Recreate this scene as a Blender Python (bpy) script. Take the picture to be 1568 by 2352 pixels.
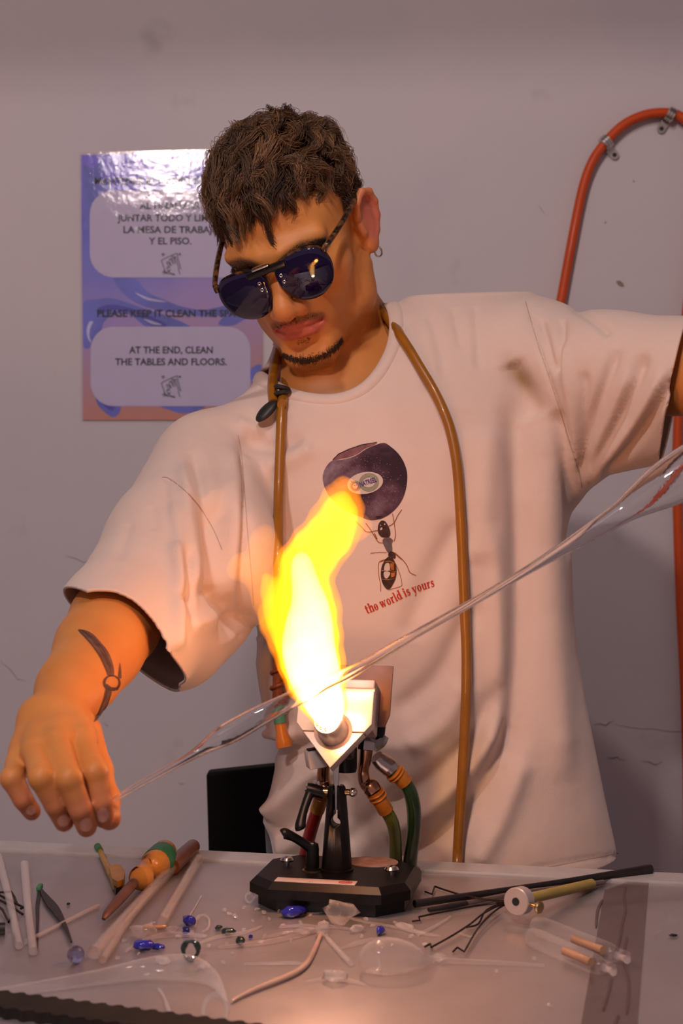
import bpy, bmesh, math, random, colorsys
import numpy as np
from mathutils import Vector, Matrix, Euler
from mathutils.bvhtree import BVHTree
from mathutils.geometry import tessellate_polygon

for _o in list(bpy.data.objects):
    bpy.data.objects.remove(_o, do_unlink=True)
SC = bpy.context.scene
COL = SC.collection
random.seed(7)
RNG = np.random.default_rng(7)
R_ = math.radians

# ------------------------------------------------------------------ camera
FPX = 3300.0                      # focal length in pixels of the 1568 x 2352 frame
CAMZ = 1.20
cd = bpy.data.cameras.new('camera')
cd.sensor_fit = 'HORIZONTAL'
cd.sensor_width = 24.0
cd.lens = 24.0 * FPX / 1568.0
cd.clip_start = 0.02
cd.dof.use_dof = True
cd.dof.focus_distance = 1.40
cd.dof.aperture_fstop = 8.0
cam = bpy.data.objects.new('camera', cd)
COL.objects.link(cam)
cam.location = (0, 0, CAMZ)
cam.rotation_euler = (R_(90), 0, 0)
SC.camera = cam

# ------------------------------------------------------------------ colour management
SC.view_settings.view_transform = 'Standard'
SC.view_settings.look = 'None'
SC.view_settings.exposure = 0.0
SC.view_settings.gamma = 1.0
SC.view_settings.use_curve_mapping = False
SC.cycles.use_denoising = True
SC.cycles.transparent_max_bounces = 24
SC.cycles.max_bounces = 9
SC.cycles.transmission_bounces = 9
SC.cycles.glossy_bounces = 3
SC.cycles.diffuse_bounces = 2
SC.cycles.use_adaptive_sampling = True
SC.cycles.adaptive_threshold = 0.035
SC.cycles.adaptive_min_samples = 12
SC.cycles.sample_clamp_indirect = 4.0
SC.cycles.caustics_reflective = False
SC.cycles.caustics_refractive = False

# ------------------------------------------------------------------ world: dim room fill
w = bpy.data.worlds.new('world'); SC.world = w; w.use_nodes = True
w.node_tree.nodes['Background'].inputs[0].default_value = (1.0, 0.68, 0.69, 1)
w.node_tree.nodes['Background'].inputs[1].default_value = 0.27

# ------------------------------------------------------------------ lamps of the room
def area_lamp(name, loc, target, sx, sy, power, color):
    l = bpy.data.lights.new(name, 'AREA'); l.shape = 'RECTANGLE'
    l.size = sx; l.size_y = sy; l.energy = power; l.color = color
    o = bpy.data.objects.new(name, l); COL.objects.link(o)
    o.location = loc
    o.rotation_euler = (Vector(target) - Vector(loc)).to_track_quat('-Z', 'Y').to_euler()
    return o
# ceiling panel behind and left of the photographer (its glare sits on the laminated notice)
area_lamp('ceiling_panel_light', (-0.60, -0.55, 2.45), (0.1, 1.6, 1.15), 0.21, 0.10, 18.5, (1.0, 0.83, 0.80))
# ceiling downlight over the bench; an added, unseen beam cuts its light off along the upper wall
sp = bpy.data.lights.new('ceiling_downlight', 'SPOT')
sp.energy = 22.0; sp.color = (1.0, 0.84, 0.80); sp.shadow_soft_size = 0.035
sp.spot_size = R_(150); sp.spot_blend = 0.3
spo = bpy.data.objects.new('ceiling_downlight', sp); COL.objects.link(spo)
spo.location = (-0.12, 0.55, 2.55)
spo.rotation_euler = (Vector((0.15, 1.35, 1.0)) - Vector(spo.location)).to_track_quat('-Z', 'Y').to_euler()

# ------------------------------------------------------------------ helpers: placing
def P(px, py, d):
    """world point seen at pixel (px, py) of the 1568x2352 frame at depth d (metres along +Y)"""
    return Vector(((px - 784.0) / FPX * d, d, CAMZ - (py - 1176.0) / FPX * d))
TZ = 0.85                                    # bench top height
def T(px, py, h=0.0):
    """point on the bench top (raised by h) seen at pixel"""
    d = (CAMZ - TZ - h) * FPX / (py - 1176.0)
    return P(px, py, d)

# ------------------------------------------------------------------ helpers: materials
def nodes_of(name):
    m = bpy.data.materials.new(name); m.use_nodes = True
    nt = m.node_tree
    return m, nt, nt.nodes, nt.links, nt.nodes['Principled BSDF']
def lin(c):
    return tuple(((x / 12.92) if x <= 0.04045 else ((x + 0.055) / 1.055) ** 2.4) for x in c)
def rgb(r, g, b):
    return lin((r / 255.0, g / 255.0, b / 255.0)) + (1.0,)
def pmat(name, color, rough=0.5, metal=0.0, var=0.08, scale=40.0, bump=0.0, bscale=200.0, coat=0.0,
         trans=0.0, ior=1.45, sss=0.0, spec=0.5, alpha=1.0, stretch=(1, 1, 1)):
    m, nt, N, L, b = nodes_of(name)
    tc = N.new('ShaderNodeTexCoord')
    mp = N.new('ShaderNodeMapping'); mp.inputs['Scale'].default_value = stretch
    L.new(tc.outputs['Object'], mp.inputs['Vector'])
    nz = N.new('ShaderNodeTexNoise'); nz.inputs['Scale'].default_value = scale; nz.inputs['Detail'].default_value = 4
    L.new(mp.outputs[0], nz.inputs['Vector'])
    cr = N.new('ShaderNodeMix'); cr.data_type = 'RGBA'; cr.blend_type = 'MULTIPLY'
    cr.inputs[0].default_value = 1.0
    rm = N.new('ShaderNodeMapRange'); rm.inputs[1].default_value = 0.3; rm.inputs[2].default_value = 0.7
    rm.inputs[3].default_value = 1 - var; rm.inputs[4].default_value = 1 + var
    L.new(nz.outputs[0], rm.inputs[0])
    cb = N.new('ShaderNodeCombineColor')
    for i in range(3): L.new(rm.outputs[0], cb.inputs[i])
    cr.inputs[6].default_value = color
    L.new(cb.outputs[0], cr.inputs[7])
    L.new(cr.outputs[2], b.inputs['Base Color'])
    b.inputs['Roughness'].default_value = rough
    b.inputs['Metallic'].default_value = metal
    b.inputs['IOR'].default_value = ior
    b.inputs['Coat Weight'].default_value = coat
    b.inputs['Coat Roughness'].default_value = 0.08
    b.inputs['Transmission Weight'].default_value = trans
    b.inputs['Specular IOR Level'].default_value = spec
    b.inputs['Subsurface Weight'].default_value = sss
    b.inputs['Alpha'].default_value = alpha
    if sss > 0:
        b.inputs['Subsurface Radius'].default_value = (0.012, 0.004, 0.002)
        b.inputs['Subsurface Scale'].default_value = 0.6
    if bump > 0:
        n2 = N.new('ShaderNodeTexNoise'); n2.inputs['Scale'].default_value = bscale; n2.inputs['Detail'].default_value = 5
        L.new(tc.outputs['Object'], n2.inputs['Vector'])
        bp = N.new('ShaderNodeBump'); bp.inputs['Strength'].default_value = bump; bp.inputs['Distance'].default_value = 0.002
        L.new(n2.outputs[0], bp.inputs['Height']); L.new(bp.outputs[0], b.inputs['Normal'])
    return m
def thin_glass(name, tint=(1, 1, 1), refl=1.0, rough=0.02):
    """wall of a hollow vessel: lets light straight through, mirrors more at grazing angles"""
    m = bpy.data.materials.new(name); m.use_nodes = True
    nt = m.node_tree; N = nt.nodes; L = nt.links
    N.remove(N['Principled BSDF'])
    out = N['Material Output']
    tr = N.new('ShaderNodeBsdfTransparent'); tr.inputs[0].default_value = tuple(tint) + (1,)
    gl = N.new('ShaderNodeBsdfGlossy'); gl.inputs['Roughness'].default_value = rough
    lw = N.new('ShaderNodeLayerWeight'); lw.inputs['Blend'].default_value = 0.5
    pw = N.new('ShaderNodeMath'); pw.operation = 'POWER'; pw.inputs[1].default_value = 4.0; L.new(lw.outputs['Facing'], pw.inputs[0])
    fr = N.new('ShaderNodeMath'); fr.operation = 'MULTIPLY_ADD'; fr.inputs[1].default_value = 0.62; fr.inputs[2].default_value = 0.04; L.new(pw.outputs[0], fr.inputs[0])
    nz = N.new('ShaderNodeTexNoise'); nz.inputs['Scale'].default_value = 60
    bp = N.new('ShaderNodeBump'); bp.inputs['Strength'].default_value = 0.12; bp.inputs['Distance'].default_value = 0.002
    L.new(nz.outputs[0], bp.inputs['Height']); L.new(bp.outputs[0], gl.inputs['Normal'])
    mu = N.new('ShaderNodeMath'); mu.operation = 'MULTIPLY'; mu.inputs[1].default_value = refl; mu.use_clamp = True
    L.new(fr.outputs[0], mu.inputs[0])
    mx = N.new('ShaderNodeMixShader')
    L.new(mu.outputs[0], mx.inputs[0]); L.new(tr.outputs[0], mx.inputs[1]); L.new(gl.outputs[0], mx.inputs[2])
    L.new(mx.outputs[0], out.inputs['Surface'])
    return m
def edge_glass(name, color, a0, a1, rough=0.07, power=2.5):
    """clear glass of small pieces: see-through face on, milky bright towards its outline"""
    m, nt, N, L, b = nodes_of(name)
    tc = N.new('ShaderNodeTexCoord'); nz = N.new('ShaderNodeTexNoise'); nz.inputs['Scale'].default_value = 180; nz.inputs['Detail'].default_value = 3
    L.new(tc.outputs['Object'], nz.inputs['Vector'])
    mx = N.new('ShaderNodeMix'); mx.data_type = 'RGBA'; mx.inputs[6].default_value = tuple(c * 0.9 for c in color[:3]) + (1,); mx.inputs[7].default_value = color
    L.new(nz.outputs[0], mx.inputs[0]); L.new(mx.outputs[2], b.inputs['Base Color'])
    b.inputs['Roughness'].default_value = rough; b.inputs['Specular IOR Level'].default_value = 1.0
    b.inputs['Coat Weight'].default_value = 1.0; b.inputs['Coat Roughness'].default_value = 0.06; b.inputs['Coat IOR'].default_value = 1.8
    lw = N.new('ShaderNodeLayerWeight'); lw.inputs['Blend'].default_value = 0.5
    pw = N.new('ShaderNodeMath'); pw.operation = 'POWER'; pw.inputs[1].default_value = power; L.new(lw.outputs['Facing'], pw.inputs[0])
    ma = N.new('ShaderNodeMath'); ma.operation = 'MULTIPLY_ADD'; ma.inputs[1].default_value = a1 - a0; ma.inputs[2].default_value = a0; ma.use_clamp = True
    L.new(pw.outputs[0], ma.inputs[0]); L.new(ma.outputs[0], b.inputs['Alpha'])
    bp = N.new('ShaderNodeBump'); bp.inputs['Strength'].default_value = 0.25; bp.inputs['Distance'].default_value = 0.001
    L.new(nz.outputs[0], bp.inputs['Height']); L.new(bp.outputs[0], b.inputs['Normal'])
    return m
def solid_glass(name, color=(1, 1, 1, 1), rough=0.0, ior=1.47):
    m, nt, N, L, b = nodes_of(name)
    b.inputs['Base Color'].default_value = color
    b.inputs['Roughness'].default_value = rough
    b.inputs['Transmission Weight'].default_value = 1.0
    b.inputs['IOR'].default_value = ior
    nz = N.new('ShaderNodeTexNoise'); nz.inputs['Scale'].default_value = 90
    bp = N.new('ShaderNodeBump'); bp.inputs['Strength'].default_value = 0.08; bp.inputs['Distance'].default_value = 0.002
    L.new(nz.outputs[0], bp.inputs['Height']); L.new(bp.outputs[0], b.inputs['Normal'])
    return m

# ------------------------------------------------------------------ helpers: objects and meshes
def setp(o, label=None, cat=None, group=None, kind=None):
    if label: o['label'] = label
    if cat: o['category'] = cat
    if group: o['group'] = group
    if kind: o['kind'] = kind
    return o
def empty(name, loc=(0, 0, 0), rz=0.0, label=None, cat=None, group=None):
    o = bpy.data.objects.new(name, None); COL.objects.link(o)
    o.empty_display_size = 0.02
    o.location = loc; o.rotation_euler = (0, 0, rz)
    bpy.context.view_layer.update()
    return setp(o, label, cat, group)
def link(name, me, mat, parent=None, world=True, smooth=True):
    """me holds world coordinates if world is True, else coordinates of the parent"""
    o = bpy.data.objects.new(name, me); COL.objects.link(o)
    if mat is not None:
        me.materials.append(mat)
    if smooth is True:
        me.polygons.foreach_set('use_smooth', [True] * len(me.polygons))
    elif smooth:
        try: me.shade_smooth_by_angle(angle=smooth)
        except Exception:
            me.polygons.foreach_set('use_smooth', [True] * len(me.polygons))
            me.set_sharp_from_angle(angle=smooth)
    if parent is not None:
        o.parent = parent
        if world:
            bpy.context.view_layer.update()
            o.matrix_parent_inverse = parent.matrix_world.inverted()
    return o
SM = R_(35)
class MB:
    """collects vertices and faces; build() links them as one mesh object"""
    def __init__(s): s.v = []; s.f = []
    def add(s, vs, fs, M=None):
        n = len(s.v)
        s.v += [tuple(M @ Vector(q)) if M is not None else tuple(q) for q in vs]
        s.f += [tuple(i + n for i in f) for f in fs]
        return s
    def box(s, c, size, M=None, bev=0.0):
        x, y, z = c; a, b, h = size[0] / 2, size[1] / 2, size[2] / 2
        if bev <= 0:
            vs = [(x + i * a, y + j * b, z + k * h) for k in (-1, 1) for j in (-1, 1) for i in (-1, 1)]
            return s.add(vs, [(0, 2, 3, 1), (4, 5, 7, 6), (0, 1, 5, 4), (2, 6, 7, 3), (0, 4, 6, 2), (1, 3, 7, 5)], M)
        bm = bmesh.new(); bmesh.ops.create_cube(bm, size=1)
        bmesh.ops.scale(bm, vec=size, verts=bm.verts); bmesh.ops.translate(bm, vec=c, verts=bm.verts)
        bmesh.ops.bevel(bm, geom=list(bm.edges), offset=bev, segments=2, affect='EDGES', profile=0.5)
        bm.verts.index_update()
        s.add([v.co.copy() for v in bm.verts], [tuple(v.index for v in f.verts) for f in bm.faces], M); bm.free()
        return s
    def prism(s, poly, y0, y1, M=None, bev=0.0):
        """poly in (x, z), extruded along y from y0 to y1"""
        n = len(poly)
        if bev <= 0:
            vs = [(a, y0, b) for a, b in poly] + [(a, y1, b) for a, b in poly]
            fs = [tuple(range(n)), tuple(range(2 * n - 1, n - 1, -1))] + [(i, n + i, n + (i + 1) % n, (i + 1) % n) for i in range(n)]
            return s.add(vs, fs, M)
        bm = bmesh.new()
        f0 = bm.faces.new([bm.verts.new((a, y0, b)) for a, b in poly])
        r = bmesh.ops.extrude_face_region(bm, geom=[f0])
        bmesh.ops.translate(bm, vec=(0, y1 - y0, 0), verts=[e for e in r['geom'] if isinstance(e, bmesh.types.BMVert)])
        bmesh.ops.recalc_face_normals(bm, faces=bm.faces)
        bmesh.ops.bevel(bm, geom=list(bm.edges), offset=bev, segments=2, affect='EDGES', profile=0.5)
        bm.verts.index_update()
        s.add([v.co.copy() for v in bm.verts], [tuple(v.index for v in f.verts) for f in bm.faces], M); bm.free()
        return s
    def lathe(s, prof, n=24, M=None, cap=True):
        """prof: list of (radius, z) turned round z"""
        vs = []; fs = []
        for r, z in prof:
            for i in range(n):
                a = 2 * math.pi * i / n
                vs.append((r * math.cos(a), r * math.sin(a), z))
        for j in range(len(prof) - 1):
            for i in range(n):
                fs.append((j * n + i, j * n + (i + 1) % n, (j + 1) * n + (i + 1) % n, (j + 1) * n + i))
        if cap:
            if prof[0][0] > 1e-6: fs.append(tuple(range(n - 1, -1, -1)))
            if prof[-1][0] > 1e-6: fs.append(tuple((len(prof) - 1) * n + i for i in range(n)))
        return s.add(vs, fs, M)
    def tube(s, path, rad, n=12, cap=True, flat=1.0, up=None):
        """sweep a circle along a path; rad a number or a list"""
        pts = [Vector(p) for p in path]; m = len(pts)
        rs = [rad] * m if isinstance(rad, (int, float)) else list(rad)
        tang = []
        for i in range(m):
            a = pts[max(0, i - 1)]; b = pts[min(m - 1, i + 1)]
            t = (b - a); tang.append(t.normalized() if t.length > 1e-9 else Vector((0, 0, 1)))
        u = Vector(up) if up is not None else (Vector((0, 0, 1)) if abs(tang[0].z) < 0.9 else Vector((1, 0, 0)))
        vs = []; fs = []
        nrm = (u - tang[0] * u.dot(tang[0])).normalized()
        for i in range(m):
            nrm = (nrm - tang[i] * nrm.dot(tang[i]))
            nrm = nrm.normalized() if nrm.length > 1e-9 else tang[i].orthogonal().normalized()
            bi = tang[i].cross(nrm)
            for k in range(n):
                a = 2 * math.pi * k / n
                vs.append(pts[i] + (nrm * math.cos(a) * flat + bi * math.sin(a)) * rs[i])
        for j in range(m - 1):
            for i in range(n):
                fs.append((j * n + i, (j + 1) * n + i, (j + 1) * n + (i + 1) % n, j * n + (i + 1) % n))
        if cap:
            fs.append(tuple(range(n))); fs.append(tuple((m - 1) * n + i for i in range(n - 1, -1, -1)))
        return s.add(vs, fs)
    def sphere(s, c, r, nu=14, nv=9, M=None, sq=(1, 1, 1)):
        vs = [(c[0], c[1], c[2] + r * sq[2])]; fs = []
        for j in range(1, nv):
            th = math.pi * j / nv
            for i in range(nu):
                a = 2 * math.pi * i / nu
                vs.append((c[0] + r * sq[0] * math.sin(th) * math.cos(a), c[1] + r * sq[1] * math.sin(th) * math.sin(a), c[2] + r * sq[2] * math.cos(th)))
        vs.append((c[0], c[1], c[2] - r * sq[2])); e = len(vs) - 1
        for i in range(nu):
            fs.append((0, 1 + i, 1 + (i + 1) % nu))
            fs.append((e, e - nu + (i + 1) % nu, e - nu + i))
        for j in range(nv - 2):
            for i in range(nu):
                a = 1 + j * nu + i; b = 1 + j * nu + (i + 1) % nu
                fs.append((a, a + nu, b + nu, b))
        return s.add(vs, fs, M)
    def mesh(s, name):
        me = bpy.data.meshes.new(name); me.from_pydata(s.v, [], s.f); me.update()
        bm = bmesh.new(); bm.from_mesh(me); bmesh.ops.recalc_face_normals(bm, faces=bm.faces); bm.to_mesh(me); bm.free()
        return me
    def build(s, name, mat, parent=None, world=True, smooth=SM):
        return link(name, s.mesh(name), mat, parent, world, smooth)
def spline(pts, n=8, closed=False):
    """Catmull-Rom through points of any dimension"""
    p = [np.array(q, float) for q in pts]; m = len(p); out = []
    rng = range(m) if closed else range(m - 1)
    for i in rng:
        if closed: p0, p1, p2, p3 = p[(i - 1) % m], p[i], p[(i + 1) % m], p[(i + 2) % m]
        else: p0, p1, p2, p3 = p[max(0, i - 1)], p[i], p[i + 1], p[min(m - 1, i + 2)]
        for k in range(n):
            t = k / n
            out.append(0.5 * ((2 * p1) + (p2 - p0) * t + (2 * p0 - 5 * p1 + 4 * p2 - p3) * t * t + (3 * p1 - p0 - 3 * p2 + p3) * t ** 3))
    if not closed: out.append(p[-1])
    return out
def frame(o, z, x=None):
    """matrix at o with local z along z"""
    z = Vector(z).normalized()
    x = Vector(x) if x is not None else (Vector((1, 0, 0)) if abs(z.x) < 0.9 else Vector((0, 1, 0)))
    x = (x - z * x.dot(z)).normalized(); y = z.cross(x)
    M = Matrix((x, y, z)).transposed().to_4x4(); M.translation = Vector(o)
    return M

# ------------------------------------------------------------------ helpers: implicit surfaces
class SDF:
    def __init__(s): s.ops = []
    def cone(s, a, b, r1, r2, k=0.01, sub=False):
        a = np.array(a, np.float32); b = np.array(b, np.float32)
        ba = b - a; l2 = np.float32(float(ba @ ba) + 1e-12); r1 = np.float32(r1); r2 = np.float32(r2)
        def fn(p):
            q = p - a
            dt = q @ ba
            t = np.clip(dt / l2, 0, 1)
            d2 = np.einsum('ij,ij->i', q, q) - t * (2 * dt - t * l2)
            return np.sqrt(np.maximum(d2, 0)) - (r1 + (r2 - r1) * t)
        s.ops.append((fn, (a + b) / 2, math.sqrt(l2) / 2 + float(max(r1, r2)), k, sub)); return s
    def chain(s, pts, rs, k=0.01):
        for i in range(len(pts) - 1): s.cone(pts[i], pts[i + 1], rs[i], rs[i + 1], k)
        return s
    def ell(s, c, r, Rm=None, k=0.01, sub=False):
        c = np.array(c, np.float32); r = np.array(r, np.float32)
        Ri = np.array(Rm, np.float32).T if Rm is not None else None      # world -> local
        def fn(p):
            q = p - c
            if Ri is not None: q = q @ Ri.T
            q = q / r; k0 = np.sqrt(np.einsum('ij,ij->i', q, q)); q = q / r; k1 = np.sqrt(np.einsum('ij,ij->i', q, q)) + 1e-9
            return k0 * (k0 - 1) / k1
        s.ops.append((fn, c, float(r.max()), k, sub)); return s
    def func(s, fn, c, R, k=0.01, sub=False):
        s.ops.append((fn, np.array(c, np.float32), R, k, sub)); return s
    def eval(s, p, ops=None):
        d = np.full(len(p), 0.08, np.float32)
        for fn, c, R, k, sub in (s.ops if ops is None else ops):
            e = fn(p).astype(np.float32)
            if sub:
                e = -e
                h = np.clip(0.5 - 0.5 * (e - d) / k, 0, 1) if False else np.clip(0.5 + 0.5 * (e - d) / k, 0, 1)
                d = d * (1 - h) + e * h + k * h * (1 - h)
            else:
                h = np.clip(0.5 + 0.5 * (d - e) / k, 0, 1)
                d = d * (1 - h) + e * h - k * h * (1 - h)
        return d
    def mesh(s, lo, hi, vox, smooth=1, B=16):
        """surface nets, block by block, welded through the global cell index"""
        lo = np.array(lo, np.float32); hi = np.array(hi, np.float32)
        nb = np.maximum(1, np.ceil((hi - lo) / (vox * B)).astype(int)); n = nb * B + 2
        half = vox * (B + 2) * 0.8661
        ax = np.arange(-1, B + 1) * vox
        g = np.stack(np.meshgrid(ax, ax, ax, indexing='ij'), -1).reshape(-1, 3).astype(np.float32)
        cs = np.array([op[1] for op in s.ops]); rs = np.array([op[2] + op[3] for op in s.ops])
        bi = np.stack(np.meshgrid(*[np.arange(q) for q in nb], indexing='ij'), -1).reshape(-1, 3)
        bc = (lo + (bi + 0.5) * (vox * B)).astype(np.float32)
        dc = s.eval(bc)
        act = np.abs(dc) < half * 1.5 + 0.012
        ids = []; pos = []; quads = []
        for b, c in zip(bi[act], bc[act]):
            near = np.linalg.norm(cs - c, axis=1) < rs + half + 0.02
            ops = [op for op, q in zip(s.ops, near) if q]
            if not ops or all(op[4] for op in ops): continue
            V = s.eval(g + (lo + b * (vox * B)).astype(np.float32), ops).reshape(B + 2, B + 2, B + 2)
            mn = V.min(); mx = V.max()
            if mn >= 0 or mx < 0: continue
            cid, p, q = surface_nets(V)
            gi = cid + b * B                                   # global cell index (shifted by the pad)
            key = (gi[:, 0].astype(np.int64) * n[1] + gi[:, 1]) * n[2] + gi[:, 2]
            ids.append(key); pos.append((p - 1) * vox + lo + b * (vox * B)); quads.append(key[q])
        ids = np.concatenate(ids); pos = np.concatenate(pos); quads = np.concatenate(quads)
        u, first = np.unique(ids, return_index=True)
        F = np.searchsorted(u, quads)
        V = pos[first].astype(np.float64)
        used = np.unique(F); mp = np.full(len(V), -1); mp[used] = np.arange(len(used))
        V = V[used]; F = mp[F]
        return relax(V, F, smooth), F
_OFFS = [(a, b, c) for a in (0, 1) for b in (0, 1) for c in (0, 1)]
_OA = np.array(_OFFS, np.float32)
_EDG = [(i, j) for i in range(8) for j in range(i + 1, 8) if bin(i ^ j).count('1') == 1]
def surface_nets(V):
    """one padded block: (cell index, position in voxels, quads between those cells)"""
    ins = V < 0
    nx, ny, nz = V.shape
    cnt = np.zeros((nx - 1, ny - 1, nz - 1), np.int8)
    for a, b, c in _OFFS: cnt += ins[a:nx - 1 + a, b:ny - 1 + b, c:nz - 1 + c]
    I, J, K = np.nonzero((cnt > 0) & (cnt < 8))
    idm = np.full(cnt.shape, -1, np.int32); idm[I, J, K] = np.arange(len(I))
    vals = np.stack([V[I + a, J + b, K + c] for a, b, c in _OFFS], 1)
    acc = np.zeros((len(I), 3), np.float32); num = np.zeros(len(I), np.float32)
    for i, j in _EDG:
        vi, vj = vals[:, i], vals[:, j]
        m = (vi < 0) != (vj < 0)
        t = np.where(m, vi / np.where(m, vi - vj, 1), 0)
        acc += np.where(m[:, None], _OA[i] + (_OA[j] - _OA[i]) * t[:, None], 0); num += m
    cid = np.stack([I, J, K], 1)
    p = cid + acc / num[:, None]
    quads = []
    for ax in range(3):
        sl0 = [slice(1, -1)] * 3; sl1 = [slice(1, -1)] * 3
        sl1[ax] = slice(2, None)
        A = ins[tuple(sl0)]; Bm = ins[tuple(sl1)]
        i, j, k = np.nonzero(A != Bm)
        fl = A[i, j, k]
        idx = [i + 1, j + 1, k + 1]; u, v = (ax + 1) % 3, (ax + 2) % 3
        def cell(du, dv):
            q = [x.copy() for x in idx]; q[u] = q[u] - du; q[v] = q[v] - dv
            return idm[q[0], q[1], q[2]]
        q = np.stack([cell(1, 1), cell(0, 1), cell(0, 0), cell(1, 0)], 1)
        q[~fl] = q[~fl][:, ::-1]
        quads.append(q)
    F = np.concatenate(quads)
    return cid, p, F[(F >= 0).all(1)]
def relax(verts, F, it, lam=0.5):
    if it <= 0: return verts
    E = np.concatenate([F[:, [i, (i + 1) % F.shape[1]]] for i in range(F.shape[1])])
    n = len(verts)
    for _ in range(it):
        s = np.zeros((n, 3)); c = np.zeros(n)
        for a, b in ((0, 1), (1, 0)):
            for k in range(3): s[:, k] += np.bincount(E[:, a], verts[E[:, b], k], n)
            c += np.bincount(E[:, a], minlength=n)
        avg = s / np.maximum(c, 1)[:, None]
        verts = verts * (1 - lam) + avg * lam
    return verts
def np_mesh(name, V, F):
    me = bpy.data.meshes.new(name)
    k = F.shape[1]
    me.vertices.add(len(V)); me.vertices.foreach_set('co', np.asarray(V, np.float32).ravel())
    me.loops.add(F.size); me.loops.foreach_set('vertex_index', F.astype(np.int32).ravel())
    me.polygons.add(len(F)); me.polygons.foreach_set('loop_start', np.arange(len(F), dtype=np.int32) * k)
    me.update(calc_edges=True); me.validate()
    return me
def vnormals(V, F):
    n = np.zeros_like(V)
    fn = np.cross(V[F[:, 2]] - V[F[:, 0]], V[F[:, 3 if F.shape[1] > 3 else 2]] - V[F[:, 1]])
    for i in range(F.shape[1]):
        for k in range(3): n[:, k] += np.bincount(F[:, i], fn[:, k], len(V))
    return n / (np.linalg.norm(n, axis=1, keepdims=True) + 1e-12)

# ------------------------------------------------------------------ helpers: flat prints
def poly_tris(outline):
    """triangulate a (possibly concave) outline of 2-D points"""
    t = tessellate_polygon([[Vector((float(a), float(b), 0)) for a, b in outline]])
    return [tuple(map(float, q[:2])) for q in outline], [tuple(x) for x in t]
def stroke2d(pts, w):
    """ribbon of a polyline; w a number or list of widths"""
    p = [np.array(q, float) for q in pts]; m = len(p)
    ws = [w] * m if isinstance(w, (int, float)) else list(w)
    vs = []; fs = []
    for i in range(m):
        t = p[min(m - 1, i + 1)] - p[max(0, i - 1)]
        t = t / (np.linalg.norm(t) + 1e-9); nr = np.array([-t[1], t[0]])
        vs += [tuple(p[i] + nr * ws[i] / 2), tuple(p[i] - nr * ws[i] / 2)]
    for i in range(m - 1): fs.append((2 * i, 2 * i + 1, 2 * i + 3, 2 * i + 2))
    return vs, fs
def text2d(s, size=1.0, bold=0.0, align='CENTER', shear=0.0, space=1.0):
    c = bpy.data.curves.new('t', 'FONT'); c.body = s; c.size = size; c.offset = bold * size
    c.align_x = align; c.shear = shear; c.space_character = space; c.resolution_u = 3
    o = bpy.data.objects.new('t', c); COL.objects.link(o)
    bpy.context.view_layer.update()
    me = o.to_mesh()
    vs = [(v.co.x, v.co.y) for v in me.vertices]; fs = [tuple(p.vertices) for p in me.polygons]
    o.to_mesh_clear(); bpy.data.objects.remove(o); bpy.data.curves.remove(c)
    return vs, fs
class D2:
    """2-D shapes collected in pixel units, then laid onto a surface"""
    def __init__(s): s.v = []; s.f = []
    def add(s, vf, fn=None):
        n = len(s.v)
        s.v += [tuple(fn(a, b)) if fn else (a, b) for a, b in vf[0]]
        s.f += [tuple(i + n for i in f) for f in vf[1]]
        return s
    def poly(s, outline, fn=None): return s.add(poly_tris(outline), fn)
    def stroke(s, pts, w, fn=None): return s.add(stroke2d(pts, w), fn)
    def lay(s, name, mapper, mat, parent, maxe=1e9, it=5):
        bm = bmesh.new()
        vs = [bm.verts.new((a, b, 0)) for a, b in s.v]
        for f in s.f:
            try: bm.faces.new([vs[i] for i in f])
            except Exception: pass
        for _ in range(it):
            long = [e for e in bm.edges if e.calc_length() > maxe]
            if not long: break
            bmesh.ops.subdivide_edges(bm, edges=long, cuts=1)
            bmesh.ops.triangulate(bm, faces=[f for f in bm.faces if len(f.verts) > 4])
        for v in bm.verts: v.co = mapper(v.co.x, v.co.y)
        me = bpy.data.meshes.new(name); bm.to_mesh(me); bm.free()
        return link(name, me, mat, parent, True, True)
def ray_mapper(bvh, off, dflt):
    """lays a print onto the mesh in bvh, where the line of sight of a pixel meets it"""
    cam0 = Vector((0, 0, CAMZ)); last = [dflt]
    def f(px, py):
        d = (P(px, py, 1.0) - cam0).normalized()
        loc, n, i, dist = bvh.ray_cast(cam0, d)
        if loc is None: return P(px, py, last[0])
        last[0] = loc.y
        if n.dot(d) > 0: n = -n
        return loc + n * off
    return f
def ellipse_pts(cx, cy, a, b, rot=0.0, n=28):
    c, s = math.cos(rot), math.sin(rot)
    return [(cx + a * math.cos(t) * c - b * math.sin(t) * s, cy + a * math.cos(t) * s + b * math.sin(t) * c) for t in [2 * math.pi * i / n for i in range(n)]]
def rrect(x0, y0, x1, y1, r, n=7):
    out = []
    for cx, cy, a0 in ((x1 - r, y1 - r, 0), (x0 + r, y1 - r, 90), (x0 + r, y0 + r, 180), (x1 - r, y0 + r, 270)):
        for i in range(n + 1):
            a = R_(a0 + 90 * i / n); out.append((cx + r * math.cos(a), cy + r * math.sin(a)))
    return out

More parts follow.
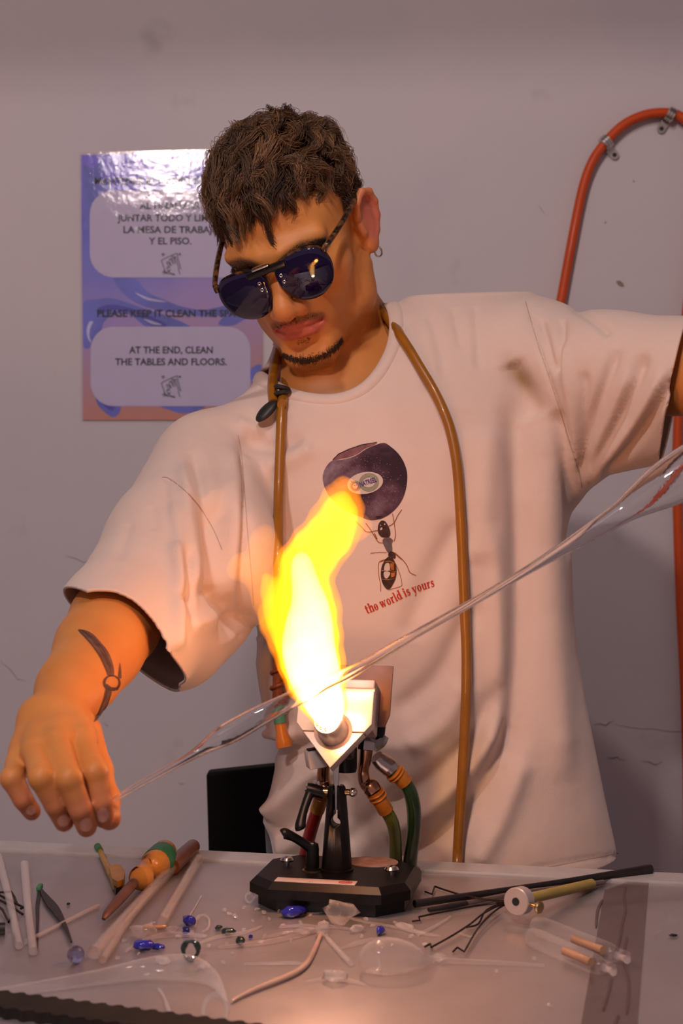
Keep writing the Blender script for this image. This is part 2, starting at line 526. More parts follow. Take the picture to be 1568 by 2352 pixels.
def strands_mesh(name, C, r0, r1, col=None):
    """C: (N, M, 3) polylines -> three-sided hairs in one mesh"""
    C = np.asarray(C, float); n, m, _ = C.shape
    t = np.gradient(C, axis=1); t /= np.linalg.norm(t, axis=2, keepdims=True) + 1e-12
    up = np.random.default_rng(3).normal(size=(n, 1, 3))
    a = np.cross(t, np.broadcast_to(up, t.shape)); a /= np.linalg.norm(a, axis=2, keepdims=True) + 1e-12
    b = np.cross(t, a)
    r = np.linspace(r0, r1, m)[None, :, None]
    V = np.stack([C + (a * math.cos(q) + b * math.sin(q)) * r for q in (0, 2.0944, 4.1888)], 2)     # n, m, 3, 3
    idx = np.arange(n * m * 3).reshape(n, m, 3)
    F = []
    for k in range(3):
        k2 = (k + 1) % 3
        F.append(np.stack([idx[:, :-1, k], idx[:, :-1, k2], idx[:, 1:, k2], idx[:, 1:, k]], -1).reshape(-1, 4))
    me = np_mesh(name, V.reshape(-1, 3), np.concatenate(F))
    if col is not None:
        ca = me.color_attributes.new('hue', 'FLOAT_COLOR', 'POINT')
        c4 = np.ones((n, m * 3, 4), np.float32); c4[:, :, :3] = np.asarray(col)[:, None, :]
        ca.data.foreach_set('color', c4.ravel())
    return me
# ================================================================== THE SETTING
WALLD = 2.20
def wall_material():
    m, nt, N, L, b = nodes_of('plaster_paint')
    tc = N.new('ShaderNodeTexCoord')
    n1 = N.new('ShaderNodeTexNoise'); n1.inputs['Scale'].default_value = 2.2; n1.inputs['Detail'].default_value = 6
    n2 = N.new('ShaderNodeTexNoise'); n2.inputs['Scale'].default_value = 9.0; n2.inputs['Detail'].default_value = 8
    n3 = N.new('ShaderNodeTexNoise'); n3.inputs['Scale'].default_value = 70.0; n3.inputs['Detail'].default_value = 8
    for n in (n1, n2, n3): L.new(tc.outputs['Object'], n.inputs['Vector'])
    r1 = N.new('ShaderNodeValToRGB')
    r1.color_ramp.elements[0].position = 0.30; r1.color_ramp.elements[0].color = (0.585, 0.535, 0.575, 1)
    r1.color_ramp.elements[1].position = 0.70; r1.color_ramp.elements[1].color = (0.655, 0.592, 0.600, 1)
    L.new(n1.outputs[0], r1.inputs[0])
    # smudges: soft scuffs with a shape of their own
    r2 = N.new('ShaderNodeValToRGB')
    r2.color_ramp.elements[0].position = 0.66; r2.color_ramp.elements[0].color = (1, 1, 1, 1)
    r2.color_ramp.elements[1].position = 0.80; r2.color_ramp.elements[1].color = (0.80, 0.79, 0.78, 1)
    L.new(n2.outputs[0], r2.inputs[0])
    mx = N.new('ShaderNodeMix'); mx.data_type = 'RGBA'; mx.blend_type = 'MULTIPLY'; mx.inputs[0].default_value = 1
    L.new(r1.outputs[0], mx.inputs[6]); L.new(r2.outputs[0], mx.inputs[7])
    L.new(mx.outputs[2], b.inputs['Base Color'])
    b.inputs['Roughness'].default_value = 0.75
    b.inputs['Specular IOR Level'].default_value = 0.25
    ad = N.new('ShaderNodeMath'); ad.operation = 'MULTIPLY_ADD'; ad.inputs[1].default_value = 0.25
    L.new(n3.outputs[0], ad.inputs[0]); L.new(n2.outputs[0], ad.inputs[2])
    bp = N.new('ShaderNodeBump'); bp.inputs['Strength'].default_value = 0.22; bp.inputs['Distance'].default_value = 0.006
    L.new(ad.outputs[0], bp.inputs['Height']); L.new(bp.outputs[0], b.inputs['Normal'])
    return m
M_wall = wall_material()
wall = MB().box((0, WALLD + 0.06, 1.32), (6.0, 0.12, 2.64)).build('wall_back', M_wall, smooth=False)
setp(wall, 'mauve grey plastered wall behind the glass worker', 'wall', kind='structure')
fl = MB().box((0, 0.6, -0.03), (6.0, 5.0, 0.06)).build('floor', pmat('floor_cement', (0.22, 0.19, 0.18, 1), 0.7, scale=8), smooth=False)
setp(fl, 'grey cement workshop floor', 'floor', kind='structure')
ce = MB().box((0, 0.6, 2.67), (6.0, 5.0, 0.06)).build('ceiling', pmat('ceiling_paint', (0.62, 0.58, 0.60, 1), 0.8, scale=6), smooth=False)
setp(ce, 'plain pale workshop ceiling', 'ceiling', kind='structure')

bmq = MB().box((0, 0, 0.17), (5.0, 0.06, 0.34), Matrix.Translation((0.2, 1.2, 2.312)) @ Matrix.Rotation(R_(-2.6), 4, 'Y')).build('added_light_blocker', ce.data.materials[0], smooth=False)  # unseen beam added to cut the downlight off the upper wall
setp(bmq, 'added unseen beam shading the upper wall from the downlight', 'beam', kind='structure')
def W(off=0.0):
    d = WALLD - off
    return lambda px, py: P(px, py, WALLD) + Vector((0, -off, 0))
M_crack = pmat('crack_dark', (0.21, 0.165, 0.16, 1), 0.9)
M_chip = pmat('chipped_paint', (0.30, 0.22, 0.19, 1), 0.9)
def crack(pts, wd, mat=M_crack):
    D2().stroke(pts, wd).lay('crack', W(0.0006), mat, wall)
for pts, wd in [
    ([(1364, 1665), (1378, 1662), (1390, 1667), (1400, 1659), (1410, 1656)], [0.5, 2.2, 2.6, 2.0, 0.5]),
    ([(1410, 1664), (1440, 1670), (1470, 1674), (1500, 1674), (1530, 1680), (1568, 1681), (1610, 1690)], [0.3, 0.9, 0.9, 1.0, 0.9, 1.1, 0.4]),
    ([(1394, 1740), (1406, 1742), (1418, 1739), (1422, 1744), (1440, 1747)], [0.5, 2.8, 2.4, 1.6, 0.4]),
    ([(1470, 1748), (1490, 1750), (1504, 1757), (1520, 1750)], [0.4, 1.6, 2.2, 0.4]),
    ([(150, 1277), (172, 1282), (192, 1292), (208, 1285)], [0.3, 1.0, 1.2, 0.3]),
    ([(238, 1660), (244, 1666), (249, 1668)], [0.4, 1.4, 0.5]),
    ([(1236, 470), (1243, 482), (1251, 493)], [0.3, 0.9, 0.3]),
    ([(408, 1797), (416, 1801), (424, 1799)], [0.4, 1.2, 0.4]),
    ([(2, 1520), (24, 1538), (40, 1560), (60, 1564)], [0.4, 1.2, 1.0, 0.3]),
]:
    crack(pts, wd)
D2().poly([(1414, 646), (1422, 644), (1431, 651), (1433, 658), (1426, 659), (1418, 654)]).lay('paint_chip', W(0.0006), M_chip, wall)
D2().poly([(1452, 415), (1456, 416), (1457, 419), (1453, 418)]).lay('paint_chip', W(0.0006), M_crack, wall)
D2().poly([(1388, 510), (1392, 509), (1391, 513), (1388, 514)]).lay('paint_chip', W(0.0006), M_chip, wall)

# ================================================================== orange gas hose on the wall
M_hose = pmat('orange_rubber', (0.60, 0.068, 0.004, 1), 0.5, var=0.05, scale=30, coat=0.05)
hp = [P(a, b, WALLD - 0.014) for a, b in spline([(1190, 2150), (1196, 1700), (1206, 1300), (1240, 930), (1270, 770), (1286, 700), (1310, 570), (1336, 440), (1358, 375), (1388, 330), (1430, 288), (1480, 264), (1530, 259), (1562, 268), (1600, 310), (1606, 400), (1594, 560), (1576, 720), (1560, 900), (1554, 1060), (1556, 1200), (1563, 1400), (1572, 1580), (1578, 1800), (1580, 2100)], 7)]
hose = MB().tube(hp, 0.0073, 14).build('wall_gas_hose', M_hose)
setp(hose, 'orange rubber gas hose clipped to the wall in an arch', 'hose')
M_zinc = pmat('zinc_plate', (0.62, 0.60, 0.57, 1), 0.28, 1.0, var=0.1, scale=120)
M_hole = pmat('screw_dark', (0.01, 0.01, 0.01, 1), 0.6)
def clip(cx, cy, ang, tl, lab):
    """saddle clip: band over the hose and a flat tab with a screw hole"""
    rt = empty('hose_clip', P(cx, cy, WALLD), 0, lab, 'hose clip', 'clips on the orange wall hose')
    s = WALLD / FPX
    ax = Vector((math.cos(ang), 0, -math.sin(ang)))        # along the tab, away from the hose
    al = Vector((ax.z, 0, -ax.x))                          # along the hose
    c = P(cx, cy, WALLD - 0.014)
    b = MB()
    for k in (-1, 0, 1):                                   # ribbed band
        pts = [c + al * (k * 0.0042) + ax * (0.0088 * math.cos(t)) + Vector((0, -0.0088 * math.sin(t), 0)) for t in np.linspace(-0.35, math.pi + 0.5, 16)]
        b.tube(pts, 0.0026 if k else 0.0030, 6, up=tuple(al))
    b.build('band', M_zinc, rt)
    M = frame(c + ax * (0.0085 + tl / 2) + Vector((0, 0.011, 0)), (0, -1, 0), ax)
    n = 14
    out = [(-tl / 2, -0.0065), (tl / 2 - 0.006, -0.0065)] + [(tl / 2 - 0.0065 + 0.0065 * math.cos(t), 0.0065 * math.sin(t)) for t in np.linspace(-1.4, 1.4, 9)] + [(tl / 2 - 0.006, 0.0065), (-tl / 2, 0.0065)]
    vs = [(x, y, 0.0) for x, y in out] + [(x, y, 0.0016) for x, y in out]; m = len(out)
    fs = [tuple(range(m)), tuple(range(2 * m - 1, m - 1, -1))] + [(i, (i + 1) % m, m + (i + 1) % m, m + i) for i in range(m)]
    MB().add(vs, fs, M).build('tab', M_zinc, rt, smooth=False)
    MB().lathe([(0.0001, 0.0028), (0.0030, 0.0026), (0.0034, 0.0016)], 14, M @ Matrix.Translation((tl / 2 - 0.0072, 0, 0))).build('screw_hole', M_hole, rt)
clip(1391, 327, R_(48), 0.021, 'zinc hose clip on the left shoulder of the arched orange hose')
clip(1540, 263, R_(122), 0.021, 'zinc hose clip at the crown of the arched orange hose')

# ================================================================== laminated notice
def poster_material():
    m, nt, N, L, b = nodes_of('notice_print')
    tc = N.new('ShaderNodeTexCoord')
    sp_ = N.new('ShaderNodeSeparateXYZ'); L.new(tc.outputs['Generated'], sp_.inputs[0])
    nz = N.new('ShaderNodeTexNoise'); nz.inputs['Scale'].default_value = 2.2
    L.new(tc.outputs['Generated'], nz.inputs['Vector'])
    a = N.new('ShaderNodeMath'); a.operation = 'MULTIPLY_ADD'; a.inputs[1].default_value = 0.30
    L.new(nz.outputs[0], a.inputs[0]); L.new(sp_.outputs[2], a.inputs[2])
    a2 = N.new('ShaderNodeMath'); a2.operation = 'MULTIPLY_ADD'; a2.inputs[1].default_value = -0.16
    L.new(sp_.outputs[0], a2.inputs[0]); L.new(a.outputs[0], a2.inputs[2])
    r = N.new('ShaderNodeValToRGB'); cr = r.color_ramp
    cr.elements[0].position = 0.05; cr.elements[0].color = (0.66, 0.25, 0.16, 1)
    cr.elements[1].position = 1.05; cr.elements[1].color = (0.20, 0.15, 0.80, 1)
    for p_, c_ in ((0.16, (0.60, 0.26, 0.24, 1)), (0.30, (0.52, 0.30, 0.42, 1)), (0.48, (0.42, 0.30, 0.66, 1)), (0.66, (0.22, 0.22, 0.74, 1)), (0.86, (0.11, 0.14, 0.72, 1))):
        e = cr.elements.new(p_); e.color = c_
    L.new(a2.outputs[0], r.inputs[0]); L.new(r.outputs[0], b.inputs['Base Color'])
    b.inputs['Roughness'].default_value = 0.5
    return m
po = empty('laminated_notice', P(395, 966, WALLD), 0, 'laminated bilingual cleaning notice taped to the wall behind his head', 'poster')
def quad_slab(c, o0, o1):
    f0, f1 = W(o0), W(o1)
    vs = [f1(*q) for q in c] + [f0(*q) for q in c]
    return MB().add(vs, [(3, 2, 1, 0), (4, 5, 6, 7), (0, 1, 5, 4), (1, 2, 6, 5), (2, 3, 7, 6), (3, 0, 4, 7)])
quad_slab([(187, 357), (601, 347), (603, 965), (191, 965)], 0.0012, 0.0026).build('paper', poster_material(), po, smooth=False)
# glassy blobs and ribbons of the print
def glassmat(n, c): return pmat(n, c, 0.5, var=0.25, scale=14)
M_b1 = glassmat('print_blue', (0.15, 0.17, 0.62, 1)); M_b2 = glassmat('print_blue_deep', (0.09, 0.08, 0.48, 1))
M_b3 = glassmat('print_highlight', (0.52, 0.52, 0.80, 1)); M_vio = glassmat('print_violet', (0.34, 0.17, 0.60, 1))
pr = [
    (M_b1, [(187, 385), (215, 390), (235, 357), (236, 400), (228, 430), (210, 465), (188, 500)], None),
    (M_b1, [(191, 520), (200, 480), (214, 450), (240, 425), (260, 440), (225, 520), (191, 528)], None),
    (M_b1, [(262, 640), (310, 642), (340, 672), (380, 690), (420, 705), (470, 712), (530, 700), (560, 706), (530, 722), (470, 728), (430, 724), (380, 716), (330, 704), (290, 680)], None),
    (M_b1, [(190, 700), (222, 688), (260, 686), (300, 698), (340, 712), (390, 728), (440, 752), (400, 752), (340, 752), (300, 724), (262, 722), (240, 740), (232, 760), (214, 780), (206, 800), (191, 790)], None),
    (M_b2, [(225, 710), (255, 700), (300, 708), (350, 728), (385, 748), (350, 748), (310, 722), (262, 712), (230, 722)], None),
    (M_b3, [(214, 740), (209, 752), (206, 770), (210, 788), (202, 776), (200, 756), (206, 740)], None),
    (M_b3, [(310, 672), (340, 684), (384, 694), (340, 690)], None),
    (M_b3, [(330, 732), (372, 746), (350, 745)], None),
    (M_b1, [(502, 746), (520, 724), (560, 716), (585, 726), (560, 735), (535, 748)], None),
    (M_b1, [(219, 905), (232, 925), (262, 930), (278, 935), (272, 952), (258, 958), (240, 946), (224, 928)], None),
    (M_b2, [(232, 922), (262, 932), (258, 944), (244, 936)], None),
    (M_b1, [(368, 930), (470, 930), (452, 944), (420, 950), (390, 942)], None),
    (M_vio, [(400, 352), (601, 348), (601, 420), (520, 400), (470, 378), (420, 372)], None),
    (M_b1, [(575, 850), (603, 840), (603, 900), (582, 890)], None),
]
for i, (mt, outl, _) in enumerate(pr):
    ol = spline(outl, 5, True)
    ol = [(min(601.0, max(191.5, q[0])), min(964.0, max(358.0 - (q[0] - 187) * 0.0242, q[1]))) for q in ol]
    D2().poly([tuple(q) for q in ol]).lay('printed_ribbon', W(0.0027 + 0.00002 * i), mt, po)
M_panel = pmat('notice_panel', (0.60, 0.54, 0.76, 1), 0.5, var=0.02)
D2().poly(rrect(207, 438, 592, 638, 55)).lay('printed_panel', W(0.0031), M_panel, po)
D2().poly(rrect(209, 751, 575, 933, 52)).lay('printed_panel', W(0.0031), M_panel, po)
M_ink = pmat('notice_ink', (0.015, 0.012, 0.03, 1), 0.5)
def ptext(s, cx, base, capw, size, align='CENTER', bold=0.026):
    """one printed line; capw the width it fills, in pixels"""
    vf = text2d(s, 1.0, bold, 'CENTER')
    xs = [v[0] for v in vf[0]]; wd = max(xs) - min(xs); x0 = min(xs)
    sx = capw / wd; sy = size / 0.70
    d = D2().add(vf, lambda a, b: (cx - capw / 2 + (a - x0) * sx, base - b * sy))
    d.lay('printed_line', W(0.0034), M_ink, po)
ptext('MANTENER EL ORDEN DEL ESPACIO', 395, 424, 354, 15)
ptext('AL FINALIZAR', 391, 481, 140, 15.5)
ptext('JUNTAR TODO Y LIMPIAR', 397, 509, 254, 15.5)
ptext('LA MESA DE TRABAJO', 395, 536, 222, 15.5)
ptext('Y EL PISO.', 391, 562, 98, 15.5)
ptext('PLEASE KEEP IT CLEAN THE SPACE', 396, 728, 344, 15.5)
ptext('AT THE END, CLEAN', 393, 812, 192, 15.5)
ptext('THE TABLES AND FLOORS.', 393, 839, 256, 15.5)
def hand_icon(ox, oy):
    k = 1 / 3.267
    f = lambda a, b: (ox + a * k, oy + b * k)
    d = D2()
    S = lambda p, w=5.5: d.stroke([tuple(q) for q in spline(p, 4)], w, f)
    S([(0, 0), (60, -30), (118, -54)]); S([(118, -54), (124, -20), (134, 20), (146, 66)])
    S([(0, 0), (14, 40), (28, 80), (34, 96)]); S([(34, 96), (60, 100), (100, 100)]); S([(34, 96), (60, 78), (70, 66)])
    S([(40, 60), (52, 78), (66, 92), (84, 106), (104, 110)]); S([(126, 66), (134, 86), (140, 106)]); S([(40, 60), (46, 48), (56, 56), (62, 50), (40, 18), (50, 12), (74, 42)])
    S([(74, 42), (60, -4), (72, -10), (90, 30)]); S([(90, 30), (78, -22), (90, -26), (104, 26)]); S([(104, 26), (98, -22), (108, -26), (118, 20), (130, 56), (126, 66)])
    for cx, cy, r in ((14, -44, 16), (138, -46, 12), (22, 88, 18)):
        for q in range(4):
            a0 = math.pi / 2 * q; a1 = a0 + math.pi / 2
            S([(cx + r * math.cos(a0), cy + r * math.sin(a0)), (cx + r * .28 * math.cos(a0 + .785), cy + r * .28 * math.sin(a0 + .785)), (cx + r * math.cos(a1), cy + r * math.sin(a1))], 4)
    d.lay('printed_hand_icon', W(0.0034), M_ink, po)
hand_icon(371, 599); hand_icon(371, 880)
def laminate_material():
    m = thin_glass('laminate_film', (0.97, 0.97, 0.97), 0.36, 0.05)
    for n in m.node_tree.nodes:
        if n.type == 'TEX_NOISE':
            n.inputs['Scale'].default_value = 16; n.inputs['Detail'].default_value = 7; n.inputs['Roughness'].default_value = 0.62
            tc = m.node_tree.nodes.new('ShaderNodeTexCoord'); m.node_tree.links.new(tc.outputs['Object'], n.inputs['Vector'])
        if n.type == 'BUMP': n.inputs['Strength'].default_value = 0.16; n.inputs['Distance'].default_value = 0.006
    return m
quad_slab([(183, 352), (606, 341), (608, 970), (187, 970)], 0.0042, 0.0046).build('laminate', laminate_material(), po, smooth=False)

# ================================================================== workbench
A = T(0, 1958); B = T(1568, 2036)
e = Vector((B.x - A.x, B.y - A.y, 0)).normalized(); nb = Vector((-e.y, e.x, 0))    # nb points to the wall
BENCH_RZ = math.atan2(e.y, e.x)
def bench_material():
    m, nt, N, L, b = nodes_of('bench_sheet_metal')
    tc = N.new('ShaderNodeTexCoord')
    n1 = N.new('ShaderNodeTexNoise'); n1.inputs['Scale'].default_value = 7; n1.inputs['Detail'].default_value = 8
    n2 = N.new('ShaderNodeTexNoise'); n2.inputs['Scale'].default_value = 45; n2.inputs['Detail'].default_value = 6
    L.new(tc.outputs['Object'], n1.inputs['Vector']); L.new(tc.outputs['Object'], n2.inputs['Vector'])
    r = N.new('ShaderNodeValToRGB')
    r.color_ramp.elements[0].position = .3; r.color_ramp.elements[0].color = (0.52, 0.475, 0.475, 1)
    r.color_ramp.elements[1].position = .72; r.color_ramp.elements[1].color = (0.64, 0.59, 0.585, 1)
    L.new(n1.outputs[0], r.inputs[0]); L.new(r.outputs[0], b.inputs['Base Color'])
    rr = N.new('ShaderNodeMapRange'); rr.inputs[3].default_value = 0.36; rr.inputs[4].default_value = 0.48
    L.new(n2.outputs[0], rr.inputs[0]); L.new(rr.outputs[0], b.inputs['Roughness'])
    b.inputs['Metallic'].default_value = 0.80
    b.inputs['Specular IOR Level'].default_value = 0.6
    bp = N.new('ShaderNodeBump'); bp.inputs['Strength'].default_value = 0.05; bp.inputs['Distance'].default_value = 0.003
    L.new(n2.outputs[0], bp.inputs['Height']); L.new(bp.outputs[0], b.inputs['Normal'])
    return m
bench = empty('workbench', (A.x + e.x * 0.33, A.y + e.y * 0.33 - 0.25, 0), 0, 'grey sheet metal topped glassblowing workbench with pale rear trim', 'workbench')
fl0 = T(0, 2300); fl1 = T(470, 2362)
fe = Vector((fl1.x - fl0.x, fl1.y - fl0.y, 0)).normalized()
bl = A - e * 0.35; br = B + e * 0.35
fnv0 = Vector((-fe.y, fe.x, 0)); ftl = fl0 - fe * 0.30 - fnv0 * 0.035; ftr = fl0 + fe * 0.95 - fnv0 * 0.035
def flat(poly, z0, z1):
    n = len(poly)
    vs = [(q.x, q.y, z0) for q in poly] + [(q.x, q.y, z1) for q in poly]
    return MB().add(vs, [tuple(range(n)), tuple(range(2 * n - 1, n - 1, -1))] + [(i, (i + 1) % n, n + (i + 1) % n, n + i) for i in range(n)])
flat([ftl, ftr, br, bl], TZ - 0.025, TZ).build('bench_top', bench_material(), bench, smooth=False)
M_alu = pmat('painted_aluminium', (0.60, 0.57, 0.56, 1), 0.38, 0.3, var=0.05, scale=60)
tb0 = bl + nb * 0.004; tb1 = br + nb * 0.004; tf0 = tb0 + nb * 0.034; tf1 = tb1 + nb * 0.034
flat([tb0, tb1, tf1, tf0], TZ - 0.03, TZ + 0.003).build('rear_trim', M_alu, bench, smooth=False)
flat([bl, br, tb1, tb0], TZ - 0.02, TZ - 0.006).build('trim_gap', pmat('gap_dark', (0.02, 0.015, 0.015, 1), 0.9), bench, smooth=False)
M_leg = pmat('bench_leg_steel', (0.12, 0.12, 0.13, 1), 0.5, 0.6)
for q in (ftl + Vector((0.06, 0.08, 0)), ftr + Vector((-0.08, 0.12, 0)), bl + Vector((0.06, -0.05, 0)), br + Vector((-0.06, -0.05, 0))):
    MB().box((q.x, q.y, (TZ - 0.025) / 2), (0.04, 0.04, TZ - 0.025), bev=0.003).build('leg', M_leg, bench)
# strip of brown packing tape with wrinkles
tp = [T(1330, 2375), T(1462, 2375), T(1491, 2010), T(1388, 2046)]
tape = empty('packing_tape', tp[0], 0, 'wrinkled translucent brown packing tape strip on the bench', 'tape')
def tape_mat():
    m = pmat('brown_tape', (0.20, 0.115, 0.10, 1), 0.22, coat=0.4, var=0.15, scale=25, alpha=0.32)
    return m
M_tape = tape_mat()
flat([Vector((q.x, q.y, 0)) for q in tp], TZ + 0.0004, TZ + 0.0010).build('strip', M_tape, tape, smooth=False)
M_wr = pmat('tape_wrinkle', (0.10, 0.05, 0.045, 1), 0.3, coat=0.3)
for pts in ([(1437, 2036), (1432, 2060), (1436, 2090), (1428, 2120), (1424, 2150), (1412, 2190)], [(1404, 2246), (1396, 2280), (1388, 2305), (1384, 2320)], [(1420, 2330), (1412, 2350), (1404, 2372)], [(1384, 2065), (1372, 2090), (1368, 2130)], [(1440, 2150), (1432, 2200), (1444, 2260), (1438, 2330)]):
    q = [T(a, b, 0.001) for a, b in spline(pts, 4)]
    MB().tube(q, [0.0004] + [0.0013] * (len(q) - 2) + [0.0004], 6, flat=0.4).build('wrinkle', M_wr, tape)
# dark corrugated edging along the near left edge of the bench
M_corr = pmat('corrugated_brown', (0.016, 0.010, 0.007, 1), 0.8, var=0.3, scale=60)
ce_ = empty('corrugated_edging', fl0, 0, 'dark brown corrugated edging strip along the near left bench edge', 'edging')
L0 = fl0 - fe * 0.14; fnv = Vector((-fe.y, fe.x, 0))
cs = []
nw = 62
for i in range(nw * 4 + 1):
    s_ = i / 4 * 0.0130
    q = L0 + fe * s_
    ph = math.sin(2 * math.pi * i / 4 + 0.6)
    cs.append((q + fnv * (0.0022 * ph), 0.0))
vs = []; fs = []
for q, _ in cs:
    vs += [(q.x, q.y, TZ + 0.0005), (q.x, q.y, TZ + 0.008), (q.x - fnv.x * 0.03, q.y - fnv.y * 0.03, TZ + 0.008), (q.x - fnv.x * 0.03, q.y - fnv.y * 0.03, TZ + 0.0005)]
for i in range(len(cs) - 1):
    a = 4 * i; b_ = a + 4
    for k in range(4): fs.append((a + k, a + (k + 1) % 4, b_ + (k + 1) % 4, b_ + k))
MB().add(vs, fs).build('corrugated_strip', M_corr, ce_)

# black chair behind the worker
M_blk = pmat('black_vinyl', (0.0035, 0.0035, 0.004, 1), 0.65, var=0.2, spec=0.2)
ch = empty('chair', P(560, 2000, 1.86) * 1.0, 0, 'black backed chair behind the worker beside his hip', 'chair')
ch.location.z = 0; bpy.context.view_layer.update()
cb = [P(473, 1776, 1.86), P(760, 1746, 1.86), P(760, 2150, 1.86), P(484, 2150, 1.86)]
vs = [tuple(q) for q in cb] + [tuple(q + Vector((0, 0.03, 0))) for q in cb]
bmx = MB().add(vs, [(3, 2, 1, 0), (4, 5, 6, 7), (0, 1, 5, 4), (1, 2, 6, 5), (2, 3, 7, 6), (3, 0, 4, 7)]).build('backrest', M_blk, ch, smooth=False)
bv = bmx.modifiers.new('bevel', 'BEVEL'); bv.width = 0.004; bv.segments = 2
cx = (cb[0].x + cb[1].x) / 2
MB().box((cx, 1.99, 0.46), (0.30, 0.30, 0.05), bev=0.012).build('seat', M_blk, ch)
for sx in (-0.13, 0.13):
    MB().tube([(cx + sx, 1.875, 0.0), (cx + sx, 1.875, 0.70)], 0.011, 10).build('leg', M_blk, ch)
    MB().tube([(cx + sx, 2.12, 0.0), (cx + sx, 2.12, 0.46)], 0.011, 10).build('leg', M_blk, ch)
# ================================================================== THE GLASS WORKER
def head_rot(pitch, yaw, roll):
    a, b, c = map(R_, (pitch, -yaw, roll))
    Rx = Matrix(((1, 0, 0), (0, math.cos(a), -math.sin(a)), (0, math.sin(a), math.cos(a))))
    Rz = Matrix(((math.cos(b), -math.sin(b), 0), (math.sin(b), math.cos(b), 0), (0, 0, 1)))
    Ry = Matrix(((math.cos(c), 0, -math.sin(c)), (0, 1, 0), (math.sin(c), 0, math.cos(c))))
    return Ry @ Rz @ Rx
HR = head_rot(30, 19, 11)
HS = 0.955
HO = P(682, 557, 1.545)
HM = Matrix.Translation(HO) @ (HR.to_4x4()) @ Matrix.Scale(HS, 4)
HRn = np.array(HR)
def H(x, y, z): return HM @ Vector((x, y, z))
HMi = HM.inverted()
person = empty('person', (0.02, 1.62, 0.0), 0, 'glass worker in cream printed T-shirt and dark flip-up sunglasses leaning over the torch', 'person')

S = SDF()
def he(c, r, k=0.012, sub=False, rot=None):
    Rm = HRn if rot is None else HRn @ np.array(rot)
    S.ell(H(*c), [q * HS for q in r], Rm, k, sub)
def hc(a, b, r1, r2, k=0.012, sub=False): S.cone(H(*a), H(*b), r1 * HS, r2 * HS, k, sub)
# ---- head
he((0, 0.018, 0.045), (0.071, 0.094, 0.078), 0.02)
he((0, -0.028, 0.010), (0.0645, 0.066, 0.088), 0.02)
he((0, -0.030, -0.050), (0.053, 0.053, 0.050), 0.02)
for s in (-1, 1):
    hc((s * 0.058, 0.000, -0.045), (s * 0.052, -0.012, -0.072), 0.015, 0.016, 0.02)
    hc((s * 0.050, -0.012, -0.070), (s * 0.017, -0.078, -0.096), 0.016, 0.015, 0.016)
    he((s * 0.047, -0.055, -0.014), (0.022, 0.026, 0.020), 0.02)
    hc((s * 0.050, -0.072, 0.027), (s * 0.012, -0.092, 0.024), 0.009, 0.011, 0.012)
hc((-0.010, -0.084, -0.098), (0.010, -0.084, -0.098), 0.016, 0.016, 0.016)
for s in (-1, 1): he((s * 0.033, -0.104, 0.006), (0.020, 0.020, 0.013), 0.012, True)
for s in (-1, 1): he((s * 0.033, -0.076, 0.005), (0.0155, 0.0155, 0.0125), 0.004)
# nose
hc((0, -0.090, 0.020), (0, -0.104, -0.010), 0.0085, 0.0085, 0.012)
hc((0, -0.104, -0.010), (0, -0.117, -0.028), 0.0085, 0.0115, 0.008)
he((0, -0.112, -0.034), (0.0125, 0.014, 0.010), 0.006)
for s in (-1, 1):
    he((s * 0.0135, -0.102, -0.034), (0.0085, 0.0125, 0.0095), 0.005)
    he((s * 0.0070, -0.110, -0.0445), (0.0040, 0.0062, 0.0045), 0.003, True)
# mouth region
he((0, -0.074, -0.060), (0.036, 0.027, 0.026), 0.02)
he((0, -0.098, -0.044), (0.0045, 0.006, 0.008), 0.004, True)
for s in (-1, 1):
    hc((0, -0.0985, -0.0555), (s * 0.012, -0.0968, -0.0560), 0.0062, 0.0056, 0.004)
    hc((s * 0.012, -0.0968, -0.0560), (s * 0.0255, -0.0868, -0.0600), 0.0056, 0.0028, 0.004)
    hc((0, -0.0975, -0.0672), (s * 0.013, -0.0945, -0.0668), 0.0072, 0.0066, 0.004)
    hc((s * 0.013, -0.0945, -0.0668), (s * 0.0245, -0.0862, -0.0615), 0.0066, 0.0026, 0.004)
    hc((0, -0.1070, -0.0612), (s * 0.013, -0.1040, -0.0610), 0.0022, 0.0020, 0.0025, True)
    hc((s * 0.013, -0.1040, -0.0610), (s * 0.0270, -0.0895, -0.0608), 0.0020, 0.0016, 0.0025, True)
he((0, -0.099, -0.083), (0.022, 0.007, 0.006), 0.012, True)
# ears
for s in (-1, 1):
    ce0 = Vector((s * 0.076, 0.016, 0.000))
    q = Matrix.Rotation(s * R_(-24), 3, 'Z')
    def el(a, b, c): return tuple(ce0 + q @ Vector((s * a, b, c)))
    he(el(0.004, 0.002, 0.004), (0.0055, 0.0175, 0.0290), 0.005, rot=q)
    he(el(0.011, -0.003, -0.002), (0.0060, 0.0095, 0.0150), 0.004, True, rot=q)
    rim = [(0.006, -0.013, 0.010), (0.009, -0.010, 0.025), (0.011, 0.002, 0.033), (0.011, 0.014, 0.028), (0.010, 0.019, 0.014), (0.008, 0.0175, -0.002), (0.006, 0.011, -0.017), (0.004, 0.003, -0.027)]
    for i in range(len(rim) - 1): hc(el(*rim[i]), el(*rim[i + 1]), 0.0038, 0.0038, 0.003)
    he(el(0.004, -0.001, -0.028), (0.0050, 0.0085, 0.0095), 0.005, rot=q)
    hc(el(0.004, -0.013, -0.002), el(0.005, -0.011, -0.010), 0.0042, 0.004, 0.004)
    he(el(-0.006, 0.0, 0.0), (0.010, 0.010, 0.022), 0.010, rot=q)
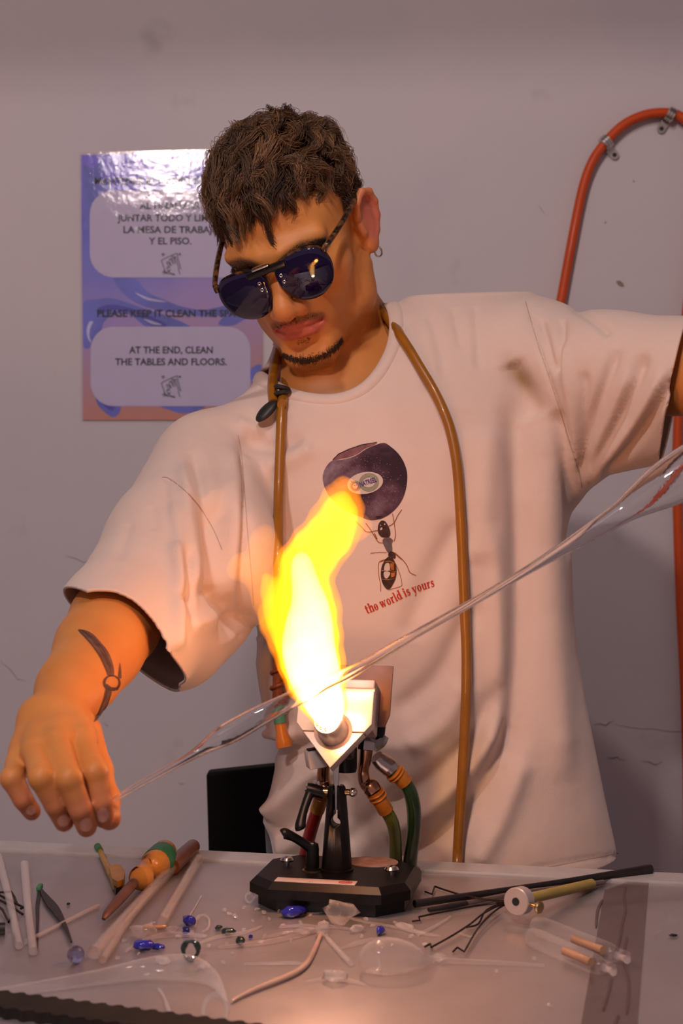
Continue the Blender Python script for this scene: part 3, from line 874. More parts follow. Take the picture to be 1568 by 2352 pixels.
# ---- neck and trunk
NB = P(772, 862, 1.625)
S.cone(H(0, 0.022, -0.045), NB, 0.056, 0.060, 0.03)
S.cone(H(0.0, 0.050, -0.01), NB + Vector((0.0, 0.045, 0.01)), 0.050, 0.056, 0.03)
S.cone(P(790, 745, 1.630), P(900, 822, 1.645), 0.036, 0.045, 0.03)
SL = P(478, 1085, 1.560); SRt = P(1215, 850, 1.580)
S.cone(NB + Vector((-0.02, 0.01, -0.045)), SL, 0.050, 0.042, 0.04)
S.cone(NB + Vector((0.02, 0.01, -0.02)), SRt, 0.050, 0.042, 0.04)
S.ell(P(880, 1090, 1.605), (0.130, 0.075, 0.130), None, 0.05)
S.ell(P(775, 955, 1.600), (0.085, 0.066, 0.055), None, 0.04)
# ---- his right arm (left in the picture) and hand
EL = P(262, 1428, 1.320); WR = P(123, 1652, 1.135)
S.chain([SL, SL.lerp(EL, 0.5), EL], [0.050, 0.044, 0.0375], 0.02)
fa = WR - EL
S.cone(EL, EL + fa * 0.30, 0.0360, 0.0335, 0.02)
S.cone(EL + fa * 0.30, EL + fa * 0.72, 0.0335, 0.0255, 0.02)
S.cone(EL + fa * 0.72, WR, 0.0262, 0.0215, 0.02)
S.cone(EL + fa * 0.05 + Vector((0.006, 0, 0)), EL + fa * 0.55 + Vector((0.004, 0, -0.002)), 0.0325, 0.0270, 0.02)
mcp = [P(186, 1700, 1.086), P(131, 1706, 1.072), P(83, 1727, 1.070), P(44, 1757, 1.082)]
pip = [P(217, 1775, 1.046), P(158, 1790, 1.028), P(95, 1786, 1.027), P(28, 1788, 1.050)]
dip = [P(231, 1842, 1.044), P(184, 1857, 1.030), P(127, 1848, 1.032), P(53, 1836, 1.050)]
tip = [P(239, 1879, 1.053), P(199, 1899, 1.042), P(147, 1888, 1.043), P(73, 1864, 1.058)]
wr0 = [WR + Vector((0.012, -0.002, 0)), WR + Vector((0.004, -0.004, 0)), WR + Vector((-0.005, -0.004, 0)), WR + Vector((-0.012, 0.0, 0))]
for i in range(4):
    f = (1.0, 1.0, 0.95, 0.86)[i]
    S.cone(wr0[i], mcp[i] + Vector((0, 0.004, -0.001)), 0.0165, 0.0112 * f, 0.009)
    S.cone(wr0[i].lerp(mcp[i], 0.5), mcp[i], 0.0105, 0.0118 * f, 0.006)
for i in range(3): S.cone(mcp[i].lerp(wr0[i], 0.30) + Vector((0, 0.004, 0)), mcp[i + 1].lerp(wr0[i + 1], 0.30) + Vector((0, 0.004, 0)), 0.0118, 0.0112, 0.006)
for i in range(4):
    f = (1.0, 1.0, 0.95, 0.88)[i]
    S.cone(mcp[i], pip[i], 0.0106 * f, 0.0094 * f, 0.0025)
    S.cone(pip[i], dip[i], 0.0094 * f, 0.0084 * f, 0.0018)
    S.cone(dip[i], tip[i], 0.0084 * f, 0.0076 * f, 0.0015)
    S.cone(pip[i], pip[i] + (mcp[i] - pip[i]) * 0.12, 0.0099 * f, 0.0097 * f, 0.002)
th = [P(178, 1690, 1.140), P(214, 1772, 1.120), P(240, 1836, 1.094), P(251, 1880, 1.068)]
S.chain(th, [0.020, 0.0145, 0.0112, 0.0088], 0.006)
# ---- his left arm (runs out of the picture to the right)
EL2 = P(1690, 862, 1.400)
S.chain([SRt, SRt.lerp(EL2, 0.5), EL2], [0.050, 0.045, 0.040], 0.02)
WR2 = P(1880, 1040, 1.235)
S.chain([EL2, EL2.lerp(WR2, 0.35), WR2], [0.040, 0.038, 0.027], 0.02)
ROD_R = P(1885, 910, 1.150)                    # where the far end of the blown tube is held
pal2 = WR2.lerp(ROD_R, 0.55)
S.cone(WR2, pal2, 0.026, 0.026, 0.02)
ax2 = Vector((0.86, 0.0, 0.50)).normalized()
for i in range(4):
    b0 = pal2 + ax2 * (0.024 - 0.016 * i) + Vector((0, -0.012, 0.012))
    b1 = ROD_R + ax2 * (0.026 - 0.017 * i) + Vector((-0.006, -0.022, 0.010)); b2 = b1 + Vector((-0.014, 0.020, 0.010)); b3 = b2 + Vector((-0.012, 0.016, -0.014))
    S.chain([pal2, b0, b1, b2, b3], [0.016, 0.012, 0.0102, 0.009, 0.0078], 0.005)
S.chain([pal2, pal2 + Vector((-0.03, 0.0, 0.006)), ROD_R + Vector((-0.040, -0.012, -0.018)), ROD_R + Vector((-0.030, -0.016, -0.006))], [0.018, 0.013, 0.011, 0.009], 0.006)

BV, BF = S.mesh(np.array([-0.34, 0.98, 0.90]), np.array([0.62, 1.78, 1.73]), 0.0017, 1)
body_me = np_mesh('body', BV, BF)
# colour of the skin: lips, ear and finger redness, shaved stubble, brows (belong to the skin itself)
HMin = np.array(HMi)
loc = (np.c_[BV, np.ones(len(BV))] @ HMin.T)[:, :3]
def blob(c, r, p=2.0):
    q = (loc - np.array(c)) / np.array(r)
    return np.clip(1.4 * np.exp(-(q * q).sum(1) ** (p / 2)), 0, 1)
def segs(pts, w, h=1.0):
    out = np.zeros(len(BV))
    for i in range(len(pts) - 1):
        a = np.array(pts[i]); b = np.array(pts[i + 1]); ba = b - a
        t = np.clip(((loc - a) @ ba) / (ba @ ba), 0, 1)
        d = np.linalg.norm(loc - a - t[:, None] * ba, axis=1)
        out = np.maximum(out, np.exp(-(d / w) ** 4))
    return out * h
lips = np.zeros(len(BV))
for s in (-1, 1):
    lips = np.maximum(lips, segs([(0, -0.104, -0.0560), (s * 0.012, -0.102, -0.0562), (s * 0.026, -0.090, -0.0605)], 0.0066))
    lips = np.maximum(lips, segs([(0, -0.104, -0.0675), (s * 0.013, -0.101, -0.0670), (s * 0.025, -0.090, -0.0618)], 0.0082))
stub = np.zeros(len(BV))
for s in (-1, 1):
    stub = np.maximum(stub, segs([(s * 0.005, -0.106, -0.0475), (s * 0.016, -0.101, -0.0490), (s * 0.028, -0.090, -0.056)], 0.0050, 0.62))
    stub = np.maximum(stub, segs([(s * 0.016, -0.098, 0.021), (s * 0.036, -0.092, 0.026), (s * 0.056, -0.074, 0.019)], 0.0055, 0.85))
    stub = np.maximum(stub, segs([(s * 0.062, -0.004, -0.05), (s * 0.056, -0.020, -0.085), (s * 0.03, -0.08, -0.112)], 0.020, 0.22))
stub = np.maximum(stub, segs([(0, -0.104, -0.078), (0, -0.103, -0.084)], 0.0048, 0.75))
stub = np.maximum(stub, segs([(-0.014, -0.096, -0.113), (0.014, -0.096, -0.113)], 0.014, 0.55))
scalp = np.clip((loc[:, 2] - 0.055 + np.where(loc[:, 1] > -0.03, 0.9 * (loc[:, 1] + 0.03), 0) * 1.0) / 0.02, 0, 1) * (np.abs(loc[:, 0]) < 0.0735) * (loc[:, 2] > -0.03) * (loc[:, 2] < 0.2) * (np.linalg.norm(loc - np.array([0, 0.018, 0.045]), axis=1) < 0.13)
red = np.zeros(len(BV))
for s in (-1, 1): red = np.maximum(red, blob((s * 0.087, 0.020, 0.002), (0.012, 0.026, 0.038)))
red = np.maximum(red, 0.35 * blob((0, -0.115, -0.032), (0.016, 0.016, 0.016)))
for t_ in tip + dip: 
    q = (BV - np.array(t_)) / 0.016
    red = np.maximum(red, 0.75 * np.exp(-(q * q).sum(1)))
ca = body_me.color_attributes.new('tint', 'FLOAT_COLOR', 'POINT')
ca.data.foreach_set('color', np.stack([lips, np.maximum(stub, scalp), red, np.ones(len(BV))], 1).astype(np.float32).ravel())
def skin_material():
    m, nt, N, L, b = nodes_of('skin')
    at = N.new('ShaderNodeAttribute'); at.attribute_name = 'tint'
    sp_ = N.new('ShaderNodeSeparateColor'); L.new(at.outputs['Color'], sp_.inputs[0])
    tc = N.new('ShaderNodeTexCoord')
    n1 = N.new('ShaderNodeTexNoise'); n1.inputs['Scale'].default_value = 22; n1.inputs['Detail'].default_value = 5
    n2 = N.new('ShaderNodeTexNoise'); n2.inputs['Scale'].default_value = 900; n2.inputs['Detail'].default_value = 2
    L.new(tc.outputs['Object'], n1.inputs['Vector']); L.new(tc.outputs['Object'], n2.inputs['Vector'])
    r = N.new('ShaderNodeValToRGB')
    r.color_ramp.elements[0].position = .3; r.color_ramp.elements[0].color = (0.62, 0.230, 0.056, 1)
    r.color_ramp.elements[1].position = .7; r.color_ramp.elements[1].color = (0.69, 0.280, 0.075, 1)
    L.new(n1.outputs[0], r.inputs[0])
    def mixc(fac, col, src):
        mx = N.new('ShaderNodeMix'); mx.data_type = 'RGBA'; L.new(fac, mx.inputs[0]); L.new(src, mx.inputs[6]); mx.inputs[7].default_value = col
        return mx.outputs[2]
    c1 = mixc(sp_.outputs[2], (0.56, 0.17, 0.105, 1), r.outputs[0])
    c2 = mixc(sp_.outputs[0], (0.55, 0.125, 0.080, 1), c1)
    st = N.new('ShaderNodeMath'); st.operation = 'MULTIPLY'; st.use_clamp = True
    rr = N.new('ShaderNodeMapRange'); rr.inputs[1].default_value = .40; rr.inputs[2].default_value = .60; rr.inputs[3].default_value = 0.65; rr.inputs[4].default_value = 1.15
    L.new(n2.outputs[0], rr.inputs[0]); L.new(sp_.outputs[1], st.inputs[0]); L.new(rr.outputs[0], st.inputs[1])
    c3 = mixc(st.outputs[0], (0.050, 0.026, 0.014, 1), c2)
    L.new(c3, b.inputs['Base Color'])
    b.inputs['Roughness'].default_value = 0.48
    b.inputs['Specular IOR Level'].default_value = 0.35
    b.inputs['Subsurface Weight'].default_value = 0.25
    b.inputs['Subsurface Radius'].default_value = (0.010, 0.0035, 0.0018)
    b.inputs['Subsurface Scale'].default_value = 0.5
    bp = N.new('ShaderNodeBump'); bp.inputs['Strength'].default_value = 0.10; bp.inputs['Distance'].default_value = 0.0006
    L.new(n2.outputs[0], bp.inputs['Height']); L.new(bp.outputs[0], b.inputs['Normal'])
    return m
M_skin = skin_material()
body = link('body', body_me, M_skin, person)
body_bvh = BVHTree.FromPolygons([tuple(q) for q in BV.tolist()], [tuple(q) for q in BF.tolist()])
# fingernails
M_nail = pmat('fingernail', (0.78, 0.34, 0.24, 1), 0.25, var=0.05, coat=0.3)
bm_ = ray_mapper(body_bvh, 0.0006, 1.05)
for cx, cy, a, b, r in ((236, 1871, 14, 17, 0.15), (197, 1893, 14, 16, 0.2), (145, 1884, 13, 14, 0.25), (71, 1860, 11, 11, 0.3)):
    D2().poly(ellipse_pts(cx, cy, a, b, r)).lay('fingernail', bm_, M_nail, body, 6)
# swift-like tattoo on the forearm
M_tat = pmat('tattoo_ink', (0.150, 0.078, 0.062, 1), 0.5, var=0.35, scale=160, alpha=0.80)
M_tat2 = pmat('tattoo_ink_dark', (0.085, 0.040, 0.036, 1), 0.5, var=0.3, scale=160, alpha=0.85)
fm = ray_mapper(body_bvh, 0.0004, 1.2)
z6 = lambda pts: [(a / 3.267, 1360 + b / 3.267) for a, b in pts]
tat = D2()
tat.poly([tuple(q) for q in spline(z6([(585, 285), (640, 288), (700, 320), (760, 385), (810, 450), (845, 540), (852, 625), (805, 625), (790, 570), (750, 490), (700, 410), (640, 345)]), 4, True)])
tat.poly([tuple(q) for q in spline(z6([(898, 530), (906, 580), (908, 645), (886, 640), (888, 590)]), 3, True)])
tat.poly([tuple(q) for q in spline(z6([(795, 720), (835, 745), (822, 800), (790, 870), (740, 945), (700, 975), (740, 890), (772, 800)]), 4, True)])
tat.lay('tattoo', fm, M_tat, body, 6)
t2 = D2()
ring_o = z6(ellipse_pts(836, 682, 66, 60)); ring_i = z6(ellipse_pts(838, 678, 50, 46))
n = len(ring_o)
t2.add((ring_o + ring_i, [(i, (i + 1) % n, n + (i + 1) % n, n + i) for i in range(n)]))
t2.poly(z6([(775, 690), (800, 690), (830, 712), (870, 715), (895, 700), (880, 735), (840, 742), (800, 725)]))
for pts, wd in (([(590, 288), (680, 390), (750, 490), (800, 600)], 2.0), ([(605, 286), (690, 340), (770, 430), (830, 560)], 1.6), ([(640, 310), (730, 400), (800, 520), (830, 610)], 1.3), ([(800, 740), (770, 830), (720, 950)], 1.6), ([(826, 750), (800, 850), (715, 965)], 1.4)):
    t2.stroke([tuple(q) for q in spline(z6(pts), 4)], wd)
t2.lay('tattoo_lines', ray_mapper(body_bvh, 0.0006, 1.2), M_tat2, body, 6)

# ------------------------------------------------------------------ T-shirt
K = SDF()
rows = [(690, 930, 1225, 1.620, .045), (730, 900, 1275, 1.615, .060), (790, 800, 1302, 1.610, .080), (860, 660, 1318, 1.605, .098), (950, 560, 1326, 1.598, .112), (1050, 520, 1328, 1.592, .118), (1150, 525, 1322, 1.588, .120),
        (1250, 540, 1304, 1.585, .118), (1400, 566, 1308, 1.582, .116), (1500, 588, 1320, 1.582, .116), (1600, 608, 1338, 1.582, .116), (1700, 628, 1358, 1.582, .117), (1760, 632, 1370, 1.582, .118), (1820, 620, 1382, 1.582, .119), (1880, 606, 1395, 1.582, .120),
        (1940, 626, 1408, 1.582, .121), (2010, 642, 1420, 1.582, .122), (2100, 650, 1432, 1.582, .122)]
zz = np.array([CAMZ - (r[0] - 1176) / FPX * r[3] for r in rows])[::-1]
LL = np.array([(r[1] - 784) / FPX * r[3] for r in rows])[::-1]; RR = np.array([(r[2] - 784) / FPX * r[3] for r in rows])[::-1]
YC = np.array([r[3] for r in rows])[::-1]; BD = np.array([r[4] for r in rows])[::-1]
def torso(p):
    z = p[:, 2]
    l = np.interp(z, zz, LL); r = np.interp(z, zz, RR); y = np.interp(z, zz, YC); b = np.interp(z, zz, BD)
    a = (r - l) / 2; cx = (r + l) / 2
    u = np.abs((p[:, 0] - cx) / a); v = np.abs((p[:, 1] - y) / b)
    d = ((u ** 2.5 + v ** 2.5) ** (1 / 2.5) - 1) * b
    d = np.maximum(d, (z - zz[-1]) * 0.8)
    return np.maximum(d, zz[0] - z)
K.func(torso, (0.09, 1.6, 1.08), 0.50, 0.02)
# shoulders, sleeves
K.cone(P(740, 960, 1.610), P(500, 1072, 1.560), 0.058, 0.056, 0.03)
K.cone(P(870, 856, 1.620), P(1225, 832, 1.580), 0.064, 0.066, 0.03)
K.cone(P(486, 1088, 1.550), P(452, 1285, 1.440), 0.060, 0.083, 0.018)
K.cone(P(452, 1285, 1.440), P(300, 1472, 1.320), 0.083, 0.058, 0.014)
K.cone(P(480, 1330, 1.470), P(400, 1470, 1.400), 0.070, 0.050, 0.03)
K.cone(P(300, 1472, 1.320), P(238, 1545, 1.270), 0.058, 0.055, 0.02)
K.cone(P(1225, 845, 1.575), P(1400, 862, 1.500), 0.070, 0.063, 0.02)
K.cone(P(1400, 862, 1.500), P(1650, 872, 1.420), 0.063, 0.062, 0.02)
K.cone(P(1255, 1000, 1.560), P(1440, 965, 1.500), 0.066, 0.048, 0.03)
K.cone(P(1440, 965, 1.500), P(1650, 945, 1.440), 0.046, 0.046, 0.02)
K.chain([SL + Vector((0, 0, 0.004)), SL.lerp(EL, 0.5), EL, EL + fa * 0.5], [0.058, 0.054, 0.050, 0.050], 0.02)
# neck stub (opened below)
K.cone(P(752, 905, 1.610), P(735, 760, 1.600), 0.074, 0.070, 0.03)
TV, TF = K.mesh(np.array([-0.36, 1.26, 0.77]), np.array([0.44, 1.76, 1.47]), 0.0034, 2)
TN = vnormals(TV, TF)
pxy = np.stack([784 + FPX * TV[:, 0] / TV[:, 1], 1176 - FPX * (TV[:, 2] - CAMZ) / TV[:, 1]], 1)
front = np.clip((-TN[:, 1] + 0.25) / 0.5, 0, 1)
disp = np.zeros(len(TV))
def fold(pts, amp, w, sharp=False, wts=None):
    """ridge (amp > 0) or valley (amp < 0) running along a line over the front of the cloth"""
    global disp
    q = np.array(spline(pts, 4)); best = np.full(len(TV), 1e9); tt = np.zeros(len(TV)); m = len(q) - 1
    pad = (6 if sharp else 2.6) * w
    sel = np.nonzero((pxy > q.min(0) - pad).all(1) & (pxy < q.max(0) + pad).all(1) & (front > 0))[0]
    pp = pxy[sel]; best = best[sel]; tt = tt[sel]
    for i in range(m):
        a, b = q[i], q[i + 1]; ba = b - a
        t = np.clip(((pp - a) @ ba) / (ba @ ba + 1e-9), 0, 1)
        d = np.linalg.norm(pp - a - t[:, None] * ba, axis=1)
        k = d < best; best[k] = d[k]; tt[k] = (i + t[k]) / m
    prof = np.exp(-best / w) if sharp else np.exp(-(best / w) ** 2)
    env = np.interp(tt, [0, 0.12, 0.85, 1], [0.15, 1, 1, 0.15])
    disp[sel] += amp * prof * env * front[sel]
mm = 0.001
# left sleeve and its border with the body
fold([(552, 1010), (566, 1150), (574, 1300), (588, 1440), (594, 1500)], -7 * mm, 9, True)
fold([(530, 1020), (545, 1150), (552, 1300), (560, 1400)], 5 * mm, 18)
fold([(440, 1030), (470, 1150), (500, 1290), (530, 1390)], -6 * mm, 16)
fold([(420, 1060), (440, 1180), (450, 1290), (440, 1400)], 5 * mm, 16)
fold([(400, 1250), (408, 1340), (400, 1440), (395, 1500)], 5 * mm, 14)
fold([(430, 1260), (425, 1380), (418, 1480)], -5 * mm, 14)
fold([(375, 1100), (385, 1180), (395, 1260)], -2 * mm, 11)
fold([(350, 1160), (355, 1220)], -1.2 * mm, 12)
fold([(488, 1120), (522, 1280), (545, 1400), (562, 1465)], -17 * mm, 46)
fold([(400, 1150), (415, 1280), (412, 1400), (398, 1500)], 5 * mm, 26)
fold([(520, 1350), (560, 1440), (575, 1470)], -5 * mm, 24)
fold([(430, 1440), (500, 1420), (570, 1440)], 5 * mm, 20)
fold([(400, 1390), (470, 1350), (540, 1370)], -4 * mm, 22)
fold([(270, 1290), (290, 1230), (300, 1200)], -1.4 * mm, 12)
fold([(372, 1097), (400, 1106), (440, 1140), (470, 1190), (500, 1240), (520, 1290)], -2.2 * mm, 4, True)
# chest
fold([(640, 940), (600, 1000), (560, 1040)], -4 * mm, 26)
fold([(560, 990), (600, 1020), (640, 1025), (700, 1000)], -4 * mm, 16)
fold([(545, 965), (580, 985), (620, 985)], 3 * mm, 14)
fold([(600, 1075), (660, 1060), (720, 1020)], 4 * mm, 22)
fold([(930, 730), (960, 800), (990, 900)], -2 * mm, 12)
fold([(985, 720), (1010, 800), (1020, 880)], -2 * mm, 10)
fold([(1040, 705), (1060, 800)], -2 * mm, 10)
fold([(1090, 700), (1095, 760), (1100, 850)], -2 * mm, 9)
fold([(1170, 830), (1195, 880), (1230, 960)], -8 * mm, 24)
fold([(1060, 1195), (1010, 1290), (960, 1400), (935, 1470)], -5 * mm, 30)
fold([(1120, 980), (1110, 1150), (1090, 1300)], 5 * mm, 34)
fold([(1180, 900), (1195, 1100), (1200, 1350), (1190, 1600), (1165, 1760)], -10 * mm, 30)
fold([(1130, 1200), (1140, 1400), (1140, 1600), (1110, 1760)], 5 * mm, 26)
fold([(1250, 1050), (1262, 1300), (1275, 1550), (1290, 1800)], 7 * mm, 36)
fold([(1270, 940), (1295, 1040), (1310, 1180), (1300, 1260)], -8 * mm, 16)
fold([(1210, 690), (1235, 790), (1270, 900), (1310, 1020), (1335, 1100)], -3.0 * mm, 4, True)
# right sleeve: folds fanning out of the armpit
fold([(1335, 1110), (1350, 1000), (1390, 880), (1420, 800)], -5 * mm, 13)
fold([(1340, 1110), (1400, 1000), (1450, 890), (1480, 810)], -7 * mm, 16)
fold([(1345, 1110), (1380, 1020), (1420, 930), (1450, 850)], 5 * mm, 13)
fold([(1350, 1110), (1420, 1020), (1480, 940), (1530, 850)], 6 * mm, 15)
fold([(1380, 1090), (1450, 1020), (1510, 930), (1545, 850)], -6 * mm, 12)
fold([(1330, 1090), (1320, 980), (1300, 860), (1290, 780)], 4 * mm, 12)
fold([(1292, 730), (1286, 800), (1278, 860)], -5 * mm, 9)
fold([(1240, 730), (1258, 800), (1268, 850)], -4 * mm, 8)
fold([(1310, 700), (1370, 740), (1400, 770)], -3 * mm, 10)
fold([(1330, 1090), (1340, 960), (1340, 850)], -4 * mm, 12)
# belly and hem
fold([(905, 1640), (1000, 1560), (1060, 1450), (1090, 1380)], -5 * mm, 26)
fold([(930, 1720), (1020, 1660), (1070, 1560)], 5 * mm, 26)
fold([(880, 1860), (990, 1790), (1090, 1690), (1150, 1560)], -7 * mm, 24)
fold([(900, 1960), (1000, 1930), (1110, 1810), (1180, 1660)], -9 * mm, 24)
fold([(880, 1920), (980, 1860), (1080, 1760), (1140, 1650)], 7 * mm, 22)
fold([(1090, 1990), (1150, 1880), (1200, 1740)], 6 * mm, 26)
fold([(620, 1700), (650, 1722), (700, 1715), (740, 1690)], -10 * mm, 18)
fold([(618, 1680), (640, 1690), (680, 1690)], 9 * mm, 18)
fold([(625, 1920), (660, 1890), (700, 1850), (740, 1820), (800, 1790)], -9 * mm, 20)
fold([(610, 1875), (650, 1850), (700, 1800), (760, 1750)], 9 * mm, 26)
fold([(640, 1960), (700, 1920), (760, 1870)], 6 * mm, 22)
fold([(790, 1940), (860, 1880), (930, 1810)], -5 * mm, 22)
fold([(1200, 2002), (1300, 1982), (1430, 1962)], -2.0 * mm, 4, True)
fold([(600, 1500), (612, 1600), (622, 1680)], 4 * mm, 14)
TV = TV + TN * (1.4 * disp)[:, None]
shirt_me = np_mesh('t_shirt', TV, TF)
bm = bmesh.new(); bm.from_mesh(shirt_me)
def cut(co, no, sel):
    geom = [f for f in bm.faces if sel(f.calc_center_median())]
    es = set(e_ for f in geom for e_ in f.edges); vs_ = set(v for f in geom for v in f.verts)
    bmesh.ops.bisect_plane(bm, geom=list(vs_) + list(es) + geom, plane_co=co, plane_no=no, clear_outer=True, dist=1e-6)
CUFF_L = (P(300, 1470, 1.320), Vector((-0.56, -0.34, -0.76)).normalized())
cut(*CUFF_L, lambda q: q.x < -0.112 and q.y < 1.56)
CUFF_R = (P(1545, 905, 1.455), Vector((0.93, -0.27, -0.20)).normalized())
cut(*CUFF_R, lambda q: q.x > 0.27 and q.z > 1.16)
cut(Vector((0, 1.55, 0.800)), Vector((0.10, 0, -1)), lambda q: q.z < 0.90)
PL = P(598, 866, 1.600); PR = P(894, 728, 1.612); PF = P(705, 899, 1.515)
NN = (PR - PL).cross(PF - PL).normalized()
if NN.z < 0: NN = -NN
NN = (NN + Vector((0, 0.15, 0.35))).normalized()
cen = (PL + PR) / 2 + Vector((0, -0.006, 0))
ux = (PR - PL); ux = (ux - NN * ux.dot(NN)).normalized(); uy = NN.cross(ux)
if uy.y > 0: uy = -uy                                   # uy points to the chest
RU = abs((PR - PL).dot(ux)) / 2 * 1.04; RF = max(0.075, abs((PF - cen).dot(uy))) * 1.28
def ncoord(q):
    d = q - cen; a_ = d.dot(ux) / RU; b_ = d.dot(uy)
    b_ = b_ / (RF if b_ > 0 else 0.070)
    return math.hypot(a_, b_), d.dot(NN)
kill = []
for f in bm.faces:
    q = f.calc_center_median()
    if q.z < 1.2 or abs(q.x + 0.02) > 0.14: continue
    rr_, hh_ = ncoord(q)
    if rr_ < 1.0 and hh_ > -0.10 and (f.normal.dot(NN) > -0.2 or hh_ > 0.0): kill.append(f)
bmesh.ops.delete(bm, geom=kill, context='FACES')
bm.normal_update()
# neck edge loop: drawn onto the neckline, then used for the collar
edge_v = [v for v in bm.verts if v.is_boundary and v.co.z > 1.22 and abs(v.co.x + 0.02) < 0.15 and ncoord(v.co)[0] < 1.25]
for v in edge_v:
    r_, h_ = ncoord(v.co)
    d = v.co - cen; inpl = d - NN * d.dot(NN)
    v.co = v.co + inpl * (1.0 / max(r_, 0.5) - 1.0)
neck = sorted([(math.atan2((v.co - cen).dot(uy) / RF, (v.co - cen).dot(ux) / RU), v.co.copy()) for v in edge_v], key=lambda q: q[0])
bm.to_mesh(shirt_me); bm.free()
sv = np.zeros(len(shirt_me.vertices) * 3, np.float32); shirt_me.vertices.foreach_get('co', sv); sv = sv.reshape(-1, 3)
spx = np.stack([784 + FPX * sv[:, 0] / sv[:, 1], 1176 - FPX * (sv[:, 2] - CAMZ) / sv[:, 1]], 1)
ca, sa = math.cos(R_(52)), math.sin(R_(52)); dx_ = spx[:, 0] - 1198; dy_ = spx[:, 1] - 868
fold_shade = np.exp(-(((dx_ * ca + dy_ * sa) / 46) ** 2 + ((-dx_ * sa + dy_ * ca) / 20) ** 2)) * (sv[:, 1] < 1.6)  # olive shade of the shoulder fold, painted into the cloth colour
sca = shirt_me.color_attributes.new('fold_shade', 'FLOAT_COLOR', 'POINT')
sca.data.foreach_set('color', np.stack([fold_shade, fold_shade, fold_shade, np.ones_like(fold_shade)], 1).astype(np.float32).ravel())
def cloth_material(name, col, sheen=0.3):
    m, nt, N, L, b = nodes_of(name)
    tc = N.new('ShaderNodeTexCoord')
    n1 = N.new('ShaderNodeTexNoise'); n1.inputs['Scale'].default_value = 14; n1.inputs['Detail'].default_value = 6
    n2 = N.new('ShaderNodeTexNoise'); n2.inputs['Scale'].default_value = 850; n2.inputs['Detail'].default_value = 3
    n3 = N.new('ShaderNodeTexNoise'); n3.inputs['Scale'].default_value = 38; n3.inputs['Detail'].default_value = 4
    for n in (n1, n2, n3): L.new(tc.outputs['Object'], n.inputs['Vector'])
    r = N.new('ShaderNodeValToRGB')
    r.color_ramp.elements[0].position = .3; r.color_ramp.elements[0].color = (col[0] * .96, col[1] * .95, col[2] * .94, 1)
    r.color_ramp.elements[1].position = .7; r.color_ramp.elements[1].color = (col[0], col[1], col[2], 1)
    L.new(n1.outputs[0], r.inputs[0])
    at = N.new('ShaderNodeAttribute'); at.attribute_name = 'fold_shade'
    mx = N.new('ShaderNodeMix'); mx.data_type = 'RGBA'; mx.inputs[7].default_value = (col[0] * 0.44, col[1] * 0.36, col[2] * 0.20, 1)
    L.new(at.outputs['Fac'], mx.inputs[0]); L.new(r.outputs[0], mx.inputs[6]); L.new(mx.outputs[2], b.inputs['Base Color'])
    b.inputs['Roughness'].default_value = 0.9; b.inputs['Specular IOR Level'].default_value = 0.15
    b.inputs['Sheen Weight'].default_value = sheen; b.inputs['Sheen Roughness'].default_value = 0.5
    ad = N.new('ShaderNodeMath'); ad.operation = 'MULTIPLY_ADD'; ad.inputs[1].default_value = 0.10
    L.new(n2.outputs[0], ad.inputs[0]); L.new(n3.outputs[0], ad.inputs[2])
    bp = N.new('ShaderNodeBump'); bp.inputs['Strength'].default_value = 0.28; bp.inputs['Distance'].default_value = 0.003
    L.new(ad.outputs[0], bp.inputs['Height']); L.new(bp.outputs[0], b.inputs['Normal'])
    return m
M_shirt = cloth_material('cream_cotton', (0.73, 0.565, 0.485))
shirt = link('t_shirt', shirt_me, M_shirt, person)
setp(shirt, 'loose cream cotton T-shirt with fruit and ant print')
so = shirt.modifiers.new('cloth_thickness', 'SOLIDIFY'); so.thickness = 0.0026; so.offset = -1
dg = bpy.context.evaluated_depsgraph_get()
shirt_bvh = BVHTree.FromPolygons([tuple(v.co) for v in shirt_me.vertices], [tuple(p.vertices) for p in shirt_me.polygons])
# ribbed collar: a band turned up from the neck edge
ang = np.array([q[0] for q in neck]); pos_ = np.array([tuple(q[1]) for q in neck])
th_ = np.linspace(-math.pi, math.pi, 121)[:-1]
a3 = np.r_[ang - 2 * math.pi, ang, ang + 2 * math.pi]
loop = np.stack([np.interp(th_, a3, np.tile(pos_[:, k], 3)) for k in range(3)], 1)
for _ in range(10): loop = (np.roll(loop, 1, 0) + loop * 2 + np.roll(loop, -1, 0)) / 4
vs = []; fs = []
prof = [(0.0110, -0.0020), (0.0095, 0.0014), (0.0040, 0.0022), (-0.0010, 0.0022), (-0.0050, 0.0016), (-0.0062, 0.0), (-0.0050, -0.0020)]     # outwards along the cloth, away from it
cN = np.array(cen)
for q in loop:
    q = Vector(q); o_ = q - cen; o_ = (o_ - NN * o_.dot(NN)).normalized()
    hit = shirt_bvh.find_nearest(q + o_ * 0.012)
    sl = (hit[0] - q).normalized() if hit[0] is not None else o_
    nrm_ = hit[1] if hit[1] is not None else NN
    up_ = (NN * 0.25 - o_ * 0.75).normalized()
    for a, b in prof:
        vs.append(q + (sl * a if a > 0 else up_ * (-a)) + (nrm_ if a > 0 else (o_ * 0.6 + NN * 0.5).normalized()) * b)
m_ = len(prof); nn = len(loop)
for i in range(nn):
    for k in range(m_ - 1):
        fs.append((i * m_ + k, ((i + 1) % nn) * m_ + k, ((i + 1) % nn) * m_ + k + 1, i * m_ + k + 1))
MB().add(vs, fs).build('collar', M_shirt, shirt, smooth=True)
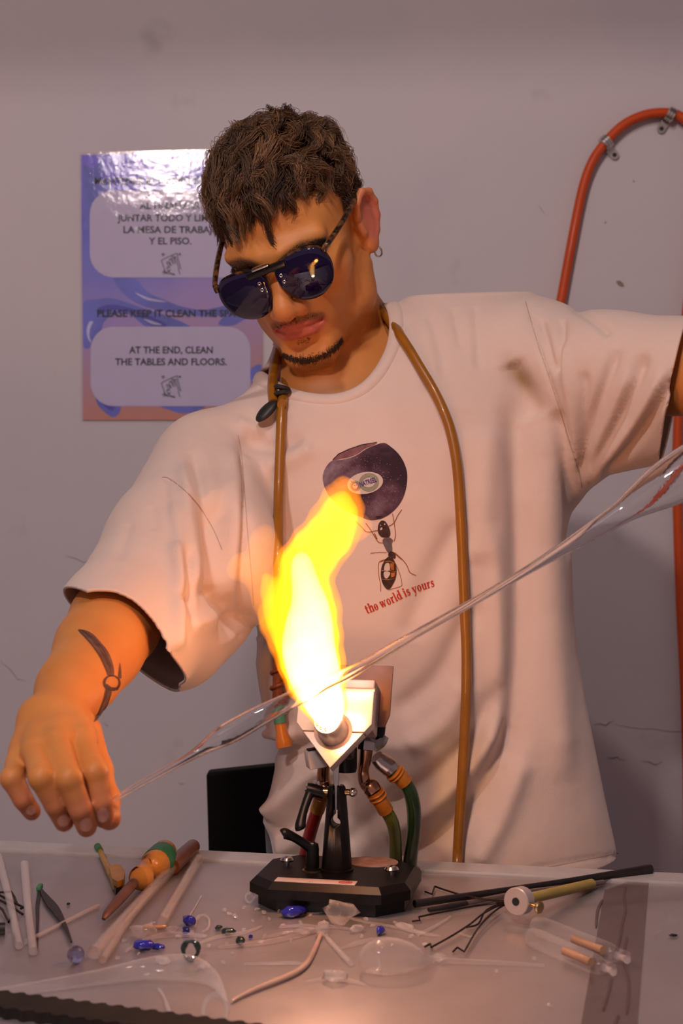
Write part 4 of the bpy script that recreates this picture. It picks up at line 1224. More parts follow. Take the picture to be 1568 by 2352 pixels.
# dark jeans and shoes below the bench
J = SDF()
hp_ = Vector((0.085, 1.62, 0.88))
for s in (-1, 1):
    hj = hp_ + Vector((s * 0.085, 0, -0.04)); kn = hj + Vector((s * 0.02, -0.02, -0.40)); an = kn + Vector((s * 0.01, 0.04, -0.36))
    J.chain([hj, kn, an], [0.085, 0.062, 0.055], 0.03)
J.ell(hp_, (0.155, 0.10, 0.10), None, 0.04)
jv, jf = J.mesh(np.array([-0.16, 1.45, 0.02]), np.array([0.36, 1.78, 1.0]), 0.009, 2)
link('trousers', np_mesh('trousers', jv, jf), cloth_material('dark_denim', (0.03, 0.035, 0.05)), person)
for s in (-1, 1):
    q = SDF(); ax_ = hp_.x + s * 0.115
    q.cone((ax_, 1.66, 0.045), (ax_ + s * 0.015, 1.50, 0.035), 0.042, 0.034, 0.02); q.cone((ax_, 1.66, 0.045), (ax_, 1.655, 0.11), 0.042, 0.045, 0.02)
    q.func(lambda p: 0.002 - p[:, 2], (ax_, 1.6, 0.0), 0.3, 0.004, False) if False else None
    v_, f_ = q.mesh(np.array([ax_ - 0.08, 1.40, -0.02]), np.array([ax_ + 0.08, 1.76, 0.18]), 0.006, 2)
    v_[:, 2] = np.maximum(v_[:, 2], 0.001)
    link('shoe', np_mesh('shoe', v_, f_), pmat('shoe_leather', (0.02, 0.02, 0.02, 1), 0.5), person)
# ------------------------------------------------------------------ hair
def hair_material(name, dark, light):
    m, nt, N, L, b = nodes_of(name)
    at = N.new('ShaderNodeAttribute'); at.attribute_name = 'hue'
    sp_ = N.new('ShaderNodeSeparateColor'); L.new(at.outputs['Color'], sp_.inputs[0])
    mx = N.new('ShaderNodeMix'); mx.data_type = 'RGBA'
    mx.inputs[6].default_value = dark; mx.inputs[7].default_value = light
    L.new(sp_.outputs[0], mx.inputs[0]); L.new(mx.outputs[2], b.inputs['Base Color'])
    b.inputs['Roughness'].default_value = 0.42; b.inputs['Specular IOR Level'].default_value = 0.45
    return m
M_hair = hair_material('brown_hair', (0.030, 0.012, 0.005, 1), (0.330, 0.168, 0.078, 1))
CR = np.array([0, 0.018, 0.045]); RA = np.array([0.0715, 0.0945, 0.0785])
def grow():
    rg = np.random.default_rng(11)
    roots = []
    tries = 0
    while len(roots) < 300 and tries < 40000:
        tries += 1
        u = rg.normal(size=3); u /= np.linalg.norm(u)
        p = CR + u * RA
        x, y, z = p
        # hairline
        if y < -0.045:
            if z < 0.085 - 0.10 * max(0, abs(x) - 0.030): continue
        elif y < 0.0:
            if z < 0.030 + max(0, (-y - 0.0)) * 0.9: continue
        elif z < (0.022 if y < 0.035 else -0.045): continue
        if any(np.linalg.norm(p - q) < 0.0080 for q in roots): continue
        roots.append(p)
    R0 = np.array(roots); n = len(R0); M = 14
    nrm = (R0 - CR) / RA ** 2; nrm /= np.linalg.norm(nrm, axis=1, keepdims=True)
    crown = np.array([0.012, 0.055, 0.11])
    top = np.clip((R0[:, 2] - 0.055) / 0.045, 0, 1)
    frontness = np.clip((-R0[:, 1] + 0.02) / 0.07, 0, 1)
    ln = 0.016 + 0.046 * top + 0.012 * top * frontness + rg.normal(size=n) * 0.006
    ln += 0.018 * frontness * top * (R0[:, 0] < 0.0)
    ln = np.clip(ln, 0.013, 0.095)
    ln *= np.where((R0[:, 0] > 0.045) & (top < 0.6), 0.8, 1.0)
    pos = R0 + nrm * 0.001
    out = [pos.copy()]
    flow = np.stack([-0.30 - 0.35 * (R0[:, 0] < 0.02) + 0.3 * (R0[:, 0] > 0.035), -1.0 * np.ones(n), -0.15 * np.ones(n)], 1)
    side = (1 - top)[:, None]
    flow = flow * (1 - side) + np.array([0.0, -0.25, -1.0]) * side
    flow += rg.normal(size=(n, 3)) * 0.55
    d = nrm * (0.55 + 0.75 * top[:, None]) + flow * 0.35; d /= np.linalg.norm(d, axis=1, keepdims=True)
    ph = rg.uniform(0, 6.28, n); wl = rg.uniform(0.026, 0.046, n); amp = rg.uniform(0.9, 2.3, n)
    c1 = rg.normal(size=(n, 3)); c1 /= np.linalg.norm(c1, axis=1, keepdims=True)
    for k in range(1, M):
        st = ln / (M - 1); s = k * st
        u = (pos - CR) / RA; rr = np.linalg.norm(u, axis=1)
        nn = (pos - CR) / RA ** 2; nn /= np.linalg.norm(nn, axis=1, keepdims=True)
        t = flow - nn * (flow * nn).sum(1, keepdims=True); t /= np.linalg.norm(t, axis=1, keepdims=True) + 1e-9
        c2 = np.cross(c1, t)
        w_ = 2 * math.pi * s / wl + ph
        curl = (c1 * np.cos(w_)[:, None] + c2 * np.sin(w_)[:, None]) * amp[:, None]
        fr = k / (M - 1)
        d = d * 0.55 + t * 0.55 * (0.4 + fr) + curl * 0.42 + np.array([0, -0.05, -0.30]) * fr
        d /= np.linalg.norm(d, axis=1, keepdims=True)
        pos = pos + d * st[:, None]
        # stay above the layers underneath
        u = (pos - CR); q = np.linalg.norm(u / RA, axis=1)
        low = 1.0 + (0.05 + 0.13 * top * np.sin(math.pi * min(1, fr * 0.9)))
        q2 = np.where(pos[:, 2] < 0.07, np.maximum(q, 1.04), np.maximum(q, low))
        pos = CR + u * (q2 / q)[:, None]
        out.append(pos.copy())
    G = np.stack(out, 1)                                  # clumps, M, 3
    per = 64
    tan = np.gradient(G, axis=1); tan /= np.linalg.norm(tan, axis=2, keepdims=True) + 1e-9
    C = []; hue = []; clump_h = np.clip(rg.normal(0.36, 0.22, n), 0.02, 0.9)
    s = np.linspace(0, 1, M)
    tap = np.interp(s, [0, 0.35, 1], [1.0, 1.0, 0.42])
    for k in range(per):
        o = rg.normal(size=(n, 1, 3)) * 0.0038
        tw = rg.normal(size=(n, M, 3)) * 0.00016
        lf = rg.uniform(0.80, 1.06, size=(n, 1, 1))
        base = G[:, :1] + (G - G[:, :1]) * lf
        C.append(base + o * tap[None, :, None] + np.cumsum(tw, 1) * 0.6)
        hue.append(np.clip(clump_h + rg.normal(0.0, 0.13, n) + (rg.uniform(size=n) < 0.06) * 0.4, 0, 1))
    C = np.concatenate(C); hue = np.concatenate(hue)
    # fly-aways
    return C, hue
HC, HH = grow()
HMn = np.array(HM)
def to_world(C):
    s_ = C.shape
    return (C.reshape(-1, 3) @ HMn[:3, :3].T + HMn[:3, 3]).reshape(s_)
hair = link('hair', strands_mesh('hair', to_world(HC), 0.00036, 0.00018, np.stack([HH] * 3, 1)), M_hair, person)
setp(hair, 'short tousled wavy brown hair', kind='stuff')
# ------------------------------------------------------------------ brows, beard, moustache: hairs rooted where they show
def whiskers(name, path, width, n, length, dirn, r=0.00022, dark=0.05, seed=1, jit=0.5):
    rg = np.random.default_rng(seed)
    q = np.array(spline(path, 8)); m = len(q) - 1
    cam0 = Vector((0, 0, CAMZ)); out = []
    for _ in range(n):
        f = rg.uniform(0, m); i = min(m - 1, int(f)); p = q[i] + (q[i + 1] - q[i]) * (f - i)
        tx = q[i + 1] - q[i]; tx = tx / (np.linalg.norm(tx) + 1e-9)
        e_ = math.sin(math.pi * min(1, max(0, f / m))) ** 0.5
        off_ = rg.normal() * width * (0.35 + 0.65 * e_) * 0.5
        p = p + np.array([-tx[1], tx[0]]) * off_
        d = (P(p[0], p[1], 1.0) - cam0).normalized()
        hit, nr, _, _ = body_bvh.ray_cast(cam0, d)
        if hit is None or hit.y > 1.62: continue
        if nr.dot(d) > 0: nr = -nr
        dv = Vector(dirn) + Vector(rg.normal(size=3)) * jit
        dv = (dv - nr * dv.dot(nr)).normalized() * 0.9 + nr * 0.35
        L_ = length * rg.uniform(0.6, 1.2)
        out.append([tuple(hit - nr * 0.0005), tuple(hit + dv * L_ * 0.5), tuple(hit + dv * L_ * 0.8 - nr * L_ * 0.2), tuple(hit + dv * L_ - nr * L_ * 0.35)])
    C = np.array(out)
    o = link(name, strands_mesh(name, C, r, r * 0.5, np.full((len(C), 3), dark)), M_hair, person)
    o['kind'] = 'stuff'
    return o
whiskers('beard', [(648, 812), (672, 822), (700, 826), (735, 818), (765, 800), (786, 776)], 9, 1100, 0.0042, (0.15, 0.0, -1.0), seed=2, dark=0.03)
whiskers('moustache', [(636, 752), (655, 742), (680, 737), (705, 728), (728, 722)], 9, 150, 0.0022, (0.1, 0, -1.0), r=0.00015, seed=3, dark=0.0)
whiskers('soul_patch', [(682, 786), (700, 781), (712, 775)], 7, 80, 0.0024, (0.1, 0, -1.0), r=0.00018, seed=4, dark=0.0)
whiskers('eyebrow', [(650, 604), (678, 588), (708, 570), (742, 556)], 12, 800, 0.0070, (0.9, 0.0, 0.25), seed=5, dark=0.02, jit=0.25)
whiskers('eyebrow', [(592, 622), (562, 622), (532, 628), (514, 636)], 10, 600, 0.0070, (-0.9, 0.0, 0.0), seed=6, dark=0.02, jit=0.25)

# ------------------------------------------------------------------ flip-up sunglasses
GM = HM @ Matrix.Translation((0.0, -0.113, 0.000)) @ Matrix.Rotation(R_(-6), 4, 'Y') @ Matrix.Rotation(R_(4), 4, 'X')
GMi = GM.inverted()
def G(x, y, z): return GM @ Vector((x, y, z))
gl = empty('sunglasses', G(0, 0, 0), 0, 'dark violet flip-up aviator sunglasses on tortoiseshell frames worn by the worker', 'sunglasses')
def lens_material():
    m, nt, N, L, b = nodes_of('dark_violet_lens')
    tc = N.new('ShaderNodeTexCoord'); nz = N.new('ShaderNodeTexNoise'); nz.inputs['Scale'].default_value = 40
    L.new(tc.outputs['Object'], nz.inputs['Vector'])
    r = N.new('ShaderNodeValToRGB'); r.color_ramp.elements[0].color = (0.004, 0.0022, 0.030, 1); r.color_ramp.elements[1].color = (0.010, 0.004, 0.040, 1)
    L.new(nz.outputs[0], r.inputs[0]); L.new(r.outputs[0], b.inputs['Base Color'])
    b.inputs['Roughness'].default_value = 0.03; b.inputs['IOR'].default_value = 1.5
    b.inputs['Coat Weight'].default_value = 0.2
    return m
M_lens = lens_material()
def tortoise():
    m, nt, N, L, b = nodes_of('tortoiseshell')
    tc = N.new('ShaderNodeTexCoord'); nz = N.new('ShaderNodeTexNoise'); nz.inputs['Scale'].default_value = 120; nz.inputs['Detail'].default_value = 2
    L.new(tc.outputs['Object'], nz.inputs['Vector'])
    r = N.new('ShaderNodeValToRGB'); r.color_ramp.elements[0].position = .42; r.color_ramp.elements[0].color = (0.010, 0.006, 0.004, 1)
    r.color_ramp.elements[1].position = .62; r.color_ramp.elements[1].color = (0.16, 0.065, 0.018, 1)
    L.new(nz.outputs[0], r.inputs[0]); L.new(r.outputs[0], b.inputs['Base Color']); b.inputs['Roughness'].default_value = 0.2
    return m
M_tort = tortoise()
M_blkp = pmat('black_plastic', (0.006, 0.006, 0.007, 1), 0.25, var=0.1)
M_steel = pmat('polished_steel', (0.60, 0.58, 0.56, 1), 0.18, 1.0, var=0.06, scale=90)
lens_out = [(-0.0225, 0.0225), (-0.004, 0.0270), (0.016, 0.0265), (0.0285, 0.0205), (0.0335, 0.006), (0.0315, -0.009), (0.024, -0.0205), (0.010, -0.0285), (-0.004, -0.0290), (-0.0165, -0.0235), (-0.0245, -0.0125), (-0.0280, 0.002), (-0.0275, 0.0145)]
LSC = 0.98
for s in (-1, 1):
    ol = np.array(spline(lens_out, 5, True)) * LSC; n = len(ol)
    cx = s * 0.0335
    rings = [1.0, 0.985, 0.8, 0.6, 0.4, 0.2]
    def pt(u, v, dy):
        bul = -0.0055 * (1 - ((u / 0.034) ** 2 + (v / 0.030) ** 2) * 0.9)
        return G(cx + s * u, bul + dy + abs(cx + s * u) * 0.10 - 0.003, v - 0.002)
    vs = []; fs = []
    for side_, dy in ((0, 0.0), (1, 0.0018)):
        st = len(vs)
        for rg_ in rings:
            for u, v in ol: vs.append(pt(u * rg_, v * rg_, dy + (0.0006 if rg_ == 1.0 and side_ == 0 else 0) - (0.0006 if rg_ == 1.0 and side_ == 1 else 0)))
        vs.append(pt(0, 0, dy)); ce_i = len(vs) - 1
        for k in range(len(rings) - 1):
            for i in range(n): fs.append((st + k * n + i, st + k * n + (i + 1) % n, st + (k + 1) * n + (i + 1) % n, st + (k + 1) * n + i))
        for i in range(n): fs.append((st + (len(rings) - 1) * n + i, st + (len(rings) - 1) * n + (i + 1) % n, ce_i))
    o2 = len(rings) * n + 1
    for i in range(n): fs.append((i, (i + 1) % n, o2 + (i + 1) % n, o2 + i))
    lens = MB().add(vs, fs).build('lens', M_lens, gl, smooth=True)
    for u, v in ((-0.0205, 0.0110), (-0.0200, 0.0035)):
        c_ = pt(u, v, -0.0010)
        MB().tube([c_ + (G(0.0016 * math.cos(t), 0, 0.0016 * math.sin(t)) - G(0, 0, 0)) for t in np.linspace(0, 6.28, 15)], 0.00055, 6).build('rivet', M_steel, lens)
    # frame rim of the spectacles behind the lens
    rim_ = [pt(u * 0.93, v * 0.93 + 0.001, 0.0055) for u, v in ol]
    MB().tube(rim_ + rim_[:2], 0.0021, 8).build('rim', M_tort, gl)
    # temple arm
    ear = Vector((s * 0.0795, 0.004, 0.030)); e0 = GMi @ H(*ear); e1 = GMi @ H(s * 0.0785, 0.022, 0.026); e2 = GMi @ H(s * 0.0770, 0.036, 0.004)
    st_ = Vector((s * 0.0650, 0.010, 0.015))
    pa = [tuple(st_), (s * 0.0700, 0.018, 0.0165), tuple(e0.lerp(st_, 0.5) + Vector((s * 0.004, 0, 0.001))), tuple(e0), tuple(e1), tuple(e2)]
    MB().tube([G(*q) for q in spline(pa, 6)], 0.0030, 8, flat=1.0).build('temple_arm', M_tort, gl)
    MB().box((s * 0.0655, 0.006, 0.0150), (0.004, 0.008, 0.006), GM, 0.001).build('hinge', M_tort, gl)
    MB().tube([G(s * 0.0085, 0.008, -0.006), G(s * 0.0090, 0.011, -0.012), G(s * 0.0105, 0.013, -0.017)], [0.002, 0.0036, 0.0022], 8).build('nose_pad', M_tort, gl)
MB().box((0, -0.002, 0.0195), (0.046, 0.007, 0.0075), GM, 0.0016).build('clip_bar', M_blkp, gl)
MB().box((-0.004, -0.004, 0.0252), (0.020, 0.006, 0.0030), GM, 0.0008).build('spring_plate', M_steel, gl)
MB().tube([G(-0.012, 0.006, 0.012), G(0, 0.004, 0.015), G(0.012, 0.006, 0.012)], 0.0025, 8).build('bridge', M_tort, gl)
MB().tube([G(-0.0245, -0.002, 0.020), G(0.0245, -0.002, 0.020)], 0.0022, 10).build('hinge_pin', M_blkp, gl)

# ------------------------------------------------------------------ hoop earring
lobe = H(0.0835, 0.0150, -0.0350)
er = MB().tube([lobe + Vector((0.0052 * math.sin(t) * 0.75, 0.0052 * math.sin(t) * 0.65, -0.0045 + 0.0052 * math.cos(t))) for t in np.linspace(0, 2 * math.pi, 29)], 0.0010, 8, cap=False).build('hoop_earring', M_steel)
setp(er, 'small silver hoop earring in his left ear lobe', 'earring')
# ------------------------------------------------------------------ the print on the T-shirt
pz = lambda pts: [(680 + a / 4.126, 980 + b / 4.126) for a, b in pts]
def printmat(n, c, var=0.1, sc=60): return pmat(n, c, 0.85, var=var, scale=sc, spec=0.2)
def plum():
    m, nt, N, L, b = nodes_of('print_plum')
    tc = N.new('ShaderNodeTexCoord')
    n1 = N.new('ShaderNodeTexNoise'); n1.inputs['Scale'].default_value = 26; n1.inputs['Detail'].default_value = 3
    n2 = N.new('ShaderNodeTexNoise'); n2.inputs['Scale'].default_value = 260; n2.inputs['Detail'].default_value = 5
    L.new(tc.outputs['Generated'], n1.inputs['Vector']); L.new(tc.outputs['Object'], n2.inputs['Vector']); n1.inputs['Scale'].default_value = 2.6
    sx = N.new('ShaderNodeSeparateXYZ'); L.new(tc.outputs['Generated'], sx.inputs[0])
    a = N.new('ShaderNodeMath'); a.operation = 'MULTIPLY_ADD'; a.inputs[1].default_value = -0.42; L.new(sx.outputs[0], a.inputs[0]); L.new(n1.outputs[0], a.inputs[2])
    a2 = N.new('ShaderNodeMath'); a2.operation = 'MULTIPLY_ADD'; a2.inputs[1].default_value = 0.30; L.new(n2.outputs[0], a2.inputs[0]); L.new(a.outputs[0], a2.inputs[2])
    r = N.new('ShaderNodeValToRGB'); cr = r.color_ramp
    cr.elements[0].position = 0.22; cr.elements[0].color = (0.040, 0.020, 0.030, 1)
    cr.elements[1].position = 0.80; cr.elements[1].color = (0.26, 0.18, 0.22, 1)
    e_ = cr.elements.new(0.45); e_.color = (0.105, 0.050, 0.070, 1)
    L.new(a2.outputs[0], r.inputs[0]); L.new(r.outputs[0], b.inputs['Base Color'])
    b.inputs['Roughness'].default_value = 0.85; b.inputs['Specular IOR Level'].default_value = 0.2
    return m
M_fr = plum()
M_fr_d = printmat('print_plum_dark', (0.045, 0.022, 0.032, 1), 0.30, 90)
M_fr_l = printmat('print_plum_pale', (0.26, 0.17, 0.20, 1), 0.35, 80)
M_fr_r = printmat('print_plum_rose', (0.23, 0.10, 0.11, 1), 0.3, 90)
sm = lambda off: ray_mapper(shirt_bvh, off, 1.47)
def lay(name, d, off, mat, me=7): return d.lay(name, sm(off), mat, shirt, me)
fruit = [(300, 360), (345, 322), (420, 315), (500, 300), (580, 268), (660, 215), (740, 180), (830, 155), (900, 195), (970, 260), (1020, 340), (1050, 440), (1045, 560), (1010, 680), (950, 770), (870, 840), (790, 875), (700, 885), (600, 850), (480, 800), (360, 710), (285, 610), (252, 500), (265, 420)]
lay('fruit_print', D2().poly([tuple(q) for q in spline(pz(fruit), 3, True)]), 0.0006, M_fr)
lay('fruit_print', D2().poly([tuple(q) for q in spline(pz([(345, 315), (400, 265), (500, 220), (620, 178), (760, 150), (740, 172), (650, 210), (580, 258), (500, 290), (420, 305)]), 3, True)]), 0.0006, M_fr_r)
lay('fruit_print', D2().stroke(pz([(345, 318), (400, 262), (500, 216), (620, 174), (765, 148)]), [0.6, 2.0, 1.8, 1.8, 0.8]), 0.0009, M_fr_d)
lay('fruit_print', D2().poly([tuple(q) for q in spline(pz([(755, 850), (815, 845), (810, 870), (770, 876)]), 3, True)]), 0.0008, M_fr_d)
rg = np.random.default_rng(5); sp_d = D2()
for _ in range(150):
    a = rg.uniform(0, 6.28); r = math.sqrt(rg.uniform(0, 1)); x = 690 + 350 * r * math.cos(a); y = 560 + 280 * r * math.sin(a)
    if (x - 655) ** 2 / 180 ** 2 + (y - 535) ** 2 / 120 ** 2 < 1: continue
    sp_d.poly(pz(ellipse_pts(x, y, rg.uniform(1.5, 4.5), rg.uniform(1.5, 3.5), 0, 6)))
o_ = lay('fruit_speckle_print', sp_d, 0.0010, printmat('print_speckle', (0.42, 0.30, 0.32, 1)), 1e9); o_['kind'] = 'stuff'
# sticker
rot_s = R_(-10)
lay('sticker_print', D2().poly(pz(ellipse_pts(654, 535, 170, 103, rot_s, 40))), 0.0012, printmat('print_sticker', (0.62, 0.50, 0.44, 1), 0.04))
M_sg = printmat('print_sage', (0.27, 0.27, 0.185, 1), 0.1)
g_ = D2()
ro = pz(ellipse_pts(690, 530, 95, 88, rot_s, 36)); ri = pz(ellipse_pts(688, 530, 58, 46, rot_s, 36)); n = 36
g_.add((ro + ri, [(i, (i + 1) % n, n + (i + 1) % n, n + i) for i in range(n)]))
ro = pz(ellipse_pts(562, 565, 52, 52, 0, 30)); ri = pz(ellipse_pts(562, 565, 36, 38, 0, 30)); n = 30
g_.add((ro + ri, [(i, (i + 1) % n, n + (i + 1) % n, n + i) for i in range(n)]))
lay('sticker_rings_print', g_, 0.0014, M_sg, 4)
M_vi = printmat('print_violet_ink', (0.085, 0.050, 0.22, 1), 0.05)
v_ = D2()
ro = pz(ellipse_pts(560, 568, 37, 40, 0, 26)); ri = pz(ellipse_pts(560, 566, 25, 28, 0, 26)); n = 26
v_.add((ro + ri, [(i, (i + 1) % n, n + (i + 1) % n, n + i) for i in range(n)]))
v_.poly(pz([(512, 512), (520, 514), (543, 532), (538, 536)]))
v_.poly(pz(ellipse_pts(551, 558, 6, 5))); v_.poly(pz(ellipse_pts(569, 555, 6, 5))); v_.stroke(pz([(556, 585), (568, 583)]), 0.8)
v_.stroke(pz([(540, 580), (552, 594)]), 1.2); v_.stroke(pz([(582, 576), (574, 592)]), 1.2)
def straight_text(d, s, x0, y0, x1, y1, h, bold=0.02, shear=0.0):
    vf = text2d(s, 1.0, bold, 'LEFT', shear); xs = [q[0] for q in vf[0]]; wd = max(xs) - min(xs); m0 = min(xs)
    L_ = math.hypot(x1 - x0, y1 - y0); ux_, uy_ = (x1 - x0) / L_, (y1 - y0) / L_
    d.add(vf, lambda a, b: pz([(x0 + ux_ * (a - m0) / wd * L_ + uy_ * b / .7 * h, y0 + uy_ * (a - m0) / wd * L_ - ux_ * b / .7 * h)])[0])
straight_text(v_, 'NATREEL', 608, 572, 766, 522, 44, 0.03)
lay('sticker_lettering_print', v_, 0.0017, M_vi, 3)
w_ = D2()
def arc_text(d, s, cx, cy, r, a0, a1, h, flip=False):
    for i, ch in enumerate(s):
        if ch == ' ': continue
        a = a0 + (a1 - a0) * i / (len(s) - 1); vf = text2d(ch, 1.0, 0.0, 'CENTER')
        c_, s_ = math.cos(a), math.sin(a)
        px_, py_ = cx + r * c_, cy + r * s_
        ux_, uy_ = (-s_, c_) if not flip else (s_, -c_)
        k = h / 0.7
        d.add(vf, lambda p, q: pz([(px_ + ux_ * p * k + uy_ * q * k, py_ + uy_ * p * k - ux_ * q * k)])[0])
arc_text(w_, '100% ORGANIC', 690, 530, 66, R_(205), R_(320), 15)
arc_text(w_, 'FRESH FRUIT', 690, 530, 82, R_(135), R_(45), 14, True)
lay('sticker_small_print', w_, 0.0017, printmat('print_pale_ink', (0.50, 0.44, 0.36, 1)), 1e9)
# ant
M_an = printmat('print_ant_dark', (0.060, 0.030, 0.024, 1), 0.35, 200)
M_ag = printmat('print_ant_grey', (0.14, 0.105, 0.11, 1), 0.3, 200)
M_ar = printmat('print_ant_rust', (0.30, 0.085, 0.022, 1), 0.3, 150)
legs = D2()
for pts, wd in (([(558, 890), (620, 950), (672, 998), (775, 983)], 1.5), ([(660, 915), (700, 970), (745, 1045), (780, 1095), (820, 1102)], 1.6), ([(740, 1010), (765, 1065)], 2.2),
                ([(875, 945), (925, 912), (960, 845), (1000, 785)], 1.5), ([(912, 825), (930, 930), (940, 1030), (925, 1088)], 1.6), ([(705, 1200), (780, 1192), (855, 1193)], 1.3),
                ([(935, 1195), (1010, 1265), (1050, 1320), (1075, 1380), (1135, 1410)], 1.6), ([(920, 1190), (1000, 1258)], 2.4), ([(905, 1235), (950, 1320), (985, 1410), (998, 1475), (990, 1512), (880, 1545)], 1.2),
                ([(880, 1255), (800, 1275), (780, 1300), (780, 1400), (800, 1500), (798, 1560)], 1.2), ([(870, 1250), (790, 1280)], 2.6)):
    legs.stroke([tuple(q) for q in spline(pz(pts), 4)], wd)
lay('ant_legs_print', legs, 0.0008, M_ar, 5)
ant = D2()
ant.poly([tuple(q) for q in spline(pz([(820, 890), (850, 905), (880, 960), (892, 1010), (880, 1045), (840, 1052), (800, 1040), (775, 1000), (775, 940), (795, 900)]), 3, True)])
ant.poly([tuple(q) for q in spline(pz([(880, 1230), (920, 1255), (948, 1330), (945, 1420), (915, 1495), (872, 1545), (825, 1500), (802, 1420), (808, 1330), (840, 1265)]), 3, True)])
ant.poly([tuple(q) for q in spline(pz([(880, 1190), (915, 1185), (940, 1215), (935, 1250), (900, 1240), (872, 1225)]), 3, True)])
lay('ant_body_print', ant, 0.0010, M_an, 5)
th2 = D2()
th2.poly([tuple(q) for q in spline(pz([(830, 1060), (880, 1052), (915, 1075), (905, 1110), (910, 1170), (890, 1205), (865, 1190), (838, 1140), (818, 1090)]), 3, True)])
lay('ant_thorax_print', th2, 0.0010, M_ag, 5)
hi = D2(); hi2 = D2()
hi.poly([tuple(q) for q in spline(pz([(845, 1300), (880, 1295), (888, 1350), (875, 1365), (832, 1360)]), 3, True)])
hi.poly([tuple(q) for q in spline(pz([(832, 1375), (880, 1375), (888, 1400), (860, 1438), (835, 1425)]), 3, True)])
hi2.poly(pz(ellipse_pts(806, 968, 9, 14, 0.5))); hi2.poly(pz(ellipse_pts(838, 925, 6, 9, 0.2))); hi2.poly(pz(ellipse_pts(800, 935, 4, 6)))
M_ap = printmat('print_ant_pale', (0.62, 0.48, 0.40, 1))
lay('ant_highlight_print', hi, 0.0013, M_ap, 5)['kind'] = 'stuff'
lay('ant_glint_print', hi2, 0.0013, M_ap, 5)['kind'] = 'stuff'
bd = D2()
bd.stroke([tuple(q) for q in spline(pz([(845, 1278), (890, 1276), (930, 1296)]), 4)], 2.6); bd.stroke(pz([(806, 1365), (870, 1362), (946, 1372)]), 1.5); bd.stroke(pz([(806, 1445), (870, 1450), (935, 1438)]), 1.2)
bd.poly(pz([(890, 1290), (925, 1300), (925, 1360), (895, 1355)])); bd.poly(pz([(895, 1385), (935, 1380), (930, 1420), (900, 1430)]))
lay('ant_band_print', bd, 0.0013, printmat('print_ant_amber', (0.42, 0.13, 0.025, 1), 0.3, 150), 5)
# slogan in a heavy serif face, drawn letter by letter
GL = {}
def bar(x0, y0, x1, y1): return [(x0, y0), (x1, y0), (x1, y1), (x0, y1)]
def bowl(cx, cy, a, b, wi=0.27, th=0.10):
    o = ellipse_pts(cx, cy, a, b, 0, 26); i = ellipse_pts(cx, cy, a - wi, b - th, 0, 26)
    return ('ring', o, i)
SW = 0.30
GL['t'] = (0.62, [bar(.12, .12, .12 + SW, 1.32), bar(0, .86, .60, 1.0), ('s', [(.30, .14), (.42, .06), (.60, .12)], [.22, .18, .06])])
GL['h'] = (0.98, [bar(.08, .05, .08 + SW, 1.5), bar(0, 0, .46, .09), bar(0, 1.42, .3, 1.5), bar(.62, .05, .62 + SW, .75), bar(.55, 0, 1.0, .09), ('s', [(.34, .72), (.5, .93), (.68, .94), (.80, .72)], [.12, .16, .24, .28])])
GL['e'] = (0.82, [bowl(.40, .5, .40, .52), bar(.18, .46, .74, .56)])
GL['w'] = (1.32, [('s', [(.14, 1.0), (.40, .02)], [.28, .28]), ('s', [(.40, .02), (.62, .95)], [.10, .10]), ('s', [(.58, 1.0), (.86, .02)], [.28, .28]), ('s', [(.86, .02), (1.14, 1.0)], [.10, .10]), bar(0, .92, .44, 1.0), bar(.48, .92, .8, 1.0), bar(1.0, .92, 1.3, 1.0)])
GL['o'] = (0.86, [bowl(.41, .5, .41, .52)])
GL['r'] = (0.72, [bar(.08, .05, .08 + SW, .95), bar(0, 0, .48, .09), bar(0, .91, .3, 1.0), ('s', [(.34, .68), (.48, .92), (.64, .86)], [.12, .18, .24])])
GL['l'] = (0.48, [bar(.08, .05, .08 + SW, 1.5), bar(0, 0, .46, .09), bar(0, 1.42, .3, 1.5)])
GL['d'] = (0.95, [bowl(.40, .48, .40, .50), bar(.55, .05, .55 + SW, 1.5), bar(.48, 1.42, .8, 1.5), bar(.6, 0, .95, .09)])
GL['i'] = (0.48, [bar(.08, .05, .08 + SW, .95), bar(0, 0, .46, .09), bar(0, .91, .3, 1.0), ('p', ellipse_pts(.23, 1.28, .17, .17, 0, 14))])
GL['s'] = (0.70, [('s', [(.60, .82), (.42, .96), (.20, .86), (.20, .64), (.46, .46), (.54, .24), (.36, .05), (.06, .16)], [.10, .16, .22, .28, .30, .24, .16, .10]), bar(.56, .68, .63, 1.0), bar(.03, 0, .10, .32)])
GL['y'] = (0.92, [('s', [(.16, .96), (.46, .05)], [.29, .27]), ('s', [(.78, .96), (.52, .2), (.38, -.25), (.14, -.40)], [.10, .12, .14, .22]), bar(0, .92, .46, 1.0), bar(.60, .92, .94, 1.0)])
GL['u'] = (1.0, [bar(.08, .25, .08 + SW, .95), bar(0, .91, .3, 1.0), bar(.60, .05, .60 + SW, .95), bar(.52, .91, .8, 1.0), bar(.65, 0, 1.0, .09), ('s', [(.23, .32), (.32, .08), (.50, .06), (.66, .26)], [.28, .22, .14, .10])])
base_c = spline(pz([(672, 1775), (800, 1722), (925, 1668), (1010, 1625), (1100, 1585), (1210, 1545), (1330, 1510)]), 10)
bl_ = np.r_[0, np.cumsum(np.linalg.norm(np.diff(np.array(base_c), axis=0), axis=1))]
def on_base(s):
    x = np.interp(s, bl_, [q[0] for q in base_c]); y = np.interp(s, bl_, [q[1] for q in base_c])
    x2 = np.interp(s + 1, bl_, [q[0] for q in base_c]); y2 = np.interp(s + 1, bl_, [q[1] for q in base_c])
    l = math.hypot(x2 - x, y2 - y) or 1
    return x, y, (x2 - x) / l, (y2 - y) / l
txt = 'the world is yours'
tot = sum(0.42 if c == ' ' else GL[c][0] + 0.10 for c in txt); XH = bl_[-1] * 0.985 / tot
